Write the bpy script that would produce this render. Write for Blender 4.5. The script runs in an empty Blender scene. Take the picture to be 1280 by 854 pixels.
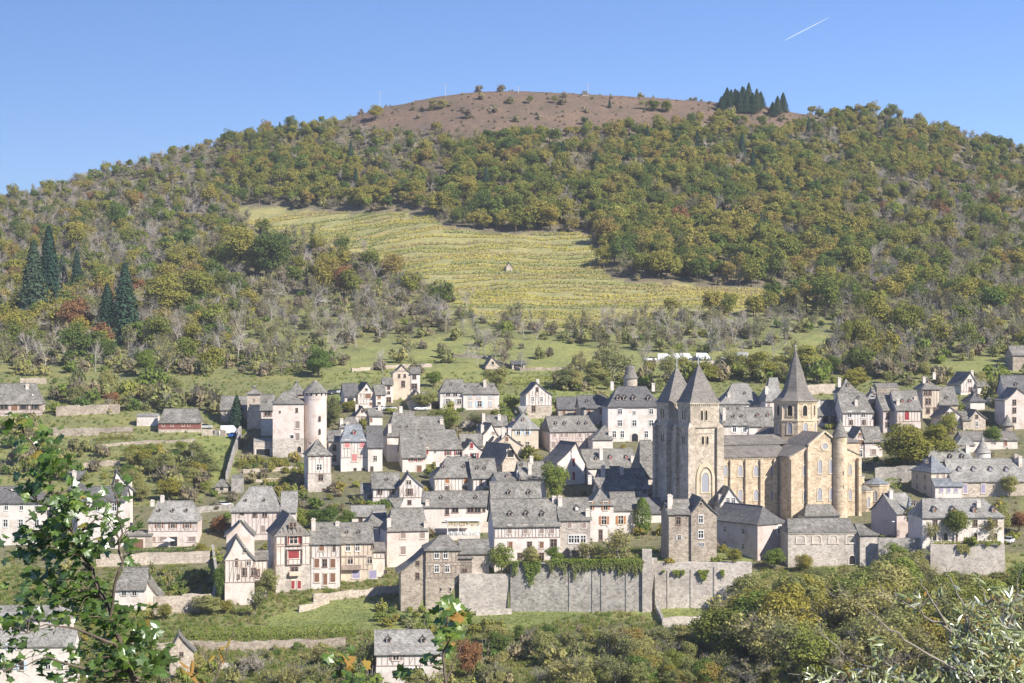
import bpy, bmesh, math, random
import numpy as np
from mathutils import Vector, noise
from bisect import bisect_right

R = math.radians
random.seed(7)
scn = bpy.context.scene
col = scn.collection

# ------------------------------------------------------------------ camera
F = 2388.0                     # focal length in pixels of the 1280 px wide photograph (30 degrees across)
cam = bpy.data.objects.new('camera', bpy.data.cameras.new('camera'))
col.objects.link(cam)
cam.data.sensor_width = 36.0
cam.data.lens = 36.0 * F / 1280.0
cam.data.clip_start = 0.5
cam.data.clip_end = 40000
cam.rotation_euler = (R(90), 0, 0)
scn.camera = cam

# ------------------------------------------------------------------ sky, sun, exposure
SUN_EL, SUN_AZ = 36.0, 50.0    # elevation; azimuth to the right of straight behind the camera
sd = Vector((math.sin(R(SUN_AZ)) * math.cos(R(SUN_EL)), -math.cos(R(SUN_AZ)) * math.cos(R(SUN_EL)), math.sin(R(SUN_EL))))
w = bpy.data.worlds.new('World'); scn.world = w; w.use_nodes = True
nt = w.node_tree
bg = nt.nodes['Background']
sky = nt.nodes.new('ShaderNodeTexSky'); sky.sky_type = 'NISHITA'; sky.sun_disc = False
sky.sun_elevation = R(SUN_EL); sky.sun_rotation = R(180 + SUN_AZ)
sky.altitude = 1200; sky.air_density = 1.0; sky.dust_density = 0.15; sky.ozone_density = 3.0
sky_tint = nt.nodes.new('ShaderNodeMix'); sky_tint.data_type = 'RGBA'; sky_tint.blend_type = 'MULTIPLY'; sky_tint.inputs[0].default_value = 1.0
sky_tint.inputs[7].default_value = (0.80, 0.93, 1.28, 1)
nt.links.new(sky.outputs[0], sky_tint.inputs[6]); nt.links.new(sky_tint.outputs[2], bg.inputs[0])
bg.inputs[1].default_value = 0.065
sun = bpy.data.objects.new('sun', bpy.data.lights.new('sun', 'SUN')); col.objects.link(sun)
sun.data.energy = 5.0; sun.data.angle = R(0.53); sun.data.color = (1.0, 0.95, 0.87)
sun.rotation_euler = sd.to_track_quat('Z', 'Y').to_euler()
scn.view_settings.view_transform = 'Standard'; scn.view_settings.look = 'None'
scn.view_settings.exposure = 0.78; scn.view_settings.gamma = 1.0
scn.view_settings.use_curve_mapping = False
scn.cycles.max_bounces = 6; scn.cycles.diffuse_bounces = 3; scn.cycles.transparent_max_bounces = 8
scn.cycles.volume_bounces = 0

# ------------------------------------------------------------------ small helpers
def tag(o, label=None, cat=None, group=None, kind=None):
    if label: o['label'] = label
    if cat: o['category'] = cat
    if group: o['group'] = group
    if kind: o['kind'] = kind
    return o
def link(name, data, parent=None, mat=None):
    o = bpy.data.objects.new(name, data); col.objects.link(o)
    if parent: o.parent = parent
    if mat is not None and data is not None and len(data.materials) == 0: data.materials.append(mat)
    return o
def empty(name, loc=(0, 0, 0), rz=0.0):
    o = link(name, None); o.location = loc; o.rotation_euler = (0, 0, rz); o.empty_display_size = 0.3
    return o
def mesh(name, v, f, mats=(), mi=None, smooth=False):
    m = bpy.data.meshes.new(name)
    m.from_pydata([tuple(p) for p in v], [], [tuple(q) for q in f])
    for a in mats: m.materials.append(a)
    if mi is not None: m.polygons.foreach_set('material_index', np.array(mi, dtype=np.int32))
    if smooth: m.polygons.foreach_set('use_smooth', np.ones(len(m.polygons), dtype=bool))
    m.update()
    return m
def fixn(m):
    b = bmesh.new(); b.from_mesh(m); bmesh.ops.recalc_face_normals(b, faces=b.faces); b.to_mesh(m); b.free()
    return m
class MB:
    """collects shapes into one mesh"""
    def __init__(s): s.v = []; s.f = []; s.m = []
    def add(s, v, f, mi=0):
        n = len(s.v); s.v += [tuple(p) for p in v]; s.f += [tuple(i + n for i in q) for q in f]; s.m += [mi] * len(f)
        return s
    def box(s, x0, x1, y0, y1, z0, z1, mi=0):
        return s.add([(x0,y0,z0),(x1,y0,z0),(x1,y1,z0),(x0,y1,z0),(x0,y0,z1),(x1,y0,z1),(x1,y1,z1),(x0,y1,z1)],
              [(0,3,2,1),(4,5,6,7),(0,1,5,4),(1,2,6,5),(2,3,7,6),(3,0,4,7)], mi)
    def bar(s, a, b, wd, th, mi=0, up=Vector((0, -1, 0))):
        a = Vector(a); b = Vector(b); t = (b - a).normalized(); n = up; q = t.cross(n).normalized() * wd / 2; n = n * th
        return s.add([a-q, a+q, b+q, b-q, a-q+n, a+q+n, b+q+n, b-q+n],
              [(0,1,2,3),(7,6,5,4),(0,4,5,1),(1,5,6,2),(2,6,7,3),(3,7,4,0)], mi)
    def tube(s, pts, rad, n=6, mi=0):
        pts = [Vector(p) for p in pts]; base = len(s.v); prev = None
        for i, p in enumerate(pts):
            t = (pts[min(i+1, len(pts)-1)] - pts[max(i-1, 0)]).normalized()
            a = t.cross(Vector((0.31, 0.95, 0.05))).normalized(); b = t.cross(a)
            for k in range(n):
                q = 2 * math.pi * k / n
                s.v.append(tuple(p + (a * math.cos(q) + b * math.sin(q)) * rad[i]))
        for i in range(len(pts) - 1):
            for k in range(n):
                s.f.append((base+i*n+k, base+i*n+(k+1) % n, base+(i+1)*n+(k+1) % n, base+(i+1)*n+k)); s.m.append(mi)
        return s
    def lathe(s, prof, n=16, mi=0, c=(0, 0), a0=0.0, a1=2*math.pi):
        base = len(s.v); full = abs(a1 - a0 - 2*math.pi) < 1e-6; m = n if full else n + 1
        for r, z in prof:
            for k in range(m):
                q = a0 + (a1 - a0) * k / n
                s.v.append((c[0] + r*math.cos(q), c[1] + r*math.sin(q), z))
        for i in range(len(prof) - 1):
            for k in range(n):
                s.f.append((base+i*m+k, base+i*m+(k+1) % m, base+(i+1)*m+(k+1) % m, base+(i+1)*m+k)); s.m.append(mi)
        return s
    def mesh(s, name, *mats, smooth=False, fix=True):
        m = mesh(name, s.v, s.f, mats, s.m, smooth)
        return fixn(m) if fix else m
    def build(s, name, mat, parent=None, **k):
        return link(name, s.mesh(name, *(mat if isinstance(mat, (tuple, list)) else (mat,)), **k), parent)
# ------------------------------------------------------------------ materials
def newmat(name):
    m = bpy.data.materials.new(name); m.use_nodes = True
    n = m.node_tree.nodes; b = n['Principled BSDF']; b.inputs['Roughness'].default_value = 0.9
    b.inputs['Specular IOR Level'].default_value = 0.25
    return m, m.node_tree, b
def node(t, typ, **k):
    n = t.nodes.new(typ)
    for a, v in k.items():
        if a.startswith('_'): n.inputs[a[1:].replace('_', ' ')].default_value = v
        else: setattr(n, a, v)
    return n
def ramp(t, src, stops):
    r = t.nodes.new('ShaderNodeValToRGB'); t.links.new(src, r.inputs[0])
    e = r.color_ramp.elements
    while len(e) < len(stops): e.new(0.5)
    for i, (p, c) in enumerate(stops):
        e[i].position = p; e[i].color = (*c, 1) if len(c) == 3 else c
    return r
def mixc(t, fac, a, b, mode='MIX'):
    m = t.nodes.new('ShaderNodeMix'); m.data_type = 'RGBA'; m.blend_type = mode
    for i, s in ((0, fac), (6, a), (7, b)):
        if hasattr(s, 'is_output'): t.links.new(s, m.inputs[i])
        else: m.inputs[i].default_value = s if i == 0 else (*s, 1)
    return m.outputs[2]
def bump(t, b, h, dist, st=0.6):
    n = node(t, 'ShaderNodeBump'); n.inputs['Distance'].default_value = dist; n.inputs['Strength'].default_value = st
    t.links.new(h, n.inputs['Height']); t.links.new(n.outputs[0], b.inputs['Normal'])
def noise_tex(t, vec, scale, detail=4, rough=0.6):
    n = node(t, 'ShaderNodeTexNoise'); n.inputs['Scale'].default_value = scale
    n.inputs['Detail'].default_value = detail; n.inputs['Roughness'].default_value = rough
    if vec is not None: t.links.new(vec, n.inputs['Vector'])
    return n
def objrand(t):
    return node(t, 'ShaderNodeObjectInfo').outputs['Random']
def objvec(t):
    """object coordinates shifted by the object's own random value, so no two objects share a pattern"""
    c = node(t, 'ShaderNodeTexCoord'); a = node(t, 'ShaderNodeVectorMath', operation='ADD')
    k = node(t, 'ShaderNodeMath', operation='MULTIPLY'); k.inputs[1].default_value = 137.0
    t.links.new(objrand(t), k.inputs[0]); t.links.new(c.outputs['Object'], a.inputs[0]); t.links.new(k.outputs[0], a.inputs[1])
    return a.outputs[0]
def stucco(name, c, dirt=0.35):
    m, t, b = newmat(name); v = objvec(t)
    n1 = noise_tex(t, v, 0.35, 5, 0.65); n2 = noise_tex(t, v, 2.2, 6, 0.7)
    d = tuple(x * y for x, y in zip(c, (0.78, 0.72, 0.66))); l = tuple(min(0.85, x * 1.07) for x in c)
    r1 = ramp(t, n1.outputs[0], [(0.32, d), (0.5, c), (0.7, l)])
    mp = node(t, 'ShaderNodeMapping'); mp.inputs['Scale'].default_value = (1.6, 1.6, 0.16); t.links.new(v, mp.inputs[0])
    n3 = noise_tex(t, mp.outputs[0], 1.0, 4, 0.7)
    st = ramp(t, n3.outputs[0], [(0.5, (0, 0, 0)), (0.78, (dirt,) * 3)])
    o = mixc(t, st.outputs[0], r1.outputs[0], tuple(x * 0.55 for x in c))
    r2 = ramp(t, n2.outputs[0], [(0.3, (0.84,) * 3), (0.7, (1.08,) * 3)])
    t.links.new(mixc(t, 1.0, o, r2.outputs[0], 'MULTIPLY'), b.inputs['Base Color'])
    bump(t, b, n2.outputs[0], 0.05, 0.5)
    return m
def masonry(name, cols, scale=1.0, mortar=(0.42, 0.38, 0.33), contrast=1.0, stain=0.5):
    """coursed rubble: brick courses on the wall's own (x+y, z), jittered, each stone its own tint"""
    m, t, b = newmat(name); v = objvec(t)
    c = node(t, 'ShaderNodeSeparateXYZ'); t.links.new(v, c.inputs[0])
    a = node(t, 'ShaderNodeMath', operation='ADD'); t.links.new(c.outputs[0], a.inputs[0]); t.links.new(c.outputs[1], a.inputs[1])
    cb = node(t, 'ShaderNodeCombineXYZ'); t.links.new(a.outputs[0], cb.inputs[0]); t.links.new(c.outputs[2], cb.inputs[1])
    nd = noise_tex(t, v, 1.3, 3); nm = node(t, 'ShaderNodeVectorMath', operation='SCALE'); nm.inputs['Scale'].default_value = 0.25
    t.links.new(nd.outputs[1], nm.inputs[0])
    ad = node(t, 'ShaderNodeVectorMath', operation='ADD'); t.links.new(cb.outputs[0], ad.inputs[0]); t.links.new(nm.outputs[0], ad.inputs[1])
    br = node(t, 'ShaderNodeTexBrick'); t.links.new(ad.outputs[0], br.inputs['Vector'])
    br.inputs['Scale'].default_value = 1.0 / scale; br.inputs['Mortar Size'].default_value = 0.018
    br.inputs['Brick Width'].default_value = 0.62; br.inputs['Row Height'].default_value = 0.3
    br.inputs['Color1'].default_value = (0, 0, 0, 1); br.inputs['Color2'].default_value = (1, 1, 1, 1); br.inputs['Mortar'].default_value = (0.5, 0.5, 0.5, 1)
    vo = node(t, 'ShaderNodeTexVoronoi'); vo.inputs['Scale'].default_value = 1.7 / scale; t.links.new(v, vo.inputs['Vector'])
    cs = node(t, 'ShaderNodeSeparateColor'); t.links.new(vo.outputs['Color'], cs.inputs[0])
    av = node(t, 'ShaderNodeMix'); av.inputs[0].default_value = 0.5
    bs = node(t, 'ShaderNodeSeparateColor'); t.links.new(br.outputs['Color'], bs.inputs[0])
    t.links.new(bs.outputs[0], av.inputs[2]); t.links.new(cs.outputs[0], av.inputs[3])
    r1 = ramp(t, av.outputs[0], [(0.1, cols[0]), (0.5, cols[1]), (0.9, cols[2])])
    o = mixc(t, br.outputs['Fac'], r1.outputs[0], mortar)
    n1 = noise_tex(t, v, 0.16, 5, 0.7)
    st = ramp(t, n1.outputs[0], [(0.42, (0, 0, 0)), (0.7, (stain,) * 3)])
    o = mixc(t, st.outputs[0], o, tuple(x * 0.5 for x in cols[0]))
    n2 = noise_tex(t, v, 3.0, 5, 0.75)
    r2 = ramp(t, n2.outputs[0], [(0.3, (1 - 0.3 * contrast,) * 3), (0.7, (1 + 0.15 * contrast,) * 3)])
    t.links.new(mixc(t, 1.0, o, r2.outputs[0], 'MULTIPLY'), b.inputs['Base Color'])
    bump(t, b, mixc(t, 0.5, r2.outputs[0], br.outputs['Color']), 0.08, 0.5)
    return m
def slate(name, dark, light, lichen=0.35):
    m, t, b = newmat(name); v = objvec(t)
    c = node(t, 'ShaderNodeSeparateXYZ'); t.links.new(v, c.inputs[0])
    a = node(t, 'ShaderNodeMath', operation='ADD'); t.links.new(c.outputs[0], a.inputs[0]); t.links.new(c.outputs[1], a.inputs[1])
    cb = node(t, 'ShaderNodeCombineXYZ'); t.links.new(a.outputs[0], cb.inputs[0]); t.links.new(c.outputs[2], cb.inputs[1])
    br = node(t, 'ShaderNodeTexBrick'); t.links.new(cb.outputs[0], br.inputs['Vector'])
    br.inputs['Scale'].default_value = 1.6; br.inputs['Mortar Size'].default_value = 0.03
    br.inputs['Brick Width'].default_value = 0.55; br.inputs['Row Height'].default_value = 0.4
    br.inputs['Color1'].default_value = (0, 0, 0, 1); br.inputs['Color2'].default_value = (1, 1, 1, 1); br.inputs['Mortar'].default_value = (0, 0, 0, 1)
    n0 = noise_tex(t, v, 3.2, 4, 0.7); bs = node(t, 'ShaderNodeSeparateColor'); t.links.new(br.outputs['Color'], bs.inputs[0])
    av = node(t, 'ShaderNodeMix'); av.inputs[0].default_value = 0.55
    t.links.new(bs.outputs[0], av.inputs[2]); t.links.new(n0.outputs[0], av.inputs[3])
    r1 = ramp(t, av.outputs[0], [(0.25, dark), (0.68, light)])
    n1 = noise_tex(t, v, 0.45, 6, 0.75)
    li = ramp(t, n1.outputs[0], [(0.5, (0, 0, 0)), (0.68, (lichen,) * 3)])
    o = mixc(t, li.outputs[0], r1.outputs[0], tuple(min(0.5, x * 1.5 + 0.03) for x in light))
    n2 = noise_tex(t, v, 0.2, 4, 0.6)
    dk = ramp(t, n2.outputs[0], [(0.3, (0.72, 0.72, 0.7)), (0.65, (1.08, 1.06, 1.04))])
    t.links.new(mixc(t, 1.0, o, dk.outputs[0], 'MULTIPLY'), b.inputs['Base Color'])
    b.inputs['Roughness'].default_value = 0.75
    bump(t, b, av.outputs[0], 0.06, 0.7)
    return m
def plain(name, c, rough=0.8, var=0.18, sc=2.0, metal=0.0):
    m, t, b = newmat(name); v = objvec(t); n = noise_tex(t, v, sc, 4, 0.65)
    r = ramp(t, n.outputs[0], [(0.3, tuple(x * (1 - var) for x in c)), (0.7, tuple(min(1, x * (1 + var)) for x in c))])
    t.links.new(r.outputs[0], b.inputs['Base Color']); b.inputs['Roughness'].default_value = rough; b.inputs['Metallic'].default_value = metal
    return m
def foliage(name, stops, trans=0.38, spread=0.35, stretch=None, gloss=0.0):
    """leaf colour: one tint per tree (its own random value) plus clump-sized variation"""
    m, t, b = newmat(name); t.nodes.remove(b); out = t.nodes['Material Output']
    c = node(t, 'ShaderNodeTexCoord'); n = noise_tex(t, c.outputs['Object'], 0.55, 4, 0.7)
    if stretch:
        mp = node(t, 'ShaderNodeMapping'); mp.inputs['Scale'].default_value = stretch; t.links.new(c.outputs['Object'], mp.inputs[0]); t.links.new(mp.outputs[0], n.inputs['Vector'])
    a = node(t, 'ShaderNodeMath', operation='SUBTRACT'); a.inputs[1].default_value = 0.5; t.links.new(n.outputs[0], a.inputs[0])
    k = node(t, 'ShaderNodeMath', operation='MULTIPLY_ADD'); k.inputs[1].default_value = spread * 2.2
    t.links.new(a.outputs[0], k.inputs[0])
    if stretch: k.inputs[2].default_value = 0.5
    else: t.links.new(objrand(t), k.inputs[2])
    r = ramp(t, k.outputs[0], stops)
    gi = node(t, 'ShaderNodeNewGeometry'); rr = ramp(t, gi.outputs['Random Per Island'], [(0.0, (0.7,) * 3), (1.0, (1.25,) * 3)])
    o = mixc(t, 1.0, r.outputs[0], rr.outputs[0], 'MULTIPLY')
    d = node(t, 'ShaderNodeBsdfDiffuse'); tr = node(t, 'ShaderNodeBsdfTranslucent'); mx = node(t, 'ShaderNodeMixShader'); mx.inputs[0].default_value = trans
    t.links.new(o, d.inputs[0]); t.links.new(o, tr.inputs[0]); t.links.new(d.outputs[0], mx.inputs[1]); t.links.new(tr.outputs[0], mx.inputs[2])
    if gloss:
        gl = node(t, 'ShaderNodeBsdfGlossy'); gl.inputs['Roughness'].default_value = 0.35; gl.inputs['Color'].default_value = (.8, .85, .8, 1); m2 = node(t, 'ShaderNodeMixShader'); m2.inputs[0].default_value = gloss
        t.links.new(mx.outputs[0], m2.inputs[1]); t.links.new(gl.outputs[0], m2.inputs[2]); mx = m2
    t.links.new(mx.outputs[0], out.inputs[0])
    return m

M = {}
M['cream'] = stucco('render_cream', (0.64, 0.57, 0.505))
M['white'] = stucco('render_white', (0.65, 0.59, 0.54), 0.4)
M['pink'] = stucco('render_pink', (0.63, 0.54, 0.485))
M['ochre'] = stucco('render_ochre', (0.58, 0.49, 0.385))
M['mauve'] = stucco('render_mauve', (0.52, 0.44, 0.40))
M['tan'] = masonry('rubble_tan', [(0.34, 0.27, 0.21), (0.50, 0.42, 0.34), (0.62, 0.54, 0.45)], 0.8, (0.52, 0.45, 0.37), 0.8, 0.35)
M['stone'] = masonry('rubble_brown', [(0.26, 0.205, 0.16), (0.41, 0.34, 0.27), (0.53, 0.455, 0.37)], 0.9, (0.42, 0.36, 0.29))
M['greystone'] = masonry('rubble_grey', [(0.22, 0.20, 0.18), (0.37, 0.34, 0.30), (0.50, 0.46, 0.41)], 1.0, (0.36, 0.33, 0.29))
M['palestone'] = masonry('rubble_pale', [(0.36, 0.31, 0.27), (0.53, 0.465, 0.405), (0.64, 0.58, 0.51)], 0.9, (0.55, 0.49, 0.42), 0.9, 0.6)
M['church'] = masonry('ashlar_yellow', [(0.40, 0.30, 0.20), (0.58, 0.46, 0.315), (0.68, 0.57, 0.43)], 1.15, (0.54, 0.45, 0.33), 0.8, 0.6)
M['churchgrey'] = masonry('ashlar_grey', [(0.34, 0.28, 0.215), (0.52, 0.44, 0.345), (0.63, 0.55, 0.45)], 1.15, (0.47, 0.40, 0.32), 0.9, 0.6)
M['churchtrim'] = masonry('ashlar_trim', [(0.52, 0.42, 0.29), (0.62, 0.51, 0.36), (0.70, 0.59, 0.44)], 0.9, (0.55, 0.45, 0.33), 0.6, 0.2)
M['slate'] = slate('stone_slate', (0.105, 0.098, 0.088), (0.265, 0.25, 0.225), 0.5)
M['slatelight'] = slate('stone_slate_pale', (0.16, 0.152, 0.14), (0.34, 0.325, 0.30), 0.5)
M['slatedark'] = slate('slate_dark', (0.08, 0.077, 0.078), (0.17, 0.165, 0.165), 0.2)
M['slatebrown'] = slate('slate_brown', (0.125, 0.112, 0.102), (0.25, 0.228, 0.205), 0.25)
M['slateblue'] = slate('slate_blue', (0.14, 0.15, 0.165), (0.28, 0.30, 0.325), 0.2)
M['timber'] = plain('oak_timber', (0.29, 0.225, 0.19), 0.85, 0.3)
M['timberpale'] = plain('grey_timber', (0.36, 0.29, 0.25), 0.85, 0.2)
M['brown'] = plain('brown_paint', (0.20, 0.105, 0.065), 0.6)
M['orange'] = plain('orange_paint', (0.36, 0.15, 0.06), 0.6)
M['red'] = plain('red_paint', (0.26, 0.04, 0.045), 0.55)
M['rose'] = plain('rose_paint', (0.50, 0.20, 0.19), 0.6)
M['taupe'] = plain('taupe_paint', (0.26, 0.20, 0.18), 0.7)
M['grey'] = plain('grey_paint', (0.42, 0.43, 0.44), 0.6)
M['blue'] = plain('blue_paint', (0.42, 0.55, 0.68), 0.6)
M['violet'] = plain('violet_paint', (0.30, 0.27, 0.38), 0.6)
M['bluegarage'] = plain('dark_blue_paint', (0.05, 0.1, 0.25), 0.4)
M['frame'] = plain('window_surround', (0.60, 0.52, 0.44), 0.8)
M['woodframe'] = plain('window_wood', (0.25, 0.17, 0.13), 0.7)
M['whiteframe'] = plain('white_frame', (0.75, 0.73, 0.70), 0.6, 0.06)
M['rust'] = plain('rust_cladding', (0.22, 0.085, 0.07), 0.75, 0.35)
M['whitepaint'] = plain('white_paint', (0.78, 0.78, 0.77), 0.35, 0.03)
M['bark'] = plain('bark_brown', (0.13, 0.10, 0.08), 0.95, 0.35, 3.0)
M['barkgrey'] = plain('bark_grey', (0.33, 0.295, 0.26), 0.95, 0.2, 3.0)
M['twig'] = plain('twig_grey', (0.25, 0.215, 0.19), 0.95, 0.3, 1.0)
M['soil'] = plain('earth', (0.20, 0.15, 0.11), 0.95, 0.3, 1.0)
m, t, b = newmat('window_glass'); b.inputs['Base Color'].default_value = (0.03, 0.032, 0.036, 1); b.inputs['Roughness'].default_value = 0.12; b.inputs['Specular IOR Level'].default_value = 0.5; M['glass'] = m
m, t, b = newmat('leaded_glass'); b.inputs['Base Color'].default_value = (0.30, 0.30, 0.33, 1); b.inputs['Roughness'].default_value = 0.3; M['leaded'] = m
m, t, b = newmat('dark_interior'); b.inputs['Base Color'].default_value = (0.02, 0.018, 0.017, 1); M['dark'] = m
m, t, b = newmat('rubber'); b.inputs['Base Color'].default_value = (0.02, 0.02, 0.02, 1); M['rubber'] = m
m, t, b = newmat('car_glass'); b.inputs['Base Color'].default_value = (0.02, 0.025, 0.03, 1); b.inputs['Roughness'].default_value = 0.08; M['carglass'] = m
def carpaint(n, c):
    m, t, b = newmat(n); b.inputs['Base Color'].default_value = (*c, 1); b.inputs['Roughness'].default_value = 0.25; b.inputs['Coat Weight'].default_value = 0.5
    M[n] = m
for n, c in (('car_white', (0.75, 0.75, 0.75)), ('car_silver', (0.42, 0.43, 0.44)), ('car_blue', (0.04, 0.16, 0.55)), ('car_dark', (0.05, 0.055, 0.07)), ('car_red', (0.35, 0.03, 0.03))): carpaint(n, c)
OAK = [(0.0, (0.105, 0.155, 0.045)), (0.2, (0.17, 0.205, 0.05)), (0.5, (0.27, 0.265, 0.06)), (0.85, (0.34, 0.30, 0.075)), (1.0, (0.33, 0.245, 0.085))]
M['oakleaf'] = foliage('oak_leaf', OAK)
M['greenleaf'] = foliage('green_leaf', [(0.0, (0.114, 0.179, 0.046)), (0.5, (0.217, 0.273, 0.059)), (1.0, (0.357, 0.346, 0.091))])
M['limeleaf'] = foliage('yellow_leaf', [(0.0, (0.21, 0.22, 0.05)), (0.5, (0.30, 0.28, 0.06)), (1.0, (0.38, 0.31, 0.075))])
M['redleaf'] = foliage('rust_leaf', [(0.0, (0.213, 0.150, 0.060)), (0.5, (0.275, 0.150, 0.076)), (1.0, (0.338, 0.180, 0.085))])
M['olive'] = foliage('olive_leaf', [(0.0, (0.216, 0.235, 0.093)), (0.5, (0.313, 0.314, 0.114)), (1.0, (0.410, 0.370, 0.145))])
M['scrubleaf'] = foliage('scrub_leaf', [(0.0, (0.177, 0.156, 0.091)), (0.35, (0.291, 0.239, 0.154)), (0.7, (0.260, 0.246, 0.102)), (1.0, (0.395, 0.322, 0.204))])
M['needle'] = foliage('conifer_needle', [(0.0, (0.027, 0.057, 0.039)), (0.5, (0.045, 0.081, 0.051)), (1.0, (0.075, 0.101, 0.060))], 0.1)
M['vineleaf'] = foliage('vine_leaf', [(0.0, (0.17, 0.22, 0.06)), (0.36, (0.25, 0.26, 0.075)), (0.5, (0.42, 0.36, 0.065)), (0.62, (0.45, 0.37, 0.085)), (0.72, (0.36, 0.27, 0.12)), (1.0, (0.26, 0.26, 0.08))], 0.3, 1.5, (.006, .22, .0))

M['grassblade'] = foliage('grass_blade', [(0.0, (0.13, 0.19, 0.04)), (0.45, (0.20, 0.24, 0.055)), (0.75, (0.29, 0.27, 0.10)), (1.0, (0.36, 0.29, 0.16))], 0.3, 0.5)
# ------------------------------------------------------------------ the lie of the land
# rows: distance from the camera, and the photograph row (427 = horizon) at which open ground stands there
DN = [330, 370, 400, 430, 460, 500, 540, 580, 620, 660, 700, 760, 820, 900, 1000, 1080, 1150]
VN = [862, 806, 764, 714, 662, 608, 555, 510, 478, 455, 432, 395, 350, 290, 215, 165, 115]
ZN = [(427 - v) / F * d for d, v in zip(DN, VN)]
NEAR_D = [0, 3, 10, 30, 100, 200, 262, 300, 330]
NEAR_Z = [-1.6, -2.2, -7.5, -17, -46, -76, -82, -72, ZN[0]]
RU = [-3000, -1200, -400, 0, 100, 200, 300, 400, 470, 500, 560, 650, 730, 850, 950, 1000, 1060, 1130, 1200, 1280, 1500, 2300, 4200]
RV = [400, 370, 300, 250, 226, 198, 176, 156, 137, 131, 119, 114, 118, 125, 133, 142, 146, 152, 170, 192, 250, 350, 400]
def interp(xs, ys, x):
    if x <= xs[0]: return ys[0]
    if x >= xs[-1]: return ys[-1]
    i = bisect_right(xs, x) - 1; a = (x - xs[i]) / (xs[i+1] - xs[i])
    return ys[i] + (ys[i+1] - ys[i]) * a
def smooth_interp(xs, ys, x):
    """Catmull-Rom through the nodes"""
    if x <= xs[0]: return ys[0]
    if x >= xs[-1]: return ys[-1]
    i = bisect_right(xs, x) - 1
    def sl(k):
        if k <= 0: return (ys[1] - ys[0]) / (xs[1] - xs[0])
        if k >= len(xs) - 1: return (ys[-1] - ys[-2]) / (xs[-1] - xs[-2])
        return (ys[k+1] - ys[k-1]) / (xs[k+1] - xs[k-1])
    h = xs[i+1] - xs[i]; s = (x - xs[i]) / h
    return ((2*s**3 - 3*s*s + 1) * ys[i] + (s**3 - 2*s*s + s) * h * sl(i) + (-2*s**3 + 3*s*s) * ys[i+1] + (s**3 - s*s) * h * sl(i+1))
TERR = []      # terraces: (x0, x1, d0, z_top, d1) ground filled level behind a retaining wall
def gz(x, y):
    y = max(y, 0.5); u = 640 + F * x / y
    if y < 330: return smooth_interp(NEAR_D, NEAR_Z, y) + 1.2 * noise.noise((x * .02, y * .02, 3)) * min(1, y / 100)
    z = smooth_interp(DN, ZN, min(y, 1150))
    if y > 640:
        rv = smooth_interp(RU, RV, u); k = (427 - rv) / (427 - 115)
        a = min(1, (y - 640) / 180.0); a = a * a * (3 - 2 * a)
        z = z * (1 + (k - 1) * a)
        if y > 1150: z = z - (y - 1150) * 0.22 * (1 - 0.5 * min(1, (y - 1150) / 1500)) * max(0.25, k) if y < 2650 else z - 1500 * 0.11 * max(0.25, k) - (y - 2650) * 0.03
    amp = 0.35 if y < 600 else min(2.2, 0.35 + (y - 600) * 0.006) * max(0.25, min(1, (1180 - y) / 100 if y < 1180 else 0.25))
    z += amp * (noise.noise((x * .035, y * .035, 0)) + 0.5 * noise.noise((x * .1, y * .1, 5)))
    for x0, x1, d0, zt, d1, zb in TERR:
        if x0 <= x <= x1 and d0 <= y <= d1:
            z = max(z, zt + (zb - zt) * (y - d0) / (d1 - d0))
    return z
def vrow(u, d): return 427 - gz((u - 640) / F * d, d) * F / d
def depth(u, v, d0=331.0):
    """distance at which open ground shows at photograph pixel (u, v)"""
    d = d0
    while d < 1149 and vrow(u, d) > v: d += 2.0
    d -= 2.0
    for _ in range(8):
        if vrow(u, d) > v: d += 0.25
    return d
def W(u, v, d): return Vector(((u - 640) / F * d, d, (427 - v) / F * d))
def ground(u, v):
    d = depth(u, v); x = (u - 640) / F * d
    return Vector((x, d, gz(x, d)))
def terrace(u0, u1, d0, vtop, d1):
    x0 = (u0 - 640) / F * d0; x1 = (u1 - 640) / F * d0; zt = (427 - vtop) / F * d0
    zb = gz((x0 + x1) / 2, d1); TERR.append((x0, x1, d0, zt, d1, max(zb, zt)))
terrace(514, 640, 401.0, 719, 433)
terrace(636, 810, 400.0, 708, 436)
terrace(806, 938, 402.0, 706, 438)
terrace(1163, 1256, 428.0, 682, 452)
def inside(u, v, poly):
    r = False; n = len(poly); j = n - 1
    for i in range(n):
        (xi, yi), (xj, yj) = poly[i], poly[j]
        if (yi > v) != (yj > v) and u < (xj - xi) * (v - yi) / (yj - yi) + xi: r = not r
        j = i
    return r
VINE = [(296, 258), (420, 266), (540, 268), (552, 285), (620, 293), (742, 293), (750, 335), (770, 353), (900, 362), (1035, 362), (1030, 378), (900, 395), (800, 404), (700, 414), (612, 408), (580, 388), (535, 352), (440, 318), (370, 302), (315, 290)]
HEATH = [(455, 130), (560, 100), (650, 95), (760, 100), (850, 105), (1012, 120), (1012, 158), (985, 166), (900, 152), (830, 160), (700, 172), (610, 172), (500, 165), (400, 158)]
MEADOW = [(395, 480), (430, 440), (470, 432), (600, 422), (700, 425), (760, 436), (830, 442), (960, 438), (1040, 408), (1090, 412), (1060, 440), (960, 456), (820, 480), (700, 492), (600, 478), (500, 470), (450, 480)]
LAWN = [(330, 775), (400, 748), (520, 752), (560, 768), (640, 764), (760, 752), (930, 742), (930, 770), (820, 776), (760, 760), (700, 775), (640, 790), (500, 790), (340, 790)]
TERRLAWN = [(812, 692), (936, 692), (936, 708), (812, 708)]
GARDEN = [(235, 545), (296, 540), (296, 590), (262, 606), (250, 580)]
UPPER = [(400, 480), (560, 478), (700, 492), (830, 480), (830, 500), (700, 540), (590, 500), (480, 500), (420, 500)]
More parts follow.
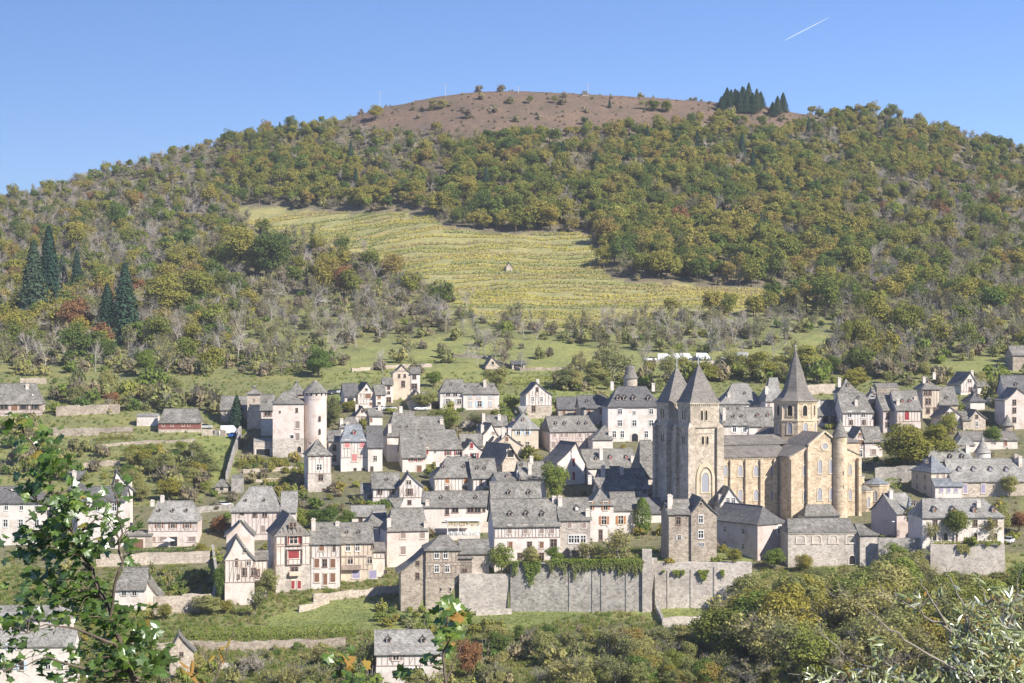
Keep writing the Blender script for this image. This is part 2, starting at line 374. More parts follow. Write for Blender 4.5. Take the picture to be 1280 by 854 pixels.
RIGHTGRASS = [(1160, 455), (1280, 440), (1280, 480), (1180, 480)]
VILLAGE = [(270, 500), (480, 500), (760, 500), (1100, 505), (1280, 500), (1280, 690), (1100, 700), (940, 715), (500, 720), (300, 760), (0, 700), (0, 640), (240, 630), (300, 590)]
COV = {'heath': (0.155, 0.108, 0.078), 'vine': (0.29, 0.27, 0.115), 'meadow': (0.235, 0.245, 0.085), 'lawn': (0.21, 0.235, 0.075),
       'village': (0.165, 0.155, 0.085), 'wood': (0.085, 0.075, 0.042), 'scrub': (0.165, 0.14, 0.092), 'slope': (0.20, 0.205, 0.08)}
def cover(u, v, d):
    if d > 600:
        if inside(u, v, HEATH): return 'heath'
        if inside(u, v, VINE): return 'vine'
        if inside(u, v, MEADOW) or inside(u, v, RIGHTGRASS): return 'meadow'
        if v > 370: return 'slope'
        return 'scrub'
    for p in (LAWN, TERRLAWN, GARDEN, UPPER, MEADOW):
        if inside(u, v, p): return 'lawn'
    if inside(u, v, VILLAGE): return 'village'
    return 'slope'
def build_terrain():
    us = []; u = -5200.0
    while u < 6500:
        us.append(u); u += 4.0 if 480 <= u < 960 or 1150 <= u < 1270 else 7.0 if -150 <= u < 1430 else 60.0 if -1000 < u < 2300 else 320.0
    ds = [1.2, 3, 6, 10, 16, 24, 36, 55, 80, 110, 140, 170, 200, 230, 262, 280, 300, 316] + list(np.arange(330, 640, 2.0)) + list(np.arange(640, 1180, 6.0)) + [1185, 1200, 1230, 1280, 1350, 1450, 1600, 1900, 2400, 3200, 4500, 7000, 11000]
    ds = sorted(set(ds + [399.6, 400.02, 400.6, 401.02, 401.6, 402.02, 427.6, 428.02]))
    v = []; cl = []
    for d in ds:
        for u in us:
            x = (u - 640) / F * d; z = gz(x, d); v.append((x, d, z))
            vr = 427 - z * F / d
            j1 = 9 * noise.noise((x * .03, d * .03, 9)); j2 = 5 * noise.noise((x * .03, d * .03, 17))
            cl.append((*COV[cover(u + j1, vr + j2, d) if 330 < d < 1200 else 'slope'], 1.0))
    n = len(us)
    f = [(i*n+k, i*n+k+1, (i+1)*n+k+1, (i+1)*n+k) for i in range(len(ds)-1) for k in range(n-1)]
    m = mesh('hillside', v, f, (), None, True)
    a = m.color_attributes.new('cover', 'FLOAT_COLOR', 'POINT'); a.data.foreach_set('color', np.array(cl, dtype=np.float32).ravel())
    mt, t, b = newmat('hillside_ground')
    at = node(t, 'ShaderNodeAttribute', attribute_name='cover'); c = node(t, 'ShaderNodeTexCoord')
    n1 = noise_tex(t, c.outputs['Object'], 0.06, 6, 0.7); n2 = noise_tex(t, c.outputs['Object'], 0.6, 6, 0.75)
    r1 = ramp(t, n1.outputs[0], [(0.3, (0.72, 0.78, 0.75)), (0.5, (1, 1, 1)), (0.72, (1.3, 1.18, 1.05))])
    r2 = ramp(t, n2.outputs[0], [(0.3, (0.6, 0.6, 0.58)), (0.5, (1, 1, 1)), (0.72, (1.35, 1.3, 1.2))])
    o = mixc(t, 1.0, at.outputs['Color'], r1.outputs[0], 'MULTIPLY'); o = mixc(t, 1.0, o, r2.outputs[0], 'MULTIPLY')
    t.links.new(o, b.inputs['Base Color']); bump(t, b, n2.outputs[0], 0.8, 0.7)
    m.materials.append(mt)
    o = link('hillside', m); tag(o, kind='structure'); return o
build_terrain()
# ------------------------------------------------------------------ building kit
PAINT = dict(b='brown', o='orange', r='red', p='rose', u='taupe', g='grey', l='blue', v='violet', w='whiteframe', t='timber')
def frame_mesh(arch=False, muntin=True):
    b = MB()
    if not arch:
        b.box(-.62, -.5, -.10, .02, -.5, .5); b.box(.5, .62, -.10, .02, -.5, .5)
        b.box(-.64, .64, -.12, .02, .5, .62); b.box(-.70, .70, -.16, .02, -.62, -.5)
        if muntin: b.box(-.05, .05, -.05, -.012, -.5, .5); b.box(-.5, -.05, -.05, -.012, .10, .16); b.box(.05, .5, -.05, -.012, .10, .16)
    else:
        n = 10; o = []; i = []
        for k in range(n + 1):
            q = math.pi * k / n
            o.append((.68 * math.cos(q), .18 + .46 * math.sin(q))); i.append((.5 * math.cos(q), .18 + .32 * math.sin(q)))
        o = [(.68, -.5)] + o + [(-.68, -.5)]; i = [(.5, -.5)] + i + [(-.5, -.5)]
        for y in (-.12,): pass
        N = len(o); v = [(x, -.12, z) for x, z in o] + [(x, -.12, z) for x, z in i] + [(x, .02, z) for x, z in o] + [(x, .02, z) for x, z in i]
        f = []
        for k in range(N - 1):
            f += [(k, k+1, N+k+1, N+k), (2*N+k, 3*N+k, 3*N+k+1, 2*N+k+1), (k, 2*N+k, 2*N+k+1, k+1), (N+k, N+k+1, 3*N+k+1, 3*N+k)]
        b.add(v, f); b.box(-.74, .74, -.17, .02, -.56, -.5)
    m = b.mesh('window_frame'); m.materials.append(M['frame']); return m
def pane_mesh(arch=False):
    b = MB()
    if not arch: b.box(-.5, .5, -.012, .03, -.5, .5)
    else:
        p = [(.5, -.5)] + [(.5*math.cos(math.pi*k/10), .18 + .32*math.sin(math.pi*k/10)) for k in range(11)] + [(-.5, -.5)]
        N = len(p); b.add([(x, -.012, z) for x, z in p] + [(x, .03, z) for x, z in p], [tuple(range(N)), tuple(range(2*N-1, N-1, -1))] + [(k, (k+1) % N, N+(k+1) % N, N+k) for k in range(N)])
    m = b.mesh('pane'); m.materials.append(M['glass']); return m
def shutter_mesh():
    b = MB(); b.box(-.25, .25, -.085, -.045, -.5, .5); b.box(-.23, .23, -.105, -.085, .22, .30); b.box(-.23, .23, -.105, -.085, -.30, -.22)
    m = b.mesh('shutter'); m.materials.append(M['brown']); return m
WIN = {0: frame_mesh(), 1: frame_mesh(True), 2: frame_mesh(False, False)}; PANE = {0: pane_mesh(), 1: pane_mesh(True), 2: None}; PANE[2] = PANE[0]; SHUT = shutter_mesh()
def omat(o, mt):
    o.material_slots[0].link = 'OBJECT'; o.material_slots[0].material = mt
def window(root, x, y, z, wd, h, style='d', rz=0.0, frame=None, glass=None, name='window'):
    arch = 1 if 'a' in style else 2 if 'n' in style else 0
    o = link(name, WIN[arch], root); o.location = (x, y, z); o.scale = (wd, 1, h); o.rotation_euler = (0, 0, rz)
    omat(o, frame or (M['woodframe'] if 'k' in style else M['whiteframe'] if 'w' in style else M['frame']))
    p = link('pane', PANE[arch], o)
    if glass: omat(p, glass)
    i = style.find('s'); j = style.find('c')
    if i >= 0:
        for s in (-1, 1):
            q = link('shutter', SHUT, o); q.location = (s * .80, 0, 0); omat(q, M[PAINT[style[i+1]]])
    if j >= 0:
        for s in (-1, 1):
            q = link('shutter', SHUT, o); q.location = (s * .25, 0, 0); omat(q, M[PAINT[style[j+1]]])
    return o
def thick(name, v, f, th, mat, parent, jitter=0.0):
    """a sheet of roof planes given thickness"""
    n = len(v); v2 = [(a[0], a[1], a[2] - th) for a in v]; edges = {}
    for q in f:
        for k in range(len(q)):
            e = (q[k], q[(k+1) % len(q)]); edges[e] = 1
    fs = [tuple(q) for q in f] + [tuple(i + n for i in reversed(q)) for q in f]
    for a, b in edges:
        if (b, a) not in edges: fs.append((a, n + a, n + b, b))
    return link(name, fixn(mesh(name, list(v) + v2, fs, (mat,))), parent)
KB = 0.28
def curve(s, k=None):
    k = KB if k is None else k
    return s * (1 - k) + k * s * abs(s)
def roof_and_walls(root, X0, X1, Y0, Y1, zb, ze, H, rdir, mat_w, mat_r, hip0=0.0, hip1=0.0, off=0.0, oh=0.45, k=None, th=0.22, ze2=None):
    """walls and a slate roof over the rectangle; ridge along x ('x') or y ('y'); hips at either ridge end; off moves the ridge sideways"""
    if rdir == 'x': L0, L1, S0, S1 = X0, X1, Y0, Y1; P = lambda l, s, z: (l, s, z)
    else: L0, L1, S0, S1 = Y0, Y1, X0, X1; P = lambda l, s, z: (s, l, z)
    sm = (S0 + S1) / 2 + off; half = (S1 - S0) / 2; SS = [-oh / half, 0.0, 0.3, 0.62, 1.0]
    def ring(s):
        a = S0 + (sm - S0) * s; b = S1 + (sm - S1) * s
        l0 = L0 + (hip0 * s if hip0 else -oh * 0.7); l1 = L1 - (hip1 * s if hip1 else -oh * 0.7)
        return l0, l1, a, b, ze + H * curve(s, k)
    v = []; f = []
    for s in SS:
        l0, l1, a, b, z = ring(s); v += [P(l0, a, z), P(l1, a, z), P(l1, b, z), P(l0, b, z)]
    for i in range(len(SS) - 1):
        A = i * 4; B = A + 4
        f += [(A, A+1, B+1, B), (A+2, A+3, B+3, B+2)]
        if hip1: f.append((A+1, A+2, B+2, B+1))
        if hip0: f.append((A+3, A, B, B+3))
    # weld the two sides along the ridge
    n = len(SS) * 4 - 4; rep = {n+3: n, n+2: n+1}
    f2 = []
    for q in f:
        q = [rep.get(i, i) for i in q]; q2 = []
        for i in q:
            if i not in q2: q2.append(i)
        if len(q2) > 2: f2.append(q2)
    rf = thick('roof', v, f2, th, mat_r, root)
    # ridge cap
    l0, l1, a, b, z = ring(1.0)
    cap = MB()
    if rdir == 'x': cap.box(l0, l1, a - .16, a + .16, z - .10, z + .07)
    else: cap.box(a - .16, a + .16, l0, l1, z - .10, z + .07)
    if l1 - l0 > 0.5: cap.build('ridge_cap', mat_r, rf)
    w = MB(); e = th + 0.02
    def gab(l):
        pts = [(S0, zb), (S1, zb)] + [(S1 + (sm - S1) * s, ze + H * curve(s, k) - e) for s in (0, .3, .62, 1.0)] + [(S0 + (sm - S0) * s, ze + H * curve(s, k) - e) for s in (.62, .3, 0)]
        return [P(l, s, z) for s, z in pts]
    for l, hp in ((L0, hip0), (L1, hip1)):
        g = gab(l) if not hp else [P(l, S0, zb), P(l, S1, zb), P(l, S1, ze - .04), P(l, S0, ze - .04)]
        w.add(g, [tuple(range(len(g)))])
    for s in (S0, S1):
        w.add([P(L0, s, zb), P(L1, s, zb), P(L1, s, ze - e), P(L0, s, ze - e)], [(0, 1, 2, 3)])
    w.build('wall', mat_w, root)
    return rf, ring
def half_timber(root, x0, x1, z0, z1, step=0.95, y=0.0, mat=None, seed=0, gable=None, wd=0.13, brace=0.25):
    """posts, plates and braces proud of the wall; gable(x) gives the roof line over a gable"""
    rn = random.Random(seed); b = MB(); n = max(2, int(round((x1 - x0) / step))); up = Vector((0, -1, 0))
    top = (lambda x: z1) if gable is None else (lambda x: min(z1, gable(x)))
    b.box(x0, x1, y - .07, y + .02, z0 - .1, z0 + .1)
    if gable is None: b.box(x0, x1, y - .07, y + .02, z1 - .2, z1)
    for i in range(n + 1):
        x = x0 + .1 + (x1 - x0 - .2) * i / n; t = top(x)
        if t - z0 > .4: b.box(x - wd/2, x + wd/2, y - .055, y + .02, z0 + .1, t)
        if i < n and rn.random() < brace:
            x2 = x0 + .1 + (x1 - x0 - .2) * (i + 1) / n; t2 = min(top(x), top(x2))
            if t2 - z0 > 1:
                a, c = (x, x2) if rn.random() < .5 else (x2, x)
                b.bar((a, y + .0, z0 + .1), (c, y + .0, t2), wd * .8, .04)
    b.build('timber_frame', mat or M['timber'], root)
DORM = {}
def dormer(root, x, y, z, s=1.0, mat='timberpale', roof='slate', paint=None):
    s *= .78
    key = (mat, roof)
    if key not in DORM:
        b = MB(); b.add([(-.5, 0, -.45), (.5, 0, -.45), (.5, 0, .5), (0, 0, .95), (-.5, 0, .5), (-.5, 1.7, -.45), (.5, 1.7, -.45), (.5, 1.7, .5), (0, 1.7, .95), (-.5, 1.7, .5)],
              [(0, 1, 2, 3, 4), (9, 8, 7, 6, 5), (0, 4, 9, 5), (1, 6, 7, 2)])
        d = b.mesh('dormer', M[mat])
        r = MB(); r.add([(-.72, -.22, .36), (0, -.22, 1.08), (.72, -.22, .36), (-.72, 2.1, .36), (0, 2.1, 1.08), (.72, 2.1, .36), (-.72, -.22, .26), (0, -.22, .97), (.72, -.22, .26), (-.72, 2.1, .26), (0, 2.1, .97), (.72, 2.1, .26)],
              [(0, 1, 4, 3), (1, 2, 5, 4), (6, 9, 10, 7), (7, 10, 11, 8), (0, 6, 7, 1), (1, 7, 8, 2), (3, 4, 10, 9), (4, 5, 11, 10), (0, 3, 9, 6), (2, 8, 11, 5)])
        DORM[key] = (d, r.mesh('dormer_roof', M[roof]), None)
        p = MB(); p.box(-.3, .3, -.03, .05, -.3, .42); q = p.mesh('pane', M['glass']); DORM[key] = (d, DORM[key][1], q)
    d, r, p = DORM[key]
    o = link('dormer', d, root); o.location = (x, y, z); o.scale = (s, s, s)
    link('dormer_roof', r, o); pp = link('pane', p, o)
    if paint: omat(pp, M[PAINT[paint]])
    return o
def chimney(roof, x, y, z0, z1, sx=0.9, sy=0.7, mat='cream'):
    b = MB(); b.box(-sx/2, sx/2, -sy/2, sy/2, 0, z1 - z0 - .3); b.box(-sx/2 - .09, sx/2 + .09, -sy/2 - .09, sy/2 + .09, z1 - z0 - .3, z1 - z0 - .14)
    b.box(-sx/2 + .12, -.06, -.18, .18, z1 - z0 - .14, z1 - z0 + .1); b.box(.06, sx/2 - .12, -.18, .18, z1 - z0 - .14, z1 - z0 + .05)
    o = b.build('chimney', M[mat], roof); o.location = (x, y, z0); return o
HOUSES = []
class H:
    """a house whose front wall spans photograph columns u0..u1, standing on the ground that shows at row vb"""
    def __init__(s, label, u0, u1, vb, ve, vr, kind='side', yaw=0.0, dep=8.5, wall='cream', roof='slate', hip=(0, 0), apex=None, wins=(), dorm=(), chim=(), timber=(), base=None,
                 name='house', cat='house', join=None, oh=0.45, k=None, d=None, tstep=0.95, dmat='timberpale', hipm=None, group=None, foot=4.0, tmat=None, cmat='cream', sidewin=0):
        s.th = R(yaw); um = (u0 + u1) / 2
        s.d = d if d else depth(um, vb); s.c = math.cos(s.th); s.s = math.sin(s.th)
        sc = s.d / F; t0 = (u0 - 640) / F; dd = s.d
        s.o = Vector((t0 * dd, dd, (427 - vb) / F * dd))
        wd = s.X(u1); s.wd = wd; s.um = um
        ze = s.Z(um, ve); mid = s.o + s.loc(wd / 2, 0)
        if kind == 'side': yr = mid.y + dep / 2 * s.c; zr = (427 - vr) / F * yr - s.o.z
        else: zr = s.Z(apex or um, vr)
        if join is None:
            s.root = empty(name, s.o, s.th); tag(s.root, label, cat, group)
            ofs = Vector((0, 0, 0))
        else:
            s.root = join.root
            ofs = s.o - join.o; ofs = Vector((ofs.x * join.c + ofs.y * join.s, -ofs.x * join.s + ofs.y * join.c, ofs.z))
        s.ofs = ofs; s.holder = s.root
        if join is not None and abs(s.th - join.th) > 1e-4: raise ValueError('a wing shares its house yaw')
        ox, oy, oz = ofs; s.ze = ze + oz; s.zr = zr + oz; s.dep = dep; s.kind = kind
        Hh = max(0.6, zr - ze)
        off = 0.0
        if kind == 'front' and apex: off = s.X(apex) - wd / 2
        sp = dep if kind == 'side' else wd
        hp = hipm if hipm else tuple(h * sp / 2 for h in hip)
        s.roof, s.ring = roof_and_walls(s.root, ox, ox + wd, oy, oy + dep, oz - foot, s.ze, Hh, 'x' if kind == 'side' else 'y', M[wall], M[roof], hp[0], hp[1], off, oh, k)
        s.Hh = Hh
        for i, (va, vb2) in enumerate(timber):
            g = None
            if kind == 'front':
                sm = ox + wd / 2 + off
                def g(x, sm=sm):
                    q = (x - ox) / (sm - ox) if x < sm else (ox + wd - x) / (ox + wd - sm)
                    return s.ze + Hh * curve(max(0, q), k) - .3
            za, zc = s.Z(um, va) + oz, s.Z(um, vb2) + oz
            if kind == 'front' and za <= s.ze + .1: g = None
            half_timber(s.root, ox, ox + wd, zc, za - (.25 if va <= ve + 1 and kind != 'front' else 0), tstep, oy, M[tmat] if tmat else None, hash((label or 'w', i)) % 1000 if False else int(u0 * 7 + i), g)
        if base:
            zs = s.Z(um, base[0]) + oz; MB().box(ox - .04, ox + wd + .04, oy - .05, oy + dep * .6, oz - foot, zs).build('stone_base', M[base[1]], s.root)
        for wv in wins:
            v, ul, pw, ph = wv[:4]; st = wv[4] if len(wv) > 4 else 'd'
            for u in ul:
                x = s.X(u); y = s.yd(x); z = (427 - v) / F * y - s.o.z
                nm = 'door' if 'D' in st else 'window'
                window(s.root, ox + x, oy - (.05 if base and z < s.Z(um, base[0]) else 0), oz + z, pw * y / F / s.c, ph * y / F, st, name=nm)
        for dv in dorm:
            v, ul = dv[:2]; ds = dv[2] if len(dv) > 2 else 1.0; pt = dv[3] if len(dv) > 3 else None
            for u in ul: s.dorm(u, v, ds, dmat, roof, pt)
        for cv in chim:
            s.chim(*cv[:2], cv[2] if len(cv) > 2 else 1.0, mat=cv[3] if len(cv) > 3 else cmat)
        for i in range(sidewin):
            z = s.ze * (.35 + .4 * (i % 2)); y = dep * (.3 + .4 * (i // 2))
            window(s.root, ox, oy + y, oz + z, .8, 1.2, 'd', R(-90))
        HOUSES.append(s)
    def loc(s, x, y): return Vector((x * s.c - y * s.s, x * s.s + y * s.c, 0))
    def X(s, u, Y=0.0):
        t = (u - 640) / F
        return (t * (s.o.y + Y * s.c) - s.o.x + Y * s.s) / (s.c - t * s.s)
    def yd(s, x, Y=0.0): return s.o.y + x * s.s + Y * s.c
    def Z(s, u, v, Y=0.0): return (427 - v) / F * s.yd(s.X(u, Y), Y) - s.o.z
    def roofpt(s, q):
        l0, l1, a, b, z = s.ring(q); return a, z
    def dorm(s, u, v, ds, dmat, roof, pt):
        best = None
        for i in range(2, 46):
            q = i / 50.0; a, z = s.roofpt(q); Y = a - s.ofs.y; x = s.X(u, Y); y = s.yd(x, Y)
            e = abs(427 - (z - s.ofs.z + s.o.z) * F / y - v)
            if best is None or e < best[0]: best = (e, x, a, z)
        _, x, a, z = best
        dormer(s.root, s.ofs.x + x, a - .3 * ds, z + .3 * ds, ds, dmat, roof, pt)
    def chim(s, u, vtop, q=1.0, sx=0.9, mat='cream'):
        if s.kind == 'side': a, z = s.roofpt(max(.02, q) if q <= 1 else 1.0); Y = a - s.ofs.y; Y = s.dep - Y if q > 1 else Y
        else: Y = s.dep * q * .8; z = s.ze + .1 * s.Hh
        x = s.X(u, Y); zt = (427 - vtop) / F * s.yd(x, Y) - s.o.z + s.ofs.z
        x = min(max(x, .5), s.wd - .5)
        if s.kind != 'side':
            zt = max(zt, s.ze + 1)
        if zt < z + .5: zt = z + 1.3
        chimney(s.roof, s.ofs.x + x, s.ofs.y + Y, z - .8, zt, sx, .7, mat)
# ------------------------------------------------------------------ the village, house by house
# far left
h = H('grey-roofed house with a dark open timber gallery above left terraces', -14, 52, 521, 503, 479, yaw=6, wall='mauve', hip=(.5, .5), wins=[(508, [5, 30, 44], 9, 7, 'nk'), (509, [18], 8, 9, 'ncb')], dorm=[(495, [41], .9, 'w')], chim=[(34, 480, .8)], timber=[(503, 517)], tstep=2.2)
h = H('long white house with dark slate roof and many white windows, left of the arched house', -40, 56, 683, 627, 608, yaw=4, dep=9, wall='white', roof='slatedark', hip=(0, .5), wins=[(633, [8, 27, 46], 4, 9, 'w'), (654, [7, 26, 46], 5, 9, 'w'), (672, [20, 40], 5, 8, 'w')], dorm=[(614, [15, 48], .7, 'w')])
h = H('white house with two arched ground-floor doorways and dark slate roof', 97, 156, 687, 625, 608, yaw=4, dep=9, wall='white', roof='slatedark', wins=[(634, [103, 122, 143], 5, 9, 'w'), (678, [126, 140], 8, 14, 'a')], chim=[(150, 603, .8)])
h = H('narrow white house with tall dark roof beside the arched house', 84, 99, 684, 611, 589, kind='side', yaw=4, dep=10, wall='white', roof='slatedark', hip=(.7, .7), wins=[(634, [91], 4, 8, 'w')], chim=[(93, 588, .7)])
h = H('small white gabled house with curved roof behind the arched house', 140, 166, 668, 611, 588, kind='front', yaw=14, dep=7, wall='white', apex=146, wins=[(602, [146], 4, 5, 'k')], chim=[(163, 597, .5)])
h = H('low stone garage with a red-brown door and lean roof', 160, 190, 687, 669, 663, yaw=4, dep=7, wall='tan', wins=[(680, [171], 16, 12, 'ncb')], name='garage', cat='garage', oh=.25)
h = H('pale pink house with brown shutters and three dormers above the hedge', 185, 247, 684, 650, 626, yaw=3, dep=9, wall='pink', roof='slatelight', hip=(.35, .35), wins=[(656, [199, 216, 234], 5, 8, 'sb'), (674, [190, 204, 240], 9, 6, 'ncu'), (677, [217], 9, 12, 'n')], dorm=[(640, [199, 216, 233], .9)], chim=[(187, 625, .9), (203, 625, 1)], timber=[(650, 664)], tmat='timberpale')
h = H('small white cottage with grey roof among the terraced gardens', 142, 181, 763, 735, 709, yaw=3, dep=8, wall='white', hip=(.4, 0), wins=[(741, [155, 168], 5, 7, 'sg'), (760, [156], 9, 7, 'nl')])
H(None, 180, 197, 757, 742, 724, kind='front', yaw=3, dep=6, wall='cream', join=h, apex=184)
h = H('pink-walled house behind the maple leaves with pale grey roof', -30, 80, 845, 772, 757, yaw=2, dep=9, wall='pink', roof='slatelight', hip=(.4, .4), wins=[(776, [63], 5, 7, 'w'), (790, [20, 40], 5, 8, 'w')], d=338)
h = H('white house with pale blue shutters behind the maple leaves', -30, 92, 880, 806, 786, yaw=2, dep=5.5, wall='white', roof='slatelight', wins=[(808, [12, 24], 5, 8, 'nsl'), (832, [13, 27], 6, 11, 'nsl'), (832, [60, 76], 6, 8, 'w'), (850, [75], 8, 7, 'l')], d=331, oh=.3)
h = H('tiny stone pavilion with a pointed cap in the lower gardens', 212, 242, 858, 812, 792, kind='front', yaw=10, dep=4, wall='tan', roof='slate', apex=224, wins=[(818, [227], 4, 5, 'k')], name='pavilion', cat='pavilion', d=338)
# barn and castle on the left shoulder
h = H('long barn with rust-red upper boarding and grey roof', 198, 251, 541, 527, 511, yaw=4, dep=9, wall='tan', hip=(.25, .25), wins=[(531, [204, 215, 229, 236], 3, 4, 'n')], name='barn', cat='barn')
zt = h.Z(224, 528); zb = h.Z(224, 536.5); MB().box(-.06, h.wd + .06, -.07, -.005, zb, zt).build('boarding', M['rust'], h.root)
h = H('plain white flat-roofed shed beside the long barn', 171, 197, 533, 520, 518, yaw=3, dep=5, wall='white', roof='slatelight', name='shed', cat='shed', oh=.15, k=0)
h = H('long low stone house half hidden by a dark evergreen', 276, 310, 528, 511, 495, yaw=4, dep=9, wall='tan', roof='slate', wins=[(517, [281], 3, 5)])
h = H('square stone stub tower with low pyramid roof, left of the castle keep', 309, 326, 537, 491, 482, yaw=6, dep=6, wall='tan', hip=(.95, .95), wins=[(500, [318], 2, 3)], name='stub_tower', cat='tower')
h = H('half-timbered link house between stub tower and castle keep', 326, 342, 545, 511, 493, yaw=6, dep=7, wall='white', wins=[(516, [335], 8, 7, 'nk')], dorm=[(503, [333], .6)], timber=[(511, 524)])
h = H('tall square castle keep with pale pink walls and hipped roof', 341, 380, 573, 503, 489, yaw=7, dep=10, wall='pink', hip=(.6, .6), wins=[(513, [371], 2.5, 5, 'k'), (515, [350], 2, 3, 'n'), (531, [372], 5, 9, 'cu'), (546, [372], 5, 9, 'cu'), (562, [374], 5, 8, 'an'), (546, [365], 4, 4, 'nw')], name='castle_keep', cat='tower', base=(548, 'palestone'), dorm=[(497, [372], .6)])
h = H('pointed slate tower roof rising behind the castle keep', 359, 383, 560, 491, 476, yaw=7, dep=6.2, wall='tan', hip=(.95, .95), name='rear_tower', cat='tower')
# round castle tower
d = depth(394, 570); c = W(394, 560, d + 3); r = 14.6 * d / F
root = empty('round_tower', (c.x, c.y, gz(c.x, c.y))); tag(root, 'tall round castle tower with a conical slate cap', 'tower')
zf = lambda v: (427 - v) / F * c.y - root.location.z
MB().lathe([(r, -4), (r * .98, zf(500)), (r * 1.0, zf(499)), (r * 1.03, zf(489)), (0.01, zf(489))], 28).build('wall', M['pink'], root, smooth=False)
MB().lathe([(r * 1.14, zf(491)), (r * .95, zf(487.5)), (r * .5, zf(481)), (.02, zf(474.5))], 28).build('roof', M['slate'], root)
b = MB()
for k in range(14):
    q = 2 * math.pi * k / 14; x, y = math.cos(q), math.sin(q); p = Vector((x * r * 1.03, y * r * 1.03, zf(492)))
    t = Vector((-y, x, 0)) * .22; n = Vector((x, y, 0)) * .04; z = Vector((0, 0, .5))
    b.add([p-t-z+n, p+t-z+n, p+t+z+n, p-t+z+n, p-t-z-n, p+t-z-n, p+t+z-n, p-t+z-n], [(0,1,2,3),(4,7,6,5),(0,4,5,1),(1,5,6,2),(2,6,7,3),(3,7,4,0)])
b.build('arrow_slots', M['dark'], root)
for v, q in ((523, -62), (539, -62)):
    q = R(q); window(root, r * 1.005 * math.cos(q), r * 1.005 * math.sin(q), zf(v), .5, 1.4, 'ak', q + R(90))
h = H('tower house with half-timbered upper storey and stone foot below the castle', 385, 414, 616, 567, 549, yaw=14, dep=7.5, wall='cream', hip=(.75, .75), wins=[(570, [391, 402], 5, 6, 'cu'), (584, [399], 6, 7, 'w'), (597, [401], 5, 7, 'k'), (614, [405], 4, 6, 'k')], timber=[(567, 592)], base=(592, 'palestone'), dorm=[(556, [388, 400], .6)], foot=6, sidewin=2)
h = H('tiny stone hut with pale roof beside the garden stub wall', 269, 285, 617, 607, 599, yaw=5, dep=4, wall='tan', hip=(.6, .6), wins=[(611, [277], 5, 4, 'n')], name='garden_hut', cat='hut', oh=.3)
h = H('ruined square stone stub beside the tiny garden hut', 289, 304, 617, 597, 595, yaw=5, dep=4, wall='greystone', roof='slate', name='ruined_stub', cat='ruin', oh=.02, k=0)
h = H('open-fronted stone store below the castle keep', 317, 340, 570, 551.5, 549, yaw=6, dep=6, wall='tan', roof='slatelight', wins=[(565.5, [329], 17, 8, 'n')], name='open_store', cat='shed', oh=.05, k=0)
# upper left houses
h = H('gabled white house with a dark roof and a yellow climber on its left', 447, 470, 511, 492, 478, kind='front', yaw=14, dep=11, wall='white', roof='slatedark', apex=459, wins=[(495, [460], 7, 6, 'ncb'), (505, [464], 4, 4, 'cb'), (487, [458], 3, 3, 'n')], timber=[(492, 505)])
H(None, 470, 482, 511, 492, 481, yaw=14, dep=7, wall='cream', join=h, wins=[(496, [474], 4, 5, 'cb'), (505, [474], 3, 4, 'k')])
H(None, 431, 448, 511, 494, 479, yaw=14, dep=8, wall='cream', join=h, wins=[(500, [438], 8, 5, 'n')], roof='slatedark')
h = H('tall cream gabled house standing highest over the meadow edge', 491, 514, 500, 466, 456, kind='front', yaw=7, dep=9, wall='ochre', apex=503, wins=[(470, [499, 506], 2.5, 4, 'k'), (480, [504], 4, 7, 'k')], timber=[(461, 464)])
H(None, 514, 525, 500, 466, 459, yaw=7, dep=8, wall='white', join=h, wins=[(471, [518], 4, 5, 'k'), (483, [518], 6, 6, 'k')])
h = H('slim white house with three stacked dark windows against the highest gable', 479, 491, 504, 480, 472, yaw=7, dep=7, wall='white', wins=[(484, [486], 3, 5, 'k'), (491, [486], 3, 3, 'k'), (500, [486], 5, 6, 'k')])
h = H('small ochre gabled house below the highest house', 512, 530, 512, 499, 488, kind='front', yaw=10, dep=8, wall='ochre', apex=521, wins=[(503, [524], 3, 3, 'k')])
H(None, 530, 539, 512, 499, 490, yaw=10, dep=7, wall='cream', join=h)
h = H('long white house in two roof heights with grey and blue shutters', 550, 579, 513, 489, 474, yaw=6, dep=9, wall='white', hip=(.4, 0), wins=[(493, [560, 569], 5, 5, 'sg'), (502, [560, 574], 5, 6, 'sg')], dorm=[(482, [564], .8)])
H(None, 579, 624, 513, 491, 479, yaw=6, dep=8, wall='white', join=h, hip=(0, .3), wins=[(495, [588, 599, 613], 4, 6, 'cg'), (505, [588, 613], 4, 6, 'cg'), (505, [599.5], 5, 7, 'sl')], dorm=[(484, [582, 598, 615], .6)], chim=[(606, 475, .7)])
h = H('small twin-gabled cottage under a chimney cluster left of the round tower terrace', 444, 462, 533, 520, 508, kind='front', yaw=12, dep=9, wall='cream', roof='slatedark', apex=453, wins=[(523, [454], 7, 6, 'cu'), (514, [453], 2.5, 3, 'k')], timber=[(520, 530)], chim=[(446, 506, .4)])
H(None, 462, 478, 533, 519, 510, yaw=12, dep=7, wall='white', join=h, wins=[(525, [464], 3, 5, 'cb')], chim=[(477, 506, .8)])
h = H('white timbered house with rose-pink shutters and a steep grey roof', 426, 460, 590, 550, 531, yaw=8, dep=9, wall='white', roof='slateblue', hip=(.35, .35), wins=[(555, [434, 453], 6, 9, 'cp'), (572, [443], 6, 9, 'cp'), (588, [444, 454], 3, 5, 'k')], dorm=[(543, [443], 1.2, 'r')], timber=[(550, 572)], tmat='timberpale')
H(None, 460, 478, 590, 557, 532, yaw=8, dep=8, wall='white', roof='slatedark', join=h, wins=[(560, [464], 5, 3, 'r'), (573, [469], 4, 6, 'r'), (586, [465], 3, 5, 'k')], dorm=[(541, [463], .5)])
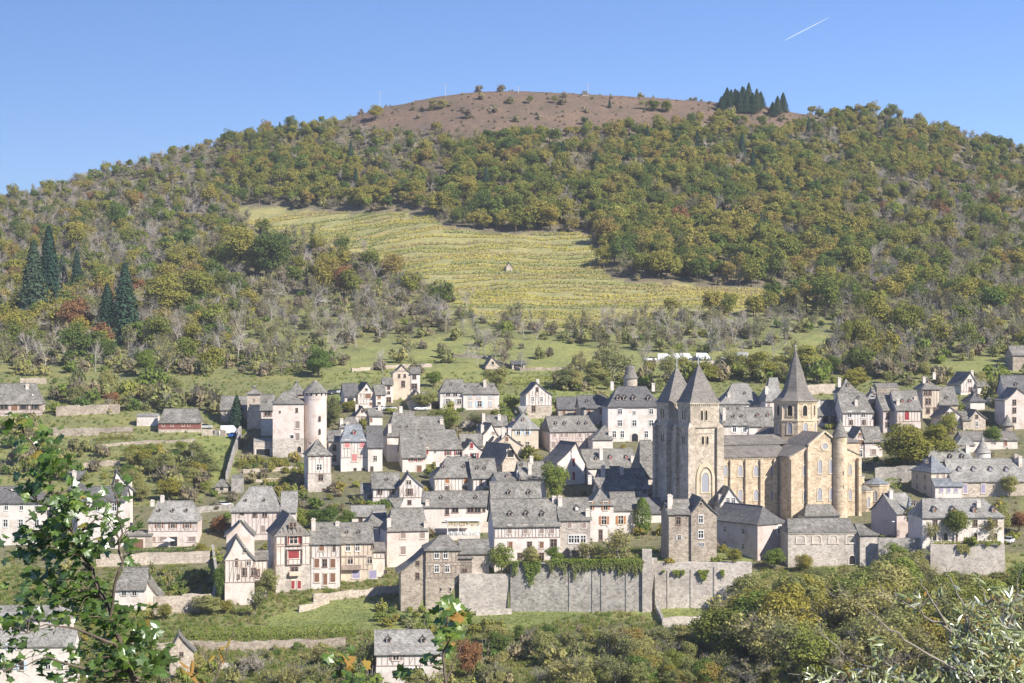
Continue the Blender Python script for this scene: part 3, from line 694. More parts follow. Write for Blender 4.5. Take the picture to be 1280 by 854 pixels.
H(None, 411, 426, 582, 550, 538, yaw=8, dep=7, wall='ochre', join=h, wins=[(560, [418], 4, 7, 'k'), (573, [418], 4, 7, 'k')])
h = H('grey-roofed house hidden behind the rose-shuttered house', 425, 452, 568, 533, 521, yaw=8, dep=7, wall='cream', hip=(.5, .5), chim=[(427, 523, .4), (434, 528, .1)])
h = H('big grey slate roof over a blank white wall, second row behind the town street', 484, 520, 578, 543, 514, yaw=12, dep=10, wall='white', hip=(.5, 0), chim=[(487, 530, .15), (501, 512, 1)], dorm=[(535, [500, 509], .7)])
H(None, 520, 556, 572, 540, 520, yaw=12, dep=9, wall='cream', join=h, chim=[(557, 524, .6)])
h = H('wide slate-roofed house with red shutters on pale walls', 503, 532, 591, 570, 537, yaw=9, dep=11, wall='cream', wins=[(573.5, [515, 524], 4, 6, 'sr'), (586, [524], 6, 8, 'cb')], dorm=[(549, [527], .7)])
H(None, 532, 578, 581, 560, 537, yaw=9, dep=11, wall='white', join=h, hip=(0, .25), wins=[(564, [544], 3, 5, 'w'), (565, [560, 572], 4, 8, 'sr'), (564, [534], 3, 8, 'cr')])
h = H('half-timbered white house with orange shutters and three dormers', 543, 591, 617, 595, 571, yaw=10, dep=10, wall='white', hip=(.8, 0), wins=[(600, [559, 582], 5, 8, 'co'), (610, [559, 581], 5, 4, 'k')], dorm=[(585, [554, 580], .9)], timber=[(595, 613)], chim=[(547, 575, .7)])
H(None, 591, 621, 617, 596, 573, yaw=10, dep=10, wall='white', join=h, wins=[(603, [601, 609.5], 3, 7, 'k')], dorm=[(587, [597, 606], .9)], timber=[(596, 613)])
h = H('white timbered house with green-lit window and a street gable', 466, 499, 633, 609, 591, yaw=6, dep=9, wall='white', wins=[(614, [475, 490], 5, 7, 'k'), (629, [483], 5, 4, 'k')], dorm=[(601, [484], .8)], timber=[(609, 622)])
H(None, 499, 529, 636, 608, 591, kind='front', yaw=6, dep=9, wall='white', join=h, apex=511, wins=[(603, [511], 6, 5, 'r'), (615, [512], 7, 7, 'k'), (628, [512], 4, 5, 'k')], timber=[(606, 622)])
H(None, 452, 466, 629, 615, 604, yaw=6, dep=6, wall='white', join=h, wins=[(621, [462], 5, 4, 'k')], timber=[(615, 627)])
h = H('long restaurant building with grey roof over a glazed terrace', 530, 612, 668, 632, 614, yaw=5, dep=9, wall='cream', wins=[(637, [569, 588, 597], 7, 7, 'k'), (637, [605], 3, 5, 'k'), (638, [559], 4, 10, 'k')], dorm=[(624, [552, 595], .9)], chim=[(534, 634, .05)], name='restaurant', cat='restaurant')
h = H('low slate shed roof beside the walled garden trees', 440, 480, 655, 644, 631.5, yaw=4, dep=7, wall='white', roof='slatelight', wins=[(649, [451], 4, 8, 'k')])
h = H('white house with two brown windows beside the pink-walled house', 457, 483, 692, 656, 637, yaw=8, dep=9, wall='white', wins=[(663, [465, 476], 5, 9, 'cu')], hip=(.5, 0))
h = H('large pale pink house with a steep two-peaked roof', 484, 536, 710, 661, 635, yaw=14, dep=9, wall='pink', hip=(.4, .1), wins=[(668, [504, 528], 6, 10, 'cu'), (688, [504], 6, 10, 'cu')], chim=[(532, 662, .1), (486, 648, .2)])
H(None, 486, 514, 690, 659, 622, kind='side', yaw=14, dep=10, wall='pink', join=h, hip=(.9, .9), d=h.d + 5)
# garden-level front row
h = H('tall narrow house with red bay windows stacked under a clipped gable', 345, 388, 741, 667, 643, kind='front', yaw=16, dep=12, wall='cream', roof='slate', apex=364, wins=[(656, [366], 7, 5, 'k'), (675, [367], 9, 9, 'sr'), (693, [367], 13, 10, 'cr'), (712, [368], 8, 6, 'k'), (731, [366, 374], 4, 10, 'Dcr')], timber=[(652, 680), (682, 706)], base=(706, 'palestone'), hipm=(1.6, 0), sidewin=4)
for va, vb_ in ((670, 681), (687, 705)):
    z0, z1 = h.Z(367, vb_), h.Z(367, va); x0, x1 = h.X(358), h.X(378)
    MB().box(x0, x1, -.5, 0, z0 - .15, z0).box(x0, x1, -.5, 0, z1, z1 + .15).box(x0, x0 + .2, -.5, 0, z0, z1).box(x1 - .2, x1, -.5, 0, z0, z1).build('bay_frame', M['timber'], h.root)
z0 = h.Z(368, 719.5); MB().box(h.X(361), h.X(374), -.9, 0, z0, z0 + .9).build('balcony', M['ochre'], h.root)
h = H('white terraced house with three rows of brown shutters', 389, 425, 737, 678, 653, yaw=6, dep=10, wall='white', wins=[(684, [402], 6, 9, 'cb'), (685, [418], 3, 7, 'k'), (704, [396, 416], 6, 11, 'cb'), (704, [406], 5, 9, 'k'), (722, [396, 416], 6, 11, 'cb'), (724, [406.5], 5, 14, 'Dcb')], dorm=[(661, [402], .5)], timber=[(678, 697)], tmat='timberpale', chim=[(386, 648, .7), (425, 652, .9)])
h = H('half-timbered ochre house with a jettied balcony and violet ground-floor doors', 426, 466, 728, 677, 653, yaw=8, dep=10, wall='ochre', wins=[(684, [435, 447], 5, 9, 'w'), (682, [466], 3, 8, 'k'), (700, [438], 6, 10, 'l'), (700, [462], 6, 9, 'l'), (718, [445, 466], 9, 10, 'cv')], dorm=[(667, [434, 449], .8)], timber=[(677, 695), (696, 712)])
z0 = h.Z(440, 711); MB().box(h.X(426), h.X(451), -1.0, 0, z0 - .15, z0).box(h.X(426), h.X(451), -1.0, -.93, z0, z0 + .9).build('balcony', M['timber'], h.root)
H(None, 466, 481, 722, 688, 678, yaw=8, dep=9, wall='cream', join=h, timber=[(688, 698)], wins=[(715, [482], 3, 4, 'k')])
h = H('grey-roofed timbered manor with a tall pointed roof above the parked car', 289, 352, 676, 637, 608, yaw=4, dep=9, wall='pink', roof='slatelight', hip=(.9, .55), wins=[(642, [302, 319, 331], 5, 8, 'k'), (661, [329], 5, 8, 'cu')], timber=[(637, 668)], dorm=[(627, [307, 330], .8)], tmat='timberpale')
H(None, 352, 370, 676, 638, 614, yaw=4, dep=8, wall='pink', roof='slatelight', join=h)
h = H('pale house of three stepped gables with a long right roof slope', 281, 318, 757, 699, 670, kind='front', yaw=8, dep=9, wall='cream', roof='slate', apex=296, wins=[(688, [306], 4, 6, 'l'), (703, [311], 5, 7, 'l'), (703, [296], 3, 8, 'k'), (715, [306, 317], 5, 9, 'k'), (721, [298], 3, 5, 'k')], timber=[(700, 728)], foot=6)
H(None, 283, 318, 730, 668, 650, kind='front', yaw=8, dep=8, wall='pink', join=h, apex=302, d=h.d + 5.0, chim=[(302, 645, .1)])
H(None, 318, 334, 748, 698, 688, yaw=8, dep=8, wall='cream', join=h, timber=[(700, 722)], wins=[(716, [322], 5, 8, 'k')], tmat='timberpale')
h = H('brown fortified house on the wall with timbered storey and blue-curtained windows', 532, 576, 764, 686, 669, yaw=6, dep=9, wall='stone', roof='slate', hip=(.7, .5), wins=[(693, [546, 557], 5, 9, 'w'), (711, [546, 559], 5, 8, 'w'), (737, [551, 563], 2, 5, 'n')], timber=[(686, 703), (706, 722)], foot=6)
H(None, 501, 533, 764, 713, 689, kind='front', yaw=6, dep=9, wall='stone', join=h, apex=531, wins=[(704, [522], 4, 5, 'k'), (720, [522], 4, 7, 'k')], foot=6)
H(None, 576, 590, 745, 696, 684, yaw=6, dep=7, wall='stone', join=h, wins=[(696, [581], 3, 5, 'k'), (713, [581], 5, 4, 'k')], timber=[(694, 702)])
h = H('low grey-roofed stone annex behind the fortified house', 576, 611, 724, 690, 674, yaw=6, dep=7, wall='tan', roof='slate')
h = H('wide half-timbered white house with three dormers, centre of the wall terrace', 618, 700, 704, 656, 623, yaw=7, dep=12, wall='white', roof='slate', wins=[(662, [637, 657, 677, 690], 5, 10, 'cu'), (681, [638, 677], 5, 8, 'cb'), (681, [662], 5, 7, 'k'), (679, [692], 7, 9, 'k'), (695, [677, 650], 5, 7, 'k')], dorm=[(645, [638, 658, 678], 1.1)], timber=[(656, 672)], tstep=.75, chim=[(697, 620, .9)], base=(676, 'white'))
H(None, 617, 678, 700, 640, 602, yaw=7, dep=11, wall='white', join=h, dorm=[(618, [636, 661], 1.0)], d=h.d + 13.5)
h = H('white house with conservatory and a terrace over an arcade', 700, 738, 702, 648, 622, yaw=7, dep=10, wall='palestone', roof='slate', wins=[(656, [712, 730], 5, 8, 'cu'), (674, [714, 721, 729], 6, 9, 'w')], dorm=[(638, [721], 1.1, 'w')], chim=[(697, 620, .7), (736, 636, .15)])
z0 = h.Z(720, 684); MB().box(h.X(709), h.X(738), -3.2, -.02, z0 - .3, z0).box(h.X(709), h.X(738), -3.2, -3.1, z0, z0 + .9).box(h.X(710), h.X(712), -3.1, -2.8, -3, z0 - .3).box(h.X(735), h.X(737), -3.1, -2.8, -3, z0 - .3).box(h.X(722), h.X(723.4), -3.1, -2.8, -3, z0 - .3).build('terrace', M['palestone'], h.root)
h = H('white house with orange shutters and a steep pyramid roof', 738, 767, 678, 629, 597, yaw=7, dep=9, wall='white', roof='slate', hip=(.95, .95), wins=[(632.5, [737.5, 757], 5, 10, 'so'), (650.5, [755], 6, 10, 'so'), (669, [751], 4, 12, 'k')], chim=[(729, 594, .9)], k=.4)
h = H('low white wing with orange-brown shuttered window behind the almond tree', 767, 796, 668, 636, 615, yaw=7, dep=9, wall='white', wins=[(650, [776], 6, 10, 'so')])
h = H('dark-roofed house in the shade of the abbey front', 798, 829, 655, 640, 622, yaw=10, dep=8, wall='cream', roof='slatedark')
h = H('tall brown stone house standing on the grass terrace', 864, 896, 702, 641, 622, kind='front', yaw=6, dep=10, wall='stone', roof='slate', apex=877, wins=[(630, [876], 3, 3, 'n'), (649, [876], 5, 9, 'w'), (668, [876], 6, 9, 'w'), (680.5, [875, 878.5], 3, 4, 'w')])
H(None, 836, 864, 702, 641, 624, yaw=6, dep=9, wall='stone', join=h, wins=[(651, [848], 5, 9, 'k'), (672, [849], 4, 6, 'sg')], chim=[(834, 618, .4), (838, 619, .7)])
h = H('small white half-timbered gable against the abbey wall', 900, 929, 663, 630, 609, kind='front', yaw=8, dep=7, wall='white', roof='slate', apex=912, wins=[(625.5, [910, 917], 4, 6, 'w')], timber=[(628, 636)], chim=[(895, 618, .3)])
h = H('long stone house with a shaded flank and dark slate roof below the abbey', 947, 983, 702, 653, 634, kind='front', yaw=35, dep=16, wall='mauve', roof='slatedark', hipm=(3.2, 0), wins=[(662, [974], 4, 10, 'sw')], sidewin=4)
h = H('long cloister chapel with blind arches and a grey roof', 985, 1075, 709, 664.5, 648, yaw=5, dep=9, wall='palestone', roof='slate', hip=(.2, .3), wins=[], oh=.25, name='chapel', cat='chapel')
for u in (1001, 1021, 1041.5, 1063):
    x = h.X(u); z = h.Z(u, 674.5); window(h.root, x, 0, z, 1.75, 1.75, 'an', frame=M['frame'], glass=M['palestone'], name='blind_arch')
MB().box(0, h.wd, -.18, .0, h.ze - .5, h.ze - .3).build('cornice', M['frame'], h.root)
x = h.X(1065); window(h.root, x, 0, h.Z(1065, 700), 1.3, 2.0, 'an', name='door', glass=M['dark'])
H(None, 1075, 1097, 709, 667, 654, yaw=5, dep=7, wall='palestone', join=h, hip=(0, .8))
h = H('small slate-roofed lean house between chapel and abbey transept', 1006, 1050, 662, 643, 631, yaw=8, dep=6, wall='cream', roof='slate', hip=(.4, .4))
# middle of the village
h = H('white gabled half-timbered house alone on the grass above the roofs', 657, 690, 524, 493, 478, kind='front', yaw=10, dep=9, wall='white', roof='slate', apex=671, wins=[(487, [671.5], 3, 5, 'k'), (499, [666, 677], 3, 6, 'w'), (511, [667], 4, 7, 'k')], timber=[(489, 507)], base=(508, 'tan'), chim=[(672, 474, .6)], sidewin=2)
h = H('small stone barn with steep roof alone in the meadow', 607, 628, 463, 458, 445, kind='front', yaw=10, dep=7, wall='tan', apex=615, roof='slatebrown', wins=[(454, [616], 3, 4, 'n')], name='barn', cat='barn', oh=.5)
h = H('dark open-fronted cart shed beside the meadow barn', 640, 656, 462, 454, 451, yaw=4, dep=5, wall='tan', roof='slatedark', wins=[(458.5, [648], 12, 5, 'n')], name='cart_shed', cat='shed', k=0)
h = H('long grey stone house with two brown shutters, left of the white chateau', 698, 725, 524, 510, 496, yaw=5, dep=8, wall='tan', roof='slatedark', wins=[(515, [705, 719.5], 4, 7, 'cb')], dorm=[(505, [712], .6)])
H(None, 725, 759, 536, 509, 494, yaw=5, dep=9, wall='tan', roof='slatedark', join=h, wins=[(515, [736, 751], 4, 7, 'cb'), (529, [751], 4, 7, 'cb')], dorm=[(503, [734, 750], .9)])
h = H('big white chateau with mullioned windows and four dark dormers', 760, 829, 553, 507, 483, yaw=5, dep=13, wall='white', roof='slatedark', hip=(.55, .6), wins=[(514.5, [775, 814], 5, 6, 'w'), (516, [793], 3, 4, 'w'), (529, [775, 814], 5, 7, 'w'), (529, [793], 5, 7, 'w'), (543, [768, 778, 808], 4, 8, 'w'), (547, [793.5], 8, 10, 'a')], dorm=[(500, [773, 781, 792, 811], 1.4)], chim=[(816.5, 479, .9, 'white'), (765, 477, .95, 'white')], name='chateau', cat='mansion')
d = h.d + 10; c = W(788, 481, d); root = empty('lookout_turret', (c.x, c.y, gz(c.x, c.y))); tag(root, 'round lookout turret with a bell-shaped slate cap behind the chateau', 'tower')
zf = lambda v: (427 - v) / F * d - root.location.z; r = 8.6 * d / F
MB().lathe([(r, -3), (r, zf(472)), (.01, zf(472))], 20).build('wall', M['tan'], root)
MB().lathe([(r * 1.18, zf(473)), (r * .9, zf(469)), (r * .72, zf(463)), (r * .6, zf(459)), (r * .4, zf(457.5)), (.05, zf(456.8)), (.05, zf(452))], 20).build('roof', M['slatebrown'], root)
h = H('cream house with pale blue shutters and hipped dormered roof', 640, 673, 566, 534, 507.5, yaw=8, dep=11, wall='ochre', roof='slatelight', hip=(.95, .95), wins=[(540, [648, 659], 4, 7, 'sl'), (557, [659.5], 4, 9, 'r'), (554, [649], 3, 4, 'k')], dorm=[(526, [642, 654], .9, 'b'), (516, [645], .7)], k=.1)
h = H('ochre gable with broken roof line left of the blue-shuttered house', 617, 653, 572, 556, 542, kind='front', yaw=8, dep=7, wall='ochre', roof='slate', apex=634, wins=[(549, [633.5], 4, 6, 'cb')], chim=[(629, 534, .1), (637, 535, .3)])
h = H('small white gable with dark roof and wide chimney behind the open hayloft', 604, 622, 558, 543, 529, kind='front', yaw=20, dep=10, wall='cream', roof='slate', apex=615, wins=[(541, [617], 5, 3, 'cu')], chim=[(602, 531, .3), (604, 517, .9)])
h = H('grey slate house top hidden behind small gables and chimneys', 607, 634, 548, 531, 519, yaw=6, dep=8, wall='cream', roof='slate', chim=[(624, 518, .6)])
h = H('little white house with a sweeping curved gable and red shutters', 578, 605, 580, 563, 550, kind='front', yaw=10, dep=9, wall='white', roof='slate', apex=590, wins=[(557, [589.5], 4, 7, 'cr'), (570, [593], 5, 7, 'sr'), (571, [583], 4, 6, 'cu')], k=.45)
h = H('grey-roofed house above the little curved gable', 577, 603, 568, 556, 542, yaw=8, dep=8, wall='cream', roof='slate')
h = H('open hayloft barn with a wide dark gable opening', 628, 651, 600, 576, 555, kind='front', yaw=28, dep=13, wall='tan', roof='slate', apex=637, wins=[(567, [638], 8, 9, 'n')], name='hayloft_barn', cat='barn', oh=.8)
h = H('stepped white house with chimneys beside the big walnut tree', 652, 683, 628, 597, 577, yaw=12, dep=9, wall='white', roof='slate', chim=[(662, 578, .3), (664, 570, .9)], dorm=[(583, [652], .8)], wins=[(600, [652], 5, 5, 'k')])
H(None, 622, 652, 628, 600, 590, yaw=12, dep=9, wall='white', join=h, dorm=[(597, [634], .8, 'b')], chim=[(648, 588, .3)])
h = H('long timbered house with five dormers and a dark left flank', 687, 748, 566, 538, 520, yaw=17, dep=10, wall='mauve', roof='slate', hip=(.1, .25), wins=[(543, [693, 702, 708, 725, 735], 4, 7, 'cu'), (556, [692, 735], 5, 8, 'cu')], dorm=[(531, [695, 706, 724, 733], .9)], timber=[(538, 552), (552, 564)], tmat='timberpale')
h = H('white gable wall with red shutters beside the walnut tree', 697, 731, 608, 577, 553, kind='front', yaw=22, dep=10, wall='white', roof='slatedark', apex=720, wins=[(578, [717], 3, 10, 'cr'), (591, [702], 4, 7, 'cr'), (595, [717], 3, 10, 'cr')])
h = H('small grey roofs stepping down east of the five-dormer house', 741, 766, 570, 548, 532, yaw=10, dep=9, wall='cream', roof='slate', hip=(.9, .2), chim=[(763, 544, .3)])
h = H('slate-roofed house with two red dormers and a dark left gable', 735, 798, 606, 583, 561, yaw=18, dep=10, wall='cream', roof='slate', dorm=[(575, [745], .9), (574, [763, 783], 1.0, 'r')], chim=[(751, 561, .5), (790, 570, .3)])
h = H('broad grey roof with small skylight dormers over a white half-timbered wall', 755, 811, 628, 611, 586, yaw=14, dep=10, wall='white', roof='slate', dorm=[(599, [763, 775, 796], .8)], chim=[(752, 582, .5), (777, 584, .8)], timber=[(611, 624)], wins=[(614, [790, 806], 5, 7, 'cu')])
h = H('shaded house close under the abbey towers', 800, 826, 618, 594, 550, yaw=14, dep=10, wall='cream', roof='slate', hip=(.3, .2), wins=[(607, [818], 5, 7, 'k')])
# behind and right of the abbey
h = H('white house with four dormers in two rows behind the abbey nave', 904, 936, 546, 530, 507, yaw=5, dep=9, wall='white', roof='slate', wins=[(535.5, [918, 931], 4, 9, 'sw')], dorm=[(522, [917, 927], .9), (512, [910, 922], .7)], chim=[(903.5, 510, .3)])
H(None, 936, 968, 546, 531, 509, yaw=5, dep=9, wall='white', roof='slate', join=h, wins=[(538, [950, 960], 4, 9, 'cu')], dorm=[(521, [947, 960], 1.0, 'b')])
h = H('pale house with a tall hipped roof behind the abbey nave', 901, 957, 524, 503, 479, yaw=5, dep=10, wall='white', roof='slatelight', hip=(.9, .9), dorm=[(493, [931], .8)], chim=[(911, 491, .4)], wins=[(508, [920, 940], 4, 5, 'cu')], k=.4)
h = H('narrow steep-roofed house left of the lantern spire', 957, 979, 528, 499, 472, yaw=10, dep=8, wall='white', roof='slatelight', hip=(.6, .1), wins=[(506, [961], 3, 7, 'cu')], chim=[(958, 483, .4)])
h = H('grey-roofed house with an open red balcony right of the lantern', 1023, 1052, 533, 518, 500, yaw=4, dep=9, wall='mauve', roof='slate', wins=[(524, [1032, 1042], 7, 8, 'nk')], dorm=[(509, [1033, 1045], .9, 'b')], chim=[(1023, 500, .6)])
h = H('timbered white house with a pyramid-roofed watch room on top', 1053, 1092, 540, 514, 491, yaw=6, dep=9, wall='white', roof='slate', wins=[(518, [1062, 1079], 5, 7, 'w'), (528, [1064, 1080], 4, 5, 'k')], dorm=[(498, [1073], .8)], chim=[(1070, 500, .4)], timber=[(514, 533)], hip=(0, .3))
H(None, 1049, 1073, 526, 489, 473.5, yaw=6, dep=6, wall='white', roof='slate', hip=(.95, .95), join=h, dorm=[(483, [1060], .9, 'b')], chim=[(1047, 472, .6)], timber=[(489, 498)], d=h.d + 5)
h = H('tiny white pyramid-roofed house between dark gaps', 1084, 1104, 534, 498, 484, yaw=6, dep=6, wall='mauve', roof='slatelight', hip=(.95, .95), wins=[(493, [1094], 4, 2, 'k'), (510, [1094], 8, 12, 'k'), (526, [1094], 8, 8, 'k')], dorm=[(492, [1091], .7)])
h = H('ruined brown stone wall house on the slope behind the tiny pyramid roof', 1096, 1124, 503, 484, 479, yaw=6, dep=5, wall='stone', roof='slatebrown', name='ruined_house', cat='ruin', oh=.05, k=0)
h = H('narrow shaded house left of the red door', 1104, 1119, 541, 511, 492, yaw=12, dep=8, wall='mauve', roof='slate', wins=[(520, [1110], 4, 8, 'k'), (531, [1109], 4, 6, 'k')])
h = H('half-timbered house with a red door and two red dormers', 1121, 1151, 543, 511, 488, yaw=8, dep=9, wall='pink', roof='slate', wins=[(519, [1133.5], 6, 12, 'Dcr')], dorm=[(503, [1128, 1137], .9, 'r')], chim=[(1122, 499, .3), (1144, 496, .6)], timber=[(512, 527)])
h = H('white gabled half-timbered cottage above the apse', 1066, 1081, 572, 549, 534, kind='front', yaw=6, dep=8, wall='white', roof='slate', apex=1076, wins=[(543, [1075], 4, 4, 'cb'), (553, [1076], 8, 6, 'cb'), (567, [1076], 4, 8, 'w')], timber=[(541, 561)])
H(None, 1081, 1103, 572, 551, 533, yaw=6, dep=8, wall='white', join=h, wins=[(553, [1096], 7, 5, 'cb'), (565, [1092], 6, 7, 'cu')])
h = H('tall ochre tower house with hipped roof and three window rows', 1153, 1175, 523, 485, 471, yaw=6, dep=8, wall='ochre', roof='slate', hip=(.8, .8), wins=[(491, [1157, 1162.5], 4, 6, 'k'), (502, [1160], 6, 7, 'k'), (513, [1160, 1169], 4, 7, 'k')], dorm=[(479, [1161], .9, 'b')], timber=[(485, 510)], chim=[(1155, 471, .7), (1168, 472, 1)])
H(None, 1175, 1197, 523, 504, 483, yaw=6, dep=8, wall='ochre', roof='slate', join=h, dorm=[(499, [1183], .9)])
h = H('white gabled half-timbered house highest on the right slope', 1201, 1222, 494, 480, 465, kind='front', yaw=14, dep=9, wall='white', roof='slate', apex=1213, wins=[(476, [1212], 5, 4, 'b'), (487, [1213], 4, 5, 'k'), (489, [1224], 3, 4, 'k')], timber=[(478, 490)], chim=[(1220, 463, .4)])
H(None, 1222, 1235, 494, 482, 470, yaw=14, dep=8, wall='white', join=h, wins=[(487, [1230], 3, 4, 'k')])
h = H('small pyramid-roofed white house below the highest right gable', 1213, 1231, 513, 500, 486, yaw=8, dep=6.5, wall='white', roof='slatedark', hip=(.95, .95), dorm=[(496, [1223], .8)])
h = H('white gabled timbered house above the big autumn tree', 1176, 1205, 537, 521, 508, kind='front', yaw=8, dep=8, wall='white', roof='slate', apex=1188, wins=[(518, [1184, 1191], 4, 5, 'k'), (529, [1193], 6, 4, 'k'), (530, [1183], 4, 5, 'k')], timber=[(519, 531)])
h = H('stone gabled house right of the timbered gable', 1212, 1232, 538, 522, 512, kind='front', yaw=8, dep=8, wall='tan', roof='slate', apex=1220, wins=[(521, [1221], 3, 4, 'k'), (530, [1221], 3, 6, 'w')])
H(None, 1204, 1213, 538, 524, 514, yaw=8, dep=8, wall='tan', join=h)
h = H('slate-roofed house over a pink house on the right edge', 1257, 1310, 506, 490, 469, yaw=4, dep=9, wall='cream', roof='slatedark', dorm=[(482, [1270], 1.0)])
h = H('tall pink house with three stacked dark windows at the right edge', 1256, 1300, 537, 500, 485, kind='front', yaw=4, dep=9, wall='pink', roof='slate', apex=1272, wins=[(503, [1268], 4, 6, 'k'), (513, [1268], 4, 6, 'k'), (525, [1268], 4, 6, 'k')], k=.5)
h = H('stone house with grey roof up on the wooded right slope', 1266, 1296, 464, 443, 432, yaw=4, dep=8, wall='stone', roof='slate')
h = H('low white garage below the right slope gardens', 1238, 1256, 508, 500, 498, yaw=4, dep=5, wall='white', roof='slatelight', wins=[(504, [1248], 11, 6, 'nk')], name='garage', cat='garage', k=0, oh=.2)
h = H('long low grey-roofed house with a red door behind the manor', 1204, 1272, 563, 549, 539, yaw=4, dep=8, wall='cream', roof='slatebrown', wins=[(553.5, [1257], 4, 8, 'Dcb')])
h = H('small white house with hipped roof left of the turret', 1196, 1219, 566, 555, 545, yaw=6, dep=7, wall='cream', roof='slatelight', hip=(.8, .3))
d = depth(1259, 545); c = W(1259, 535, d); root = empty('dovecote', (c.x, c.y, gz(c.x, c.y))); tag(root, 'small dark round dovecote with conical slate roof by the pink house', 'tower')
zf = lambda v: (427 - v) / F * d - root.location.z; r = 6.5 * d / F
MB().lathe([(r, -3), (r, zf(531)), (.01, zf(531))], 16).build('wall', M['stone'], root)
MB().lathe([(r * 1.4, zf(532)), (r * .9, zf(528)), (r * .4, zf(522)), (.03, zf(518))], 16).build('roof', M['slate'], root)
d = depth(1228, 592); c = W(1228, 570, d); root = empty('stair_turret', (c.x, c.y, gz(c.x, c.y))); tag(root, 'white round stair turret with a slender pointed slate roof', 'tower')
zf = lambda v: (427 - v) / F * d - root.location.z; r = 10 * d / F
MB().lathe([(r, -3), (r, zf(564)), (.01, zf(564))], 20).build('wall', M['white'], root)
MB().lathe([(r * 1.12, zf(566)), (r * .75, zf(561)), (r * .35, zf(554)), (r * .1, zf(547)), (.04, zf(541))], 20).build('roof', M['slatelight'], root)
h = H('upper manor range with pale roof and two dormers', 1161, 1216, 600, 575, 558, yaw=8, dep=9, wall='cream', roof='slatelight', hip=(.3, 0), dorm=[(573, [1188, 1203], 1.1)], chim=[(1214, 557, .6)])
h = H('long manor with pale slate roof and four violet dormers', 1190, 1300, 622, 600, 573, yaw=5, dep=11, wall='tan', roof='slatelight', wins=[(611, [1206.5], 5, 11, 'cv'), (611, [1229], 5, 11, 'cv')], dorm=[(589, [1199, 1217, 1238, 1258], 1.1, 'v')], chim=[(1270, 568, .9), (1275, 570, .7)])
h = H('blue-grey hipped corner pavilion of the manor with a shaded flank', 1164, 1189, 622, 589, 569, yaw=18, dep=10, wall='ochre', roof='slateblue', hip=(.6, .5), wins=[(595, [1172, 1180], 3, 7, 'cu')], dorm=[(579, [1158], 1.0)], sidewin=4)
h = H('low white wing with violet shutters and blue-grey roof before the manor', 1169, 1203, 625, 606, 598, yaw=5, dep=5, wall='white', roof='slateblue', wins=[(611, [1177, 1186, 1195], 4, 8, 'cv')], k=0)
h = H('white school-like building with pale hipped roof behind the round trees', 1153, 1255, 681, 645, 623, yaw=5, dep=11, wall='white', roof='slatelight', hip=(.3, .5), wins=[(654, [1169, 1187, 1219, 1244], 5, 8, 'k'), (671, [1168, 1182, 1219, 1244], 5, 10, 'a')], dorm=[(640, [1168, 1191, 1218, 1242], 1.2, 'b')], chim=[(1223, 626, .6)])
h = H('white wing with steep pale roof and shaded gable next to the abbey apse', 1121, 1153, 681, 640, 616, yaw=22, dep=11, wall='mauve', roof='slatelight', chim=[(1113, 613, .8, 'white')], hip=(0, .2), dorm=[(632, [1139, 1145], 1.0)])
z0 = h.Z(1137, 637); x0 = h.X(1137); MB().lathe([(.75, 0), (.5, 1.2), (.04, 3.4)], 8, c=(0, 0)).build('spirelet', M['slateblue'], h.root).location = (x0, .2, z0)
# foot of the village
h = H('half-timbered white house with pale roof at the foot of the gardens', 470, 554, 860, 815, 787, yaw=4, dep=9, wall='white', roof='slatelight', hip=(.0, .5), wins=[(820.5, [495, 534], 8, 9, 'scu' if False else 'su'), (842, [512, 520], 6, 14, 'w')], dorm=[(803, [486, 529], 1.1)], timber=[(815, 832)], tmat='timberpale', d=334)
# ------------------------------------------------------------------ the abbey church
class Church:
    def __init__(s):
        s.th = R(20); s.c = math.cos(s.th); s.s = math.sin(s.th)
        d = 463.0; s.o = Vector(((863 - 640) / F * d, d, (427 - 668) / F * d)); s.z0 = -8.0
        s.root = empty('abbey_church', s.o, s.th); tag(s.root, 'romanesque abbey church of yellow stone with twin square towers and octagonal lantern spire', 'church')
    X = H.X; yd = H.yd; Z = H.Z
C = Church(); rt = C.root; ST = M['church']; SG = M['churchgrey']; TR = M['churchtrim']; SL = M['slatebrown']
def pyr_roof(b, x0, x1, y0, y1, z0, z1, fl=.28, flz=.5):
    cx, cy = (x0 + x1) / 2, (y0 + y1) / 2; r = .96
    a = [(x0-fl, y0-fl, z0), (x1+fl, y0-fl, z0), (x1+fl, y1+fl, z0), (x0-fl, y1+fl, z0)]
    hx, hy = (x1 - x0) / 2 * r, (y1 - y0) / 2 * r
    m = [(cx-hx, cy-hy, z0+flz), (cx+hx, cy-hy, z0+flz), (cx+hx, cy+hy, z0+flz), (cx-hx, cy+hy, z0+flz)]
    b.add(a + m + [(cx, cy, z1)], [(0,1,5,4),(1,2,6,5),(2,3,7,6),(3,0,4,7),(4,5,8),(5,6,8),(6,7,8),(7,4,8),(3,2,1,0)])
def arch_win(x, y, z, wd, h, rz=0.0, glass='leaded', frame=None, name='window'):
    return window(rt, x, y, z, wd, h, 'an', rz, frame or TR, M[glass], name)
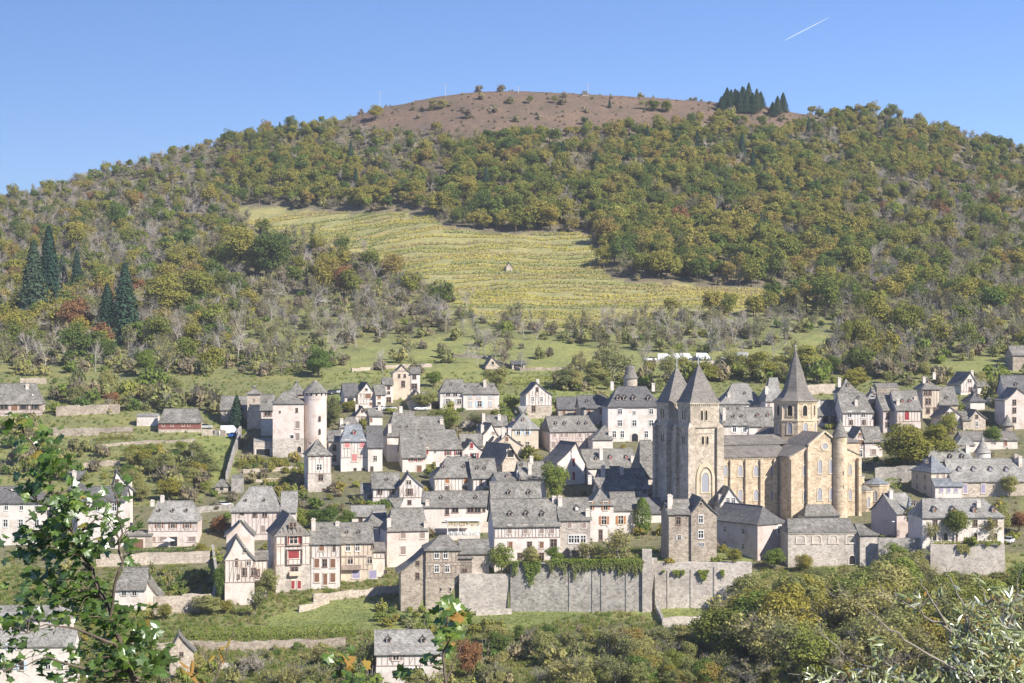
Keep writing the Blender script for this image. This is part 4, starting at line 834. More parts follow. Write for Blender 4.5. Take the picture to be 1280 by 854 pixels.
# two west towers
tw = C.X(899); TD = 7.2; YN = 12.6
for k, (yo, ap) in enumerate(((0, 454), (YN, 457))):
    ze = C.Z(881, 502.5, 3.6) if k == 0 else C.Z(870, 503, YN)
    zs = C.Z(881, 532)
    b = MB(); b.box(0, tw, yo, yo + TD, C.z0, ze); b.build('tower', SG, rt)
    b = MB(); b.box(-.45, tw + .45, yo - .35, yo + TD + .3, zs - .5, zs); b.box(-.25, tw + .25, yo - .22, yo + TD + .22, ze - .35, ze)
    b.box(-.12, tw + .12, yo - .12, yo + TD + .12, C.Z(881, 541) - .25, C.Z(881, 541)); b.build('string_course', SG, rt)
    b = MB()
    for j in range(14):
        x = .3 + (tw - .9) * j / 13; b.box(x, x + .25, yo - .2, yo, ze - .75, ze - .35)
    b.build('corbel_table', SG, rt)
    b = MB()   # corner buttresses of the lower stage
    for x0, x1 in ((-.9, .9), (tw - .9, tw + .9)):
        for y0, y1 in ((yo - .75, yo + .8), (yo + TD - .8, yo + TD + .5)):
            b.box(x0, x1, y0, y1, C.z0, zs - .5)
            b.add([(x0, y0, zs - .5), (x1, y0, zs - .5), (x1, y1, zs - .5), (x0, y1, zs - .5), ((x0+x1)/2, (y0+y1)/2 + .3, zs + .9)], [(0,1,4),(1,2,4),(2,3,4),(3,0,4)])
    b.build('buttress', SG, rt)
    b = MB(); zp = (427 - ap) / F * C.yd(tw / 2, yo + TD / 2) - C.o.z; pyr_roof(b, 0, tw, yo, yo + TD, ze, zp)
    sp = b.build('spire', SL, rt)
    MB().lathe([(.14, zp - .4), (.10, zp + 1.6), (.26, zp + 1.7), (.02, zp + 2.2)], 8, c=(tw/2, yo + TD/2)).build('finial', M['grey'], sp)
    for uu, vv, ww, hh, g in ((877.2, 519, 3.2, 13, 'dark'), (882.6, 519, 3.2, 13, 'dark'), (878.4, 550.5, 3.4, 11, 'dark'), (884, 550.5, 3.4, 11, 'dark')):
        arch_win(C.X(uu), yo, C.Z(uu, vv), ww * .19, hh * .19, 0, g)
        arch_win(0, yo + TD / 2 + (-.65 if uu < 880 else .65), C.Z(uu, vv), ww * .19, hh * .19, R(-90), g)
x = C.X(881.5); arch_win(x, 0, C.Z(881, 603), 1.9, 4.8)
# tall blind arch round it
o = link('blind_arch', WIN[1], rt); o.location = (x, -.02, C.Z(881, 606)); o.scale = (3.6, 2.2, 8.6); omat(o, TR)
# west front between the towers
b = MB(); yc = (YN + TD) / 2; zw = C.Z(840, 548)
b.add([(.4, TD, C.z0), (.4, YN, C.z0), (.4, YN, zw), (.4, yc, zw + 3.2), (.4, TD, zw)], [(0, 1, 2, 3, 4)]); b.add([(.4, TD, zw), (.4, yc, zw + 3.2), (9, yc, zw + 3.2), (9, TD, zw)], [(0, 1, 2, 3)])
b.add([(.4, YN, zw), (.4, yc, zw + 3.2), (9, yc, zw + 3.2), (9, YN, zw)], [(0, 1, 2, 3)]); b.build('west_front', SG, rt)
arch_win(.4, yc, C.Z(840, 600), 2.0, 4.0, R(-90)); arch_win(.4, yc, C.Z(840, 560), 1.3, 2.4, R(-90)); arch_win(.4, yc, C.Z(840, 640), 3.2, 6, R(-90), 'dark', None, 'portal')
# nave
X0 = tw; XT = C.X(988, -6.0); CY = 9.9; NW = 5.0
zae = C.Z(940, 570); zat = C.Z(940, 557.5, NW); zne = C.Z(940, 554.5, NW); znr = C.Z(940, 543.3, CY)
b = MB(); b.box(X0, XT + 3, 0, 2 * CY, C.z0, zae); b.build('aisle_wall', ST, rt)
b = MB(); b.box(X0, XT + 3, NW, 2 * CY - NW, zae, zne); b.build('clerestory', M['white'], rt)
th = .25
def slab(name, pts, mat=SL, par=rt, t=.25): return thick(name, pts, [tuple(range(len(pts)))], t, mat, par)
slab('aisle_roof', [(X0 - .1, -.45, zae - .1), (XT + 3, -.45, zae - .1), (XT + 3, NW, zat), (X0 - .1, NW, zat)])
slab('aisle_roof', [(XT + 3, 2*CY + .45, zae - .1), (X0 - .1, 2*CY + .45, zae - .1), (X0 - .1, 2*CY - NW, zat), (XT + 3, 2*CY - NW, zat)])
XC = C.X(1030, -6.0)
thick('nave_roof', [(X0 - .1, NW - .4, zne), (XC, NW - .4, zne), (XC, CY, znr), (X0 - .1, CY, znr), (XC, 2*CY - NW + .4, zne), (X0 - .1, 2*CY - NW + .4, zne)], [(0, 1, 2, 3), (3, 2, 4, 5)], .25, SL, rt)
b = MB()
for i in range(40):
    x = X0 + .4 + (XT - X0 - .8) * i / 39; b.box(x, x + .25, -.22, 0, zae - .75, zae - .4)
b.build('corbel_table', TR, rt)
for uu in (913.3, 932.3, 951.0, 968):
    x = C.X(uu); MB().box(x - .42, x + .42, -.7, .02, C.z0, zae - .9).build('buttress', ST, rt)
for uu in (906.5, 925.2, 944.8, 965.5):
    x = C.X(uu); arch_win(x, 0, C.Z(uu, 588.5), 1.15, 2.7); arch_win(x, 0, C.Z(uu, 619), 1.15, 2.7); arch_win(x, 0, C.Z(uu, 650), 1.15, 2.7)
# transept: central gabled bay with lower aisles either side
P = -6.0; xa, xb = C.X(1010, P), C.X(1051, P); xl, xr = XT, C.X(1075, P); xm = C.X(1030.5, P)
zg = C.Z(1030, 540, P); zte = C.Z(1012, 557, P); zal = C.Z(1000, 570, P); zal2 = C.Z(1005, 556, P)
b = MB(); b.add([(xa, P, C.z0), (xb, P, C.z0), (xb, P, zte), (xm, P, zg), (xa, P, zte)], [(0, 1, 2, 3, 4)])
b.add([(xa, P, C.z0), (xa, 26, C.z0), (xa, 26, zte), (xa, P, zte)], [(0, 1, 2, 3)]); b.add([(xb, P, C.z0), (xb, 26, C.z0), (xb, 26, zte), (xb, P, zte)], [(0, 1, 2, 3)])
b.add([(xa, 26, C.z0), (xb, 26, C.z0), (xb, 26, zte), (xm, 26, zg), (xa, 26, zte)], [(0, 1, 2, 3, 4)]); b.build('transept', ST, rt)
thick('transept_roof', [(xa - .4, P + .45, zte - .3), (xm, P + .45, zg - .1), (xm, 26, zg - .1), (xa - .4, 26, zte - .3), (xb + .4, P + .45, zte - .3), (xb + .4, 26, zte - .3)], [(0, 1, 2, 3), (1, 4, 5, 2)], .25, SL, rt)
MB().bar((xa, P + .4, zte + .1), (xm, P + .4, zg + .2), .35, .85).bar((xm, P + .4, zg + .2), (xb, P + .4, zte + .1), .35, .85).build('gable_coping', TR, rt)
for a, c, z in ((xl, xa, zal), (xb, xr, zal)):
    b = MB(); b.box(a, c, P + .35, 0 if c == xa else 3, C.z0, z); b.add([(a, P + .35, z), (c, P + .35, z), ((c if c == xa else a), P + .35, zal2 - .35)], [(0, 1, 2)]); b.add([(a, 3, z), (c, 3, z), ((c if c == xa else a), 3, zal2 - .35)], [(0, 1, 2)]); b.build('transept_aisle', ST, rt)
    if c == xa: slab('transept_aisle_roof', [(a - .4, P + .2, z - .15), (a - .4, 6, z - .15), (c, 6, zal2 - .3), (c, P + .2, zal2 - .3)])
    else: slab('transept_aisle_roof', [(c + .4, P + .2, z - .15), (c + .4, 6, z - .15), (a, 6, zal2 - .3), (a, P + .2, zal2 - .3)])
for x in (xl + .3, xa, xb - .1, xr - .3): MB().box(x - .4, x + .4, P - .6, P + .4, C.z0, (zte if x in (xa,) else zal) - .8).build('buttress', ST, rt)
# rose and transept windows
o = rt; x = C.X(1031, P); z = C.Z(1031, 558, P)
b = MB(); n = 20
for k in range(n):
    q0, q1 = 2*math.pi*k/n, 2*math.pi*(k+1)/n
    p = [(x + r_*math.cos(q), P - dy, z + r_*math.sin(q)) for dy in (.14, -.02) for r_, q in ((1.15, q0), (1.15, q1), (.75, q1), (.75, q0))]
    b.add(p, [(0,1,2,3),(0,4,5,1),(2,6,7,3),(1,5,6,2),(3,7,4,0)])
rose = b.build('rose_window', TR, rt)
b = MB(); b.add([(x + .78*math.cos(2*math.pi*k/n), P - .03, z + .78*math.sin(2*math.pi*k/n)) for k in range(n)], [tuple(range(n))]); b.build('pane', M['leaded'], rose)
for uu, vv, ww, hh in ((1025, 583.5, 6, 18), (1024.5, 618, 7, 16), (1006, 588, 6, 14), (1006.5, 620, 6, 15), (1038, 583, 5, 18), (1038.5, 618, 5, 16), (1062.5, 587, 4.5, 14), (1062.5, 618, 4.5, 15), (1024.5, 648, 6, 14)):
    yy = P if 1010 < uu < 1051 else P + .35
    arch_win(C.X(uu, yy), yy, C.Z(uu, vv, yy), ww * .175, hh * .19)
# stair turret on the transept corner
xt = C.X(1050.5, P - .5); r = 9.2 * .195; zt = C.Z(1050, 545, P)
tu = MB().lathe([(r * 1.05, C.z0), (r * 1.0, zt - 3), (r, zt), (.02, zt)], 24, c=(xt, P - .2)).build('stair_turret', ST, rt)
MB().lathe([(r * 1.16, zt - .15), (r * .8, zt + 1.2), (r * .4, zt + 2.9), (.1, C.Z(1050, 524, P)), (.07, C.Z(1050, 519, P)), (.2, C.Z(1050, 518.5, P)), (.01, C.Z(1050, 517, P))], 24, c=(xt, P - .2)).build('turret_cap', M['slate'], tu)
for vv in (591, 608): MB().box(xt - .09, xt + .09, P - .25 - r, P - r, C.Z(1050, vv, P) - .5, C.Z(1050, vv, P) + .5).build('slit', M['dark'], tu)
# octagonal lantern
LX = C.X(994.5, CY); r = 27.0 * C.yd(LX, CY) / F; zl = lambda v: (427 - v) / F * C.yd(LX, CY) - C.o.z
A0 = R(22.5) - C.th * .0
b = MB().lathe([(r, zl(562)), (r, zl(526)), (r * .96, zl(525)), (r * .96, zl(500)), (.02, zl(500))], 8, c=(LX, CY), a0=A0, a1=A0 + 2*math.pi); lan = b.build('lantern', ST, rt)
b = MB().lathe([(r * .97, zl(512) + .2), (r * 1.0, zl(500) - .3), (.02, zl(500) - .3)], 8, c=(LX, CY), a0=A0, a1=A0 + 2*math.pi)
MB().lathe([(r * 1.0, zl(526)), (r * 1.045, zl(525.6)), (r * 1.045, zl(524)), (r * .97, zl(523.6))], 8, c=(LX, CY), a0=A0, a1=A0 + 2*math.pi).build('string_course', TR, lan)
MB().lathe([(r * .97, zl(505)), (r * 1.05, zl(502)), (r * 1.05, zl(500)), (r * .9, zl(499.9))], 8, c=(LX, CY), a0=A0, a1=A0 + 2*math.pi).build('cornice', TR, lan)
b = MB().lathe([(r * 1.10, zl(501)), (r * .86, zl(497)), (r * .60, zl(488)), (r * .44, zl(474)), (r * .24, zl(456)), (.05, zl(436))], 8, c=(LX, CY), a0=A0, a1=A0 + 2*math.pi); sp = b.build('lantern_spire', SL, rt)
MB().lathe([(.16, zl(438)), (.1, zl(434)), (.28, zl(433.5)), (.01, zl(431))], 8, c=(LX, CY)).build('finial', M['grey'], sp)
for k in range(8):
    q = R(45) * k - R(90); ap = r * math.cos(R(22.5))
    for zv, hh, g, rr in ((512.5, 2.7, 'dark', .96), (534.5, 2.8, 'leaded', 1.0)):
        window(rt, LX + ap * rr * math.cos(q), CY + ap * rr * math.sin(q), zl(zv), 1.25, hh, 'an', q + R(90), TR, M[g])
for k in range(8):
    q = A0 + R(45) * k; p = (LX + r * .95 * math.cos(q), CY + r * .95 * math.sin(q)); MB().lathe([(.28, zl(524)), (.28, zl(501))], 8, c=p).build('colonnette', TR, lan)
# choir, ambulatory and radiating chapels
xe = xr; b = MB(); b.box(xb, xe + 6, 4.5, 2*CY - 4.5, C.z0, zne - .4).build('choir', ST, rt)
thick('choir_roof', [(xm, 4.1, zne), (xe + 6.2, 4.1, zne), (xe + 3, CY, znr - .3), (xm, CY, znr - .3), (xe + 6.2, 2*CY - 4.1, zne), (xm, 2*CY - 4.1, zne)], [(0, 1, 2, 3), (3, 2, 4, 5), (1, 4, 2)], .25, SL, rt)
def drum(name, cx, cy, rr, ve, vt, roofmat, n=10, nw=0, a0=-150, a1=60):
    yy = C.yd(cx, cy); ze = (427 - ve) / F * yy - C.o.z; zt = (427 - vt) / F * yy - C.o.z
    o = MB().lathe([(rr, C.z0), (rr, ze), (.02, ze)], n, c=(cx, cy)).build(name, ST, rt)
    MB().lathe([(rr + .35, ze - .1), (rr * .5, ze + (zt - ze) * .6), (.02, zt)], n, c=(cx, cy)).build('chapel_roof', roofmat, o)
    MB().lathe([(rr, ze - .6), (rr + .2, ze - .5), (rr + .2, ze - .2), (rr, ze - .1)], n, c=(cx, cy)).build('cornice', TR, o)
    for k in range(nw):
        q = R(a0 + (a1 - a0) * (k + .5) / nw); q = 2 * math.pi / n * (math.floor(q / (2 * math.pi / n)) + .5); ap = rr * math.cos(math.pi / n)
        window(rt, cx + ap * math.cos(q), cy + ap * math.sin(q), ze - 3.0, .8, 2.6, 'an', q + R(90), TR, M['leaded'])
drum('ambulatory', xe + 2.0, 7.5, 6.2, 594, 582, SL, 16, 3)
cx = C.X(1096, 1.0); drum('chapel', cx, 1.0, 3.1, 604, 597, M['slateblue'], 10, 4)
cx = C.X(1080, -1.6); drum('chapel', cx, -1.6, 2.2, 612, 606, M['slate'], 10, 2)
cx = C.X(1104, 6.0); drum('chapel', cx, 6.0, 2.4, 612, 604, M['slate'], 10, 2)
# ------------------------------------------------------------------ plants
def cards(rs, c, n, size, asp=0.6):
    """rhombic leaf sprays at points c facing n"""
    N = len(c); n = n / np.maximum(1e-6, np.linalg.norm(n, axis=1))[:, None]
    r = rs.normal(size=(N, 3)); a = np.cross(n, r); a /= np.maximum(1e-6, np.linalg.norm(a, axis=1))[:, None]; b = np.cross(n, a)
    s = np.asarray(size).reshape(-1, 1) * np.ones((N, 1))
    k = rs.uniform(-.25, .25, (N, 1))
    v = np.stack([c + a * s, c + b * s * asp + n * s * k, c - a * s, c - b * s * asp + n * s * k], 1).reshape(-1, 3)
    f = np.arange(4 * N).reshape(-1, 4)
    return v, f
def join(parts):
    """parts: list of (verts, faces, material index) -> one mesh data tuple"""
    V = []; Fc = []; MI = []; n = 0
    for v, f, mi in parts:
        V += [tuple(p) for p in v]; Fc += [tuple(int(i) + n for i in q) for q in f]; MI += [mi] * len(f); n += len(v)
    return V, Fc, MI
def limbs(mb, rs, top, spread, r0, n=6, z0=.35):
    pts = [(0, 0, -1.0), (0, 0, top * .3), (rs.uniform(-.2, .2), rs.uniform(-.2, .2), top * .7), (rs.uniform(-.3, .3), rs.uniform(-.3, .3), top)]
    mb.tube(pts, [r0 * 1.3, r0, r0 * .7, r0 * .2], 6)
    for k in range(n):
        q = 2 * math.pi * k / n + rs.uniform(-.4, .4); z = top * rs.uniform(z0, .75); L = spread * rs.uniform(.6, .95)
        e = (math.cos(q) * L, math.sin(q) * L, z + L * rs.uniform(.3, .9))
        mb.tube([(0, 0, z), (e[0] * .5, e[1] * .5, z + (e[2] - z) * .35), e], [r0 * .55, r0 * .35, r0 * .1], 4)
def crown_cards(rs, h, rad, z0, n, size, nl=16, fill=.2, up=.25, rin=(.35, .78), lob=(.28, .46)):
    cz = (h + z0) / 2; hz = (h - z0) / 2
    d = rs.normal(size=(nl, 3)); d /= np.linalg.norm(d, axis=1)[:, None]; rr = rs.uniform(*rin, (nl, 1))
    L = d * rr * np.array([rad, rad, hz]) + np.array([0, 0, cz]); lr = rs.uniform(*lob, nl) * rad
    L[0] = (0, 0, cz); lr[0] = rad * .55
    i = rs.integers(0, nl, n); q = rs.normal(size=(n, 3)); q[:, 2] = np.where(q[:, 2] < -.4, -q[:, 2] * .5, q[:, 2]); q /= np.linalg.norm(q, axis=1)[:, None]
    rad_ = lr[i][:, None] * np.where(rs.random((n, 1)) < fill, rs.uniform(.3, .9, (n, 1)), rs.uniform(.85, 1.12, (n, 1)))
    c = L[i] + q * rad_ * np.array([1, 1, .85])
    c[:, 2] = np.where(c[:, 2] < z0 * .8, z0 * .8 + (z0 * .8 - c[:, 2]) * .3, c[:, 2])
    nn = q * .8 + rs.normal(size=(n, 3)) * .45 + np.array([0, 0, up])
    return cards(rs, c, nn, rs.uniform(.7, 1.3, n) * size)
def leafy(seed, h=10.0, rad=4.0, z0=1.6, n=1300, size=.42, mats=('bark', 'oakleaf'), nl=16, fill=.2, split=False, **kw):
    rs = np.random.default_rng(seed); mb = MB(); limbs(mb, rs, h * .8, rad * .8, .22 * h / 10)
    v, f = crown_cards(rs, h, rad, z0, n, size, nl, fill, **kw)
    if split: return mb.mesh('trunk', M[mats[0]]), mesh('crown', v, f, (M[mats[1]],))
    V, Fc, MI = join([(mb.v, mb.f, 0), (v, f, 1)])
    return mesh('tree', V, Fc, (M[mats[0]], M[mats[1]]), MI)
def grow(mb, rs, p, dr, L, r, lev, maxlev, kids, n):
    q = p + dr * L * .5 + Vector(rs.normal(size=3)) * L * .06; e = p + dr * L + Vector(rs.normal(size=3)) * L * .08
    mb.tube([p, q, e], [r, r * .75, r * .45], n)
    if lev >= maxlev: return
    for k in range(kids[lev]):
        t = rs.uniform(.35, 1.0); b = p.lerp(q, t * 2) if t < .5 else q.lerp(e, t * 2 - 1)
        nd = (dr + Vector(rs.normal(size=3)) * .62 + Vector((0, 0, .22))).normalized()
        grow(mb, rs, b, nd, L * rs.uniform(.45, .72), r * .5, lev + 1, maxlev, kids, 3)
def bare(seed, h=10.0, kids=(7, 6, 6), r=.2, mat='barkgrey', leaf=None, nleaf=0, split=False):
    rs = np.random.default_rng(seed); mb = MB()
    for k in range(1):
        grow(mb, rs, Vector((.1 * k, 0, -1)), Vector((rs.uniform(-.15, .15), rs.uniform(-.15, .15), 1)).normalized(), h * .5, r, 0, 3, kids, 6)
    parts = [(mb.v, mb.f, 0)]; ms = [M[mat]]
    if leaf:
        tip = np.array(mb.v[-3 * 400:]); c = np.array(mb.v)[rs.integers(len(mb.v) // 6, len(mb.v), nleaf)] + rs.normal(size=(nleaf, 3)) * .25
        v, f = cards(rs, c, rs.normal(size=(nleaf, 3)) + np.array([0, 0, .4]), rs.uniform(.12, .3, nleaf)); parts.append((v, f, 1)); ms.append(M[leaf])
        if split: return mb.mesh('trunk', M[mat], fix=False), mesh('crown', v, f, (M[leaf],))
    V, Fc, MI = join(parts); return mesh('tree', V, Fc, ms, MI)
def conifer(seed, h=14.0, rad=3.0, n=1700, split=False, mat='needle', size=.42):
    rs = np.random.default_rng(seed); mb = MB(); mb.tube([(0, 0, -1), (0, 0, h * .5), (0, 0, h)], [.3, .2, .03], 6)
    nt = 21; C_ = []; N_ = []
    for k in range(n):
        t = (rs.integers(0, nt) + rs.uniform(0, .8)) / nt; z = .06 * h + .94 * h * t; R_ = rad * (1 - t) ** .8 * rs.uniform(.6, 1.15) + .1
        q = rs.uniform(0, 2 * math.pi); q = round(q / .62 + seed) * .62 + rs.normal() * .2 + t * 23; rr = R_ * math.sqrt(rs.uniform(.1, 1))
        C_.append((math.cos(q) * rr, math.sin(q) * rr, z - rr * .32)); N_.append((math.cos(q) * .7, math.sin(q) * .7, .6))
    v, f = cards(rs, np.array(C_), np.array(N_) + rs.normal(size=(n, 3)) * .3, rs.uniform(.7, 1.3, n) * size)
    if split: return mb.mesh('trunk', M['bark']), mesh('crown', v, f, (M[mat],))
    V, Fc, MI = join([(mb.v, mb.f, 0), (v, f, 1)]); return mesh('tree', V, Fc, (M['bark'], M[mat]), MI)
def bush(seed, mat='scrubleaf', n=260, h=2.6, rad=1.7, size=.3, twigs=40):
    rs = np.random.default_rng(seed); mb = MB()
    for k in range(twigs):
        q = rs.uniform(0, 2 * math.pi); L = rs.uniform(.6, 1.05); t = rs.uniform(.1, .8)
        mb.tube([(0, 0, -.3), (math.cos(q) * rad * t * .5, math.sin(q) * rad * t * .5, h * .5 * L), (math.cos(q) * rad * t, math.sin(q) * rad * t, h * L)], [.05, .035, .012], 3)
    v, f = crown_cards(rs, h, rad, .1, n, size, 9, .3); v[:, 2] = np.where(v[:, 2] > 0, v[:, 2], 0); v[:, 2] = (v[:, 2] / h) ** 1.6 * h * 1.1 - .25
    V, Fc, MI = join([(mb.v, mb.f, 0), (v, f, 1)]); return mesh('bush', V, Fc, (M['twig'], M[mat]), MI)
def remat(m, mat):
    m2 = m.copy(); m2.materials[1] = M[mat]; return m2
SP = {}
SP['oak'] = [leafy(10 + k, 10 + (k % 3), 4.3 + .5 * (k % 3), .5 + .5 * (k % 2), 2000, .38, nl=16 + 2 * k) for k in range(6)]
SP['green'] = [remat(SP['oak'][k], 'greenleaf') for k in (1, 3)]
SP['yellow'] = [remat(SP['oak'][k], 'limeleaf') for k in (0, 2)]
SP['rust'] = [remat(SP['oak'][k], 'redleaf') for k in (4,)]
SP['bare'] = [bare(30 + k, 11, (7, 6, 6), .17) for k in range(4)]
SP['thin'] = [bare(40 + k, 10, (8, 6, 6), .14, 'twig', 'scrubleaf' if k % 2 else 'olive', 700) for k in range(4)]
SP['fir'] = [conifer(50 + k, 13 + k, 3.2, 1500) for k in range(2)]
SP['scrub'] = [bush(60 + k, 'scrubleaf') for k in range(4)]
SP['olive'] = [bush(70 + k, 'olive', 340, 3.4, 2.0, .3, 20) for k in range(3)]
SP['shrub'] = [bush(80 + k, 'greenleaf', 420, 2.6, 1.7, .24, 10) for k in range(3)]
SP['gold'] = [bush(90 + k, 'limeleaf', 380, 2.2, 1.5, .22, 10) for k in range(2)]
HH = dict(oak=10.5, green=10.5, yellow=10.5, rust=10.5, bare=11, thin=10, fir=13.5, scrub=2.6, olive=3.4, shrub=2.6, gold=2.2)
LAB = {'oak': ('olive-yellow broad-leaved tree', 'tree', 'oak_tree'), 'green': ('green-leaved tree', 'tree', 'green_tree'), 'yellow': ('bright yellow-leaved autumn tree', 'tree', 'yellow_tree'),
       'rust': ('rust-brown autumn tree', 'tree', 'rust_tree'), 'bare': ('leafless pale grey tree', 'tree', 'bare_tree'), 'thin': ('sparse twiggy tree', 'tree', 'twiggy_tree'), 'fir': ('dark conifer', 'tree', 'conifer_tree'),
       'olive': ('olive-brown shrub', 'shrub', 'olive_shrub'), 'shrub': ('green leafy shrub', 'shrub', 'green_shrub'), 'gold': ('yellow leafy shrub', 'shrub', 'yellow_shrub'), 'scrub': ('brown leafless shrub', 'shrub', 'brown_shrub')}
def plant(kind, x, y, s, sx=None, where='', rn=random, k=None, label=None, group=None, rz=None):
    ms = SP[kind]; o = link(LAB[kind][2], ms[rn.randrange(len(ms)) if k is None else k % len(ms)])
    o.location = (x, y, gz(x, y)); o.rotation_euler = (0, 0, rn.uniform(0, 6.28) if rz is None else rz); sx = s if sx is None else sx
    o.scale = (sx, sx, s)
    tag(o, label or (LAB[kind][0] + ' ' + where), LAB[kind][1], group or (LAB[kind][0] + 's ' + where))
    return o
def scatter(name, pts, kinds, label, cat):
    """one mass of plants nobody could count: points with instanced plants"""
    objs = [next(o for o in col.objects if o.data is m) if any(o.data is m for o in col.objects) else None for kd in kinds for m in SP[kd]]
    ms = [m for kd in kinds for m in SP[kd]]
    me = mesh(name, [p[0] for p in pts], [])
    for an, ty, i in (('rot', 'FLOAT', 1), ('scl', 'FLOAT', 2), ('idx', 'INT', 3)):
        a = me.attributes.new(an, ty, 'POINT'); a.data.foreach_set('value', np.array([p[i] for p in pts], dtype=np.float32 if ty == 'FLOAT' else np.int32))
    o = link(name, me); tag(o, label, cat, kind='stuff')
    g = bpy.data.node_groups.new(name, 'GeometryNodeTree'); g.interface.new_socket('Geometry', in_out='INPUT', socket_type='NodeSocketGeometry'); g.interface.new_socket('Geometry', in_out='OUTPUT', socket_type='NodeSocketGeometry')
    N = g.nodes; gi = N.new('NodeGroupInput'); go = N.new('NodeGroupOutput'); jn = N.new('GeometryNodeGeometryToInstance')
    for m in ms:
        src = SRC.get(m.name)
        oi = N.new('GeometryNodeObjectInfo'); oi.inputs['Object'].default_value = src; oi.inputs['As Instance'].default_value = True
        g.links.new(oi.outputs['Geometry'], jn.inputs[0]) if False else None
        if 'last' not in locals(): last = N.new('GeometryNodeJoinGeometry')
        g.links.new(oi.outputs['Geometry'], last.inputs[0])
    N.remove(jn)
    mp = N.new('GeometryNodeMeshToPoints'); g.links.new(gi.outputs[0], mp.inputs[0])
    ip = N.new('GeometryNodeInstanceOnPoints'); ip.inputs['Pick Instance'].default_value = True
    g.links.new(mp.outputs[0], ip.inputs['Points']); g.links.new(last.outputs[0], ip.inputs['Instance'])
    def at(n, t):
        a = N.new('GeometryNodeInputNamedAttribute'); a.data_type = t; a.inputs['Name'].default_value = n; return a.outputs['Attribute']
    cx = N.new('ShaderNodeCombineXYZ'); g.links.new(at('rot', 'FLOAT'), cx.inputs[2])
    g.links.new(cx.outputs[0], ip.inputs['Rotation']); g.links.new(at('scl', 'FLOAT'), ip.inputs['Scale']); g.links.new(at('idx', 'INT'), ip.inputs['Instance Index'])
    g.links.new(ip.outputs[0], go.inputs[0])
    md = o.modifiers.new('plants', 'NODES'); md.node_group = g
    return o
SRC = {}
OAKW = [(262, 195), (300, 168), (400, 165), (430, 200), (470, 240), (560, 235), (520, 200), (600, 185), (640, 168), (700, 178), (800, 165), (900, 150), (985, 168), (1012, 130), (1140, 140), (1300, 180), (1300, 225), (1100, 232), (1040, 250), (1085, 300), (1055, 362), (900, 358), (762, 346), (748, 292), (620, 290), (552, 284), (545, 264), (450, 262), (300, 250)]
def pick(rn, table):
    r = rn.random()
    for k, p in table:
        if r < p: return k
        r -= p
    return None
def veg(u, v, rn):
    if inside(u, v, HEATH): return pick(rn, [('scrub', .6), ('olive', .1)]) if noise.noise((u * .02, v * .06, 6)) > .22 else pick(rn, [('scrub', .45), ('olive', .015)])
    if inside(u, v + 3, VINE): return None
    if inside(u, v, MEADOW): return pick(rn, [('bare', .03), ('thin', .03), ('olive', .03), ('scrub', .03)])
    if inside(u, v, RIGHTGRASS): return pick(rn, [('shrub', .10)])
    if inside(u, v, OAKW) and noise.noise((u * .016, v * .035, 31)) + (.0 if v > 230 else .12) > .2: return pick(rn, [('oak', .26), ('thin', .3), ('bare', .06), ('scrub', .26), ('olive', .06), ('fir', .01)])
    if inside(u, v, OAKW): return pick(rn, [('fir', .012), ('oak', .70), ('green', .05), ('yellow', .03), ('rust', .008), ('thin', .08), ('scrub', .10)])
    if v > 440 and u < 400: return pick(rn, [('olive', .24), ('scrub', .3), ('shrub', .14), ('thin', .10), ('bare', .04), ('oak', .05)])
    if u < 300: return pick(rn, [('bare', .26), ('thin', .34), ('scrub', .14), ('oak', .13), ('yellow', .02), ('green', .04), ('rust', .008), ('olive', .06)])
    if u < 620 and v < 262: return pick(rn, [('scrub', .34), ('thin', .32), ('bare', .05), ('oak', .18), ('green', .05), ('olive', .1)])
    if v > 400 and u < 1040: return pick(rn, [('thin', .13), ('bare', .10), ('scrub', .18), ('olive', .10), ('shrub', .06)])
    if u < 640: return pick(rn, [('scrub', .36), ('olive', .16), ('thin', .12), ('bare', .08), ('oak', .05), ('shrub', .04)])
    if v > 398: return pick(rn, [('olive', .30), ('shrub', .12), ('scrub', .24), ('thin', .14), ('bare', .05), ('oak', .08), ('rust', .008)])
    if u > 1030: return pick(rn, [('thin', .34), ('bare', .16), ('scrub', .16), ('oak', .24), ('yellow', .02), ('green', .03), ('rust', .008), ('olive', .05)])
    return pick(rn, [('oak', .5), ('thin', .15), ('scrub', .2)])
rn = random.Random(3); PTS = []
y = 612.0
while y < 1200:
    x = -0.33 * y
    while x < 0.33 * y:
        px = x + rn.uniform(-2.6, 2.6); py = y + rn.uniform(-2.6, 2.6); z = gz(px, py); u = 640 + F * px / py; v = 427 - z * F / py
        if py > 1150: u_, v_ = u, min(v, smooth_interp(RU, RV, u) - 1)
        else: u_, v_ = u, v
        if py > 640 or v < 470:
            k = veg(u_ + 6 * noise.noise((px * .05, py * .05, 2)), v_ + 4 * noise.noise((px * .05, py * .05, 8)), rn)
            if k:
                big = k in ('fir', 'oak', 'green', 'yellow', 'rust', 'bare', 'thin')
                s = rn.uniform(.7, 1.22) * (1.0 if big else rn.uniform(.8, 1.9))
                if not big and inside(u_, v_, HEATH) and rn.random() < .88: s *= .32
                if big: s *= 1.25 if rn.random() < .12 else 1.0
                if big: s *= .62 + .38 * min(1, max(0, (1150 - py) / 350)); s *= (1 if not inside(u, v, OAKW) else 1.05)
                PTS.append((k, px, py, z, s, u, v))
        x += 5.6
    y += 5.2
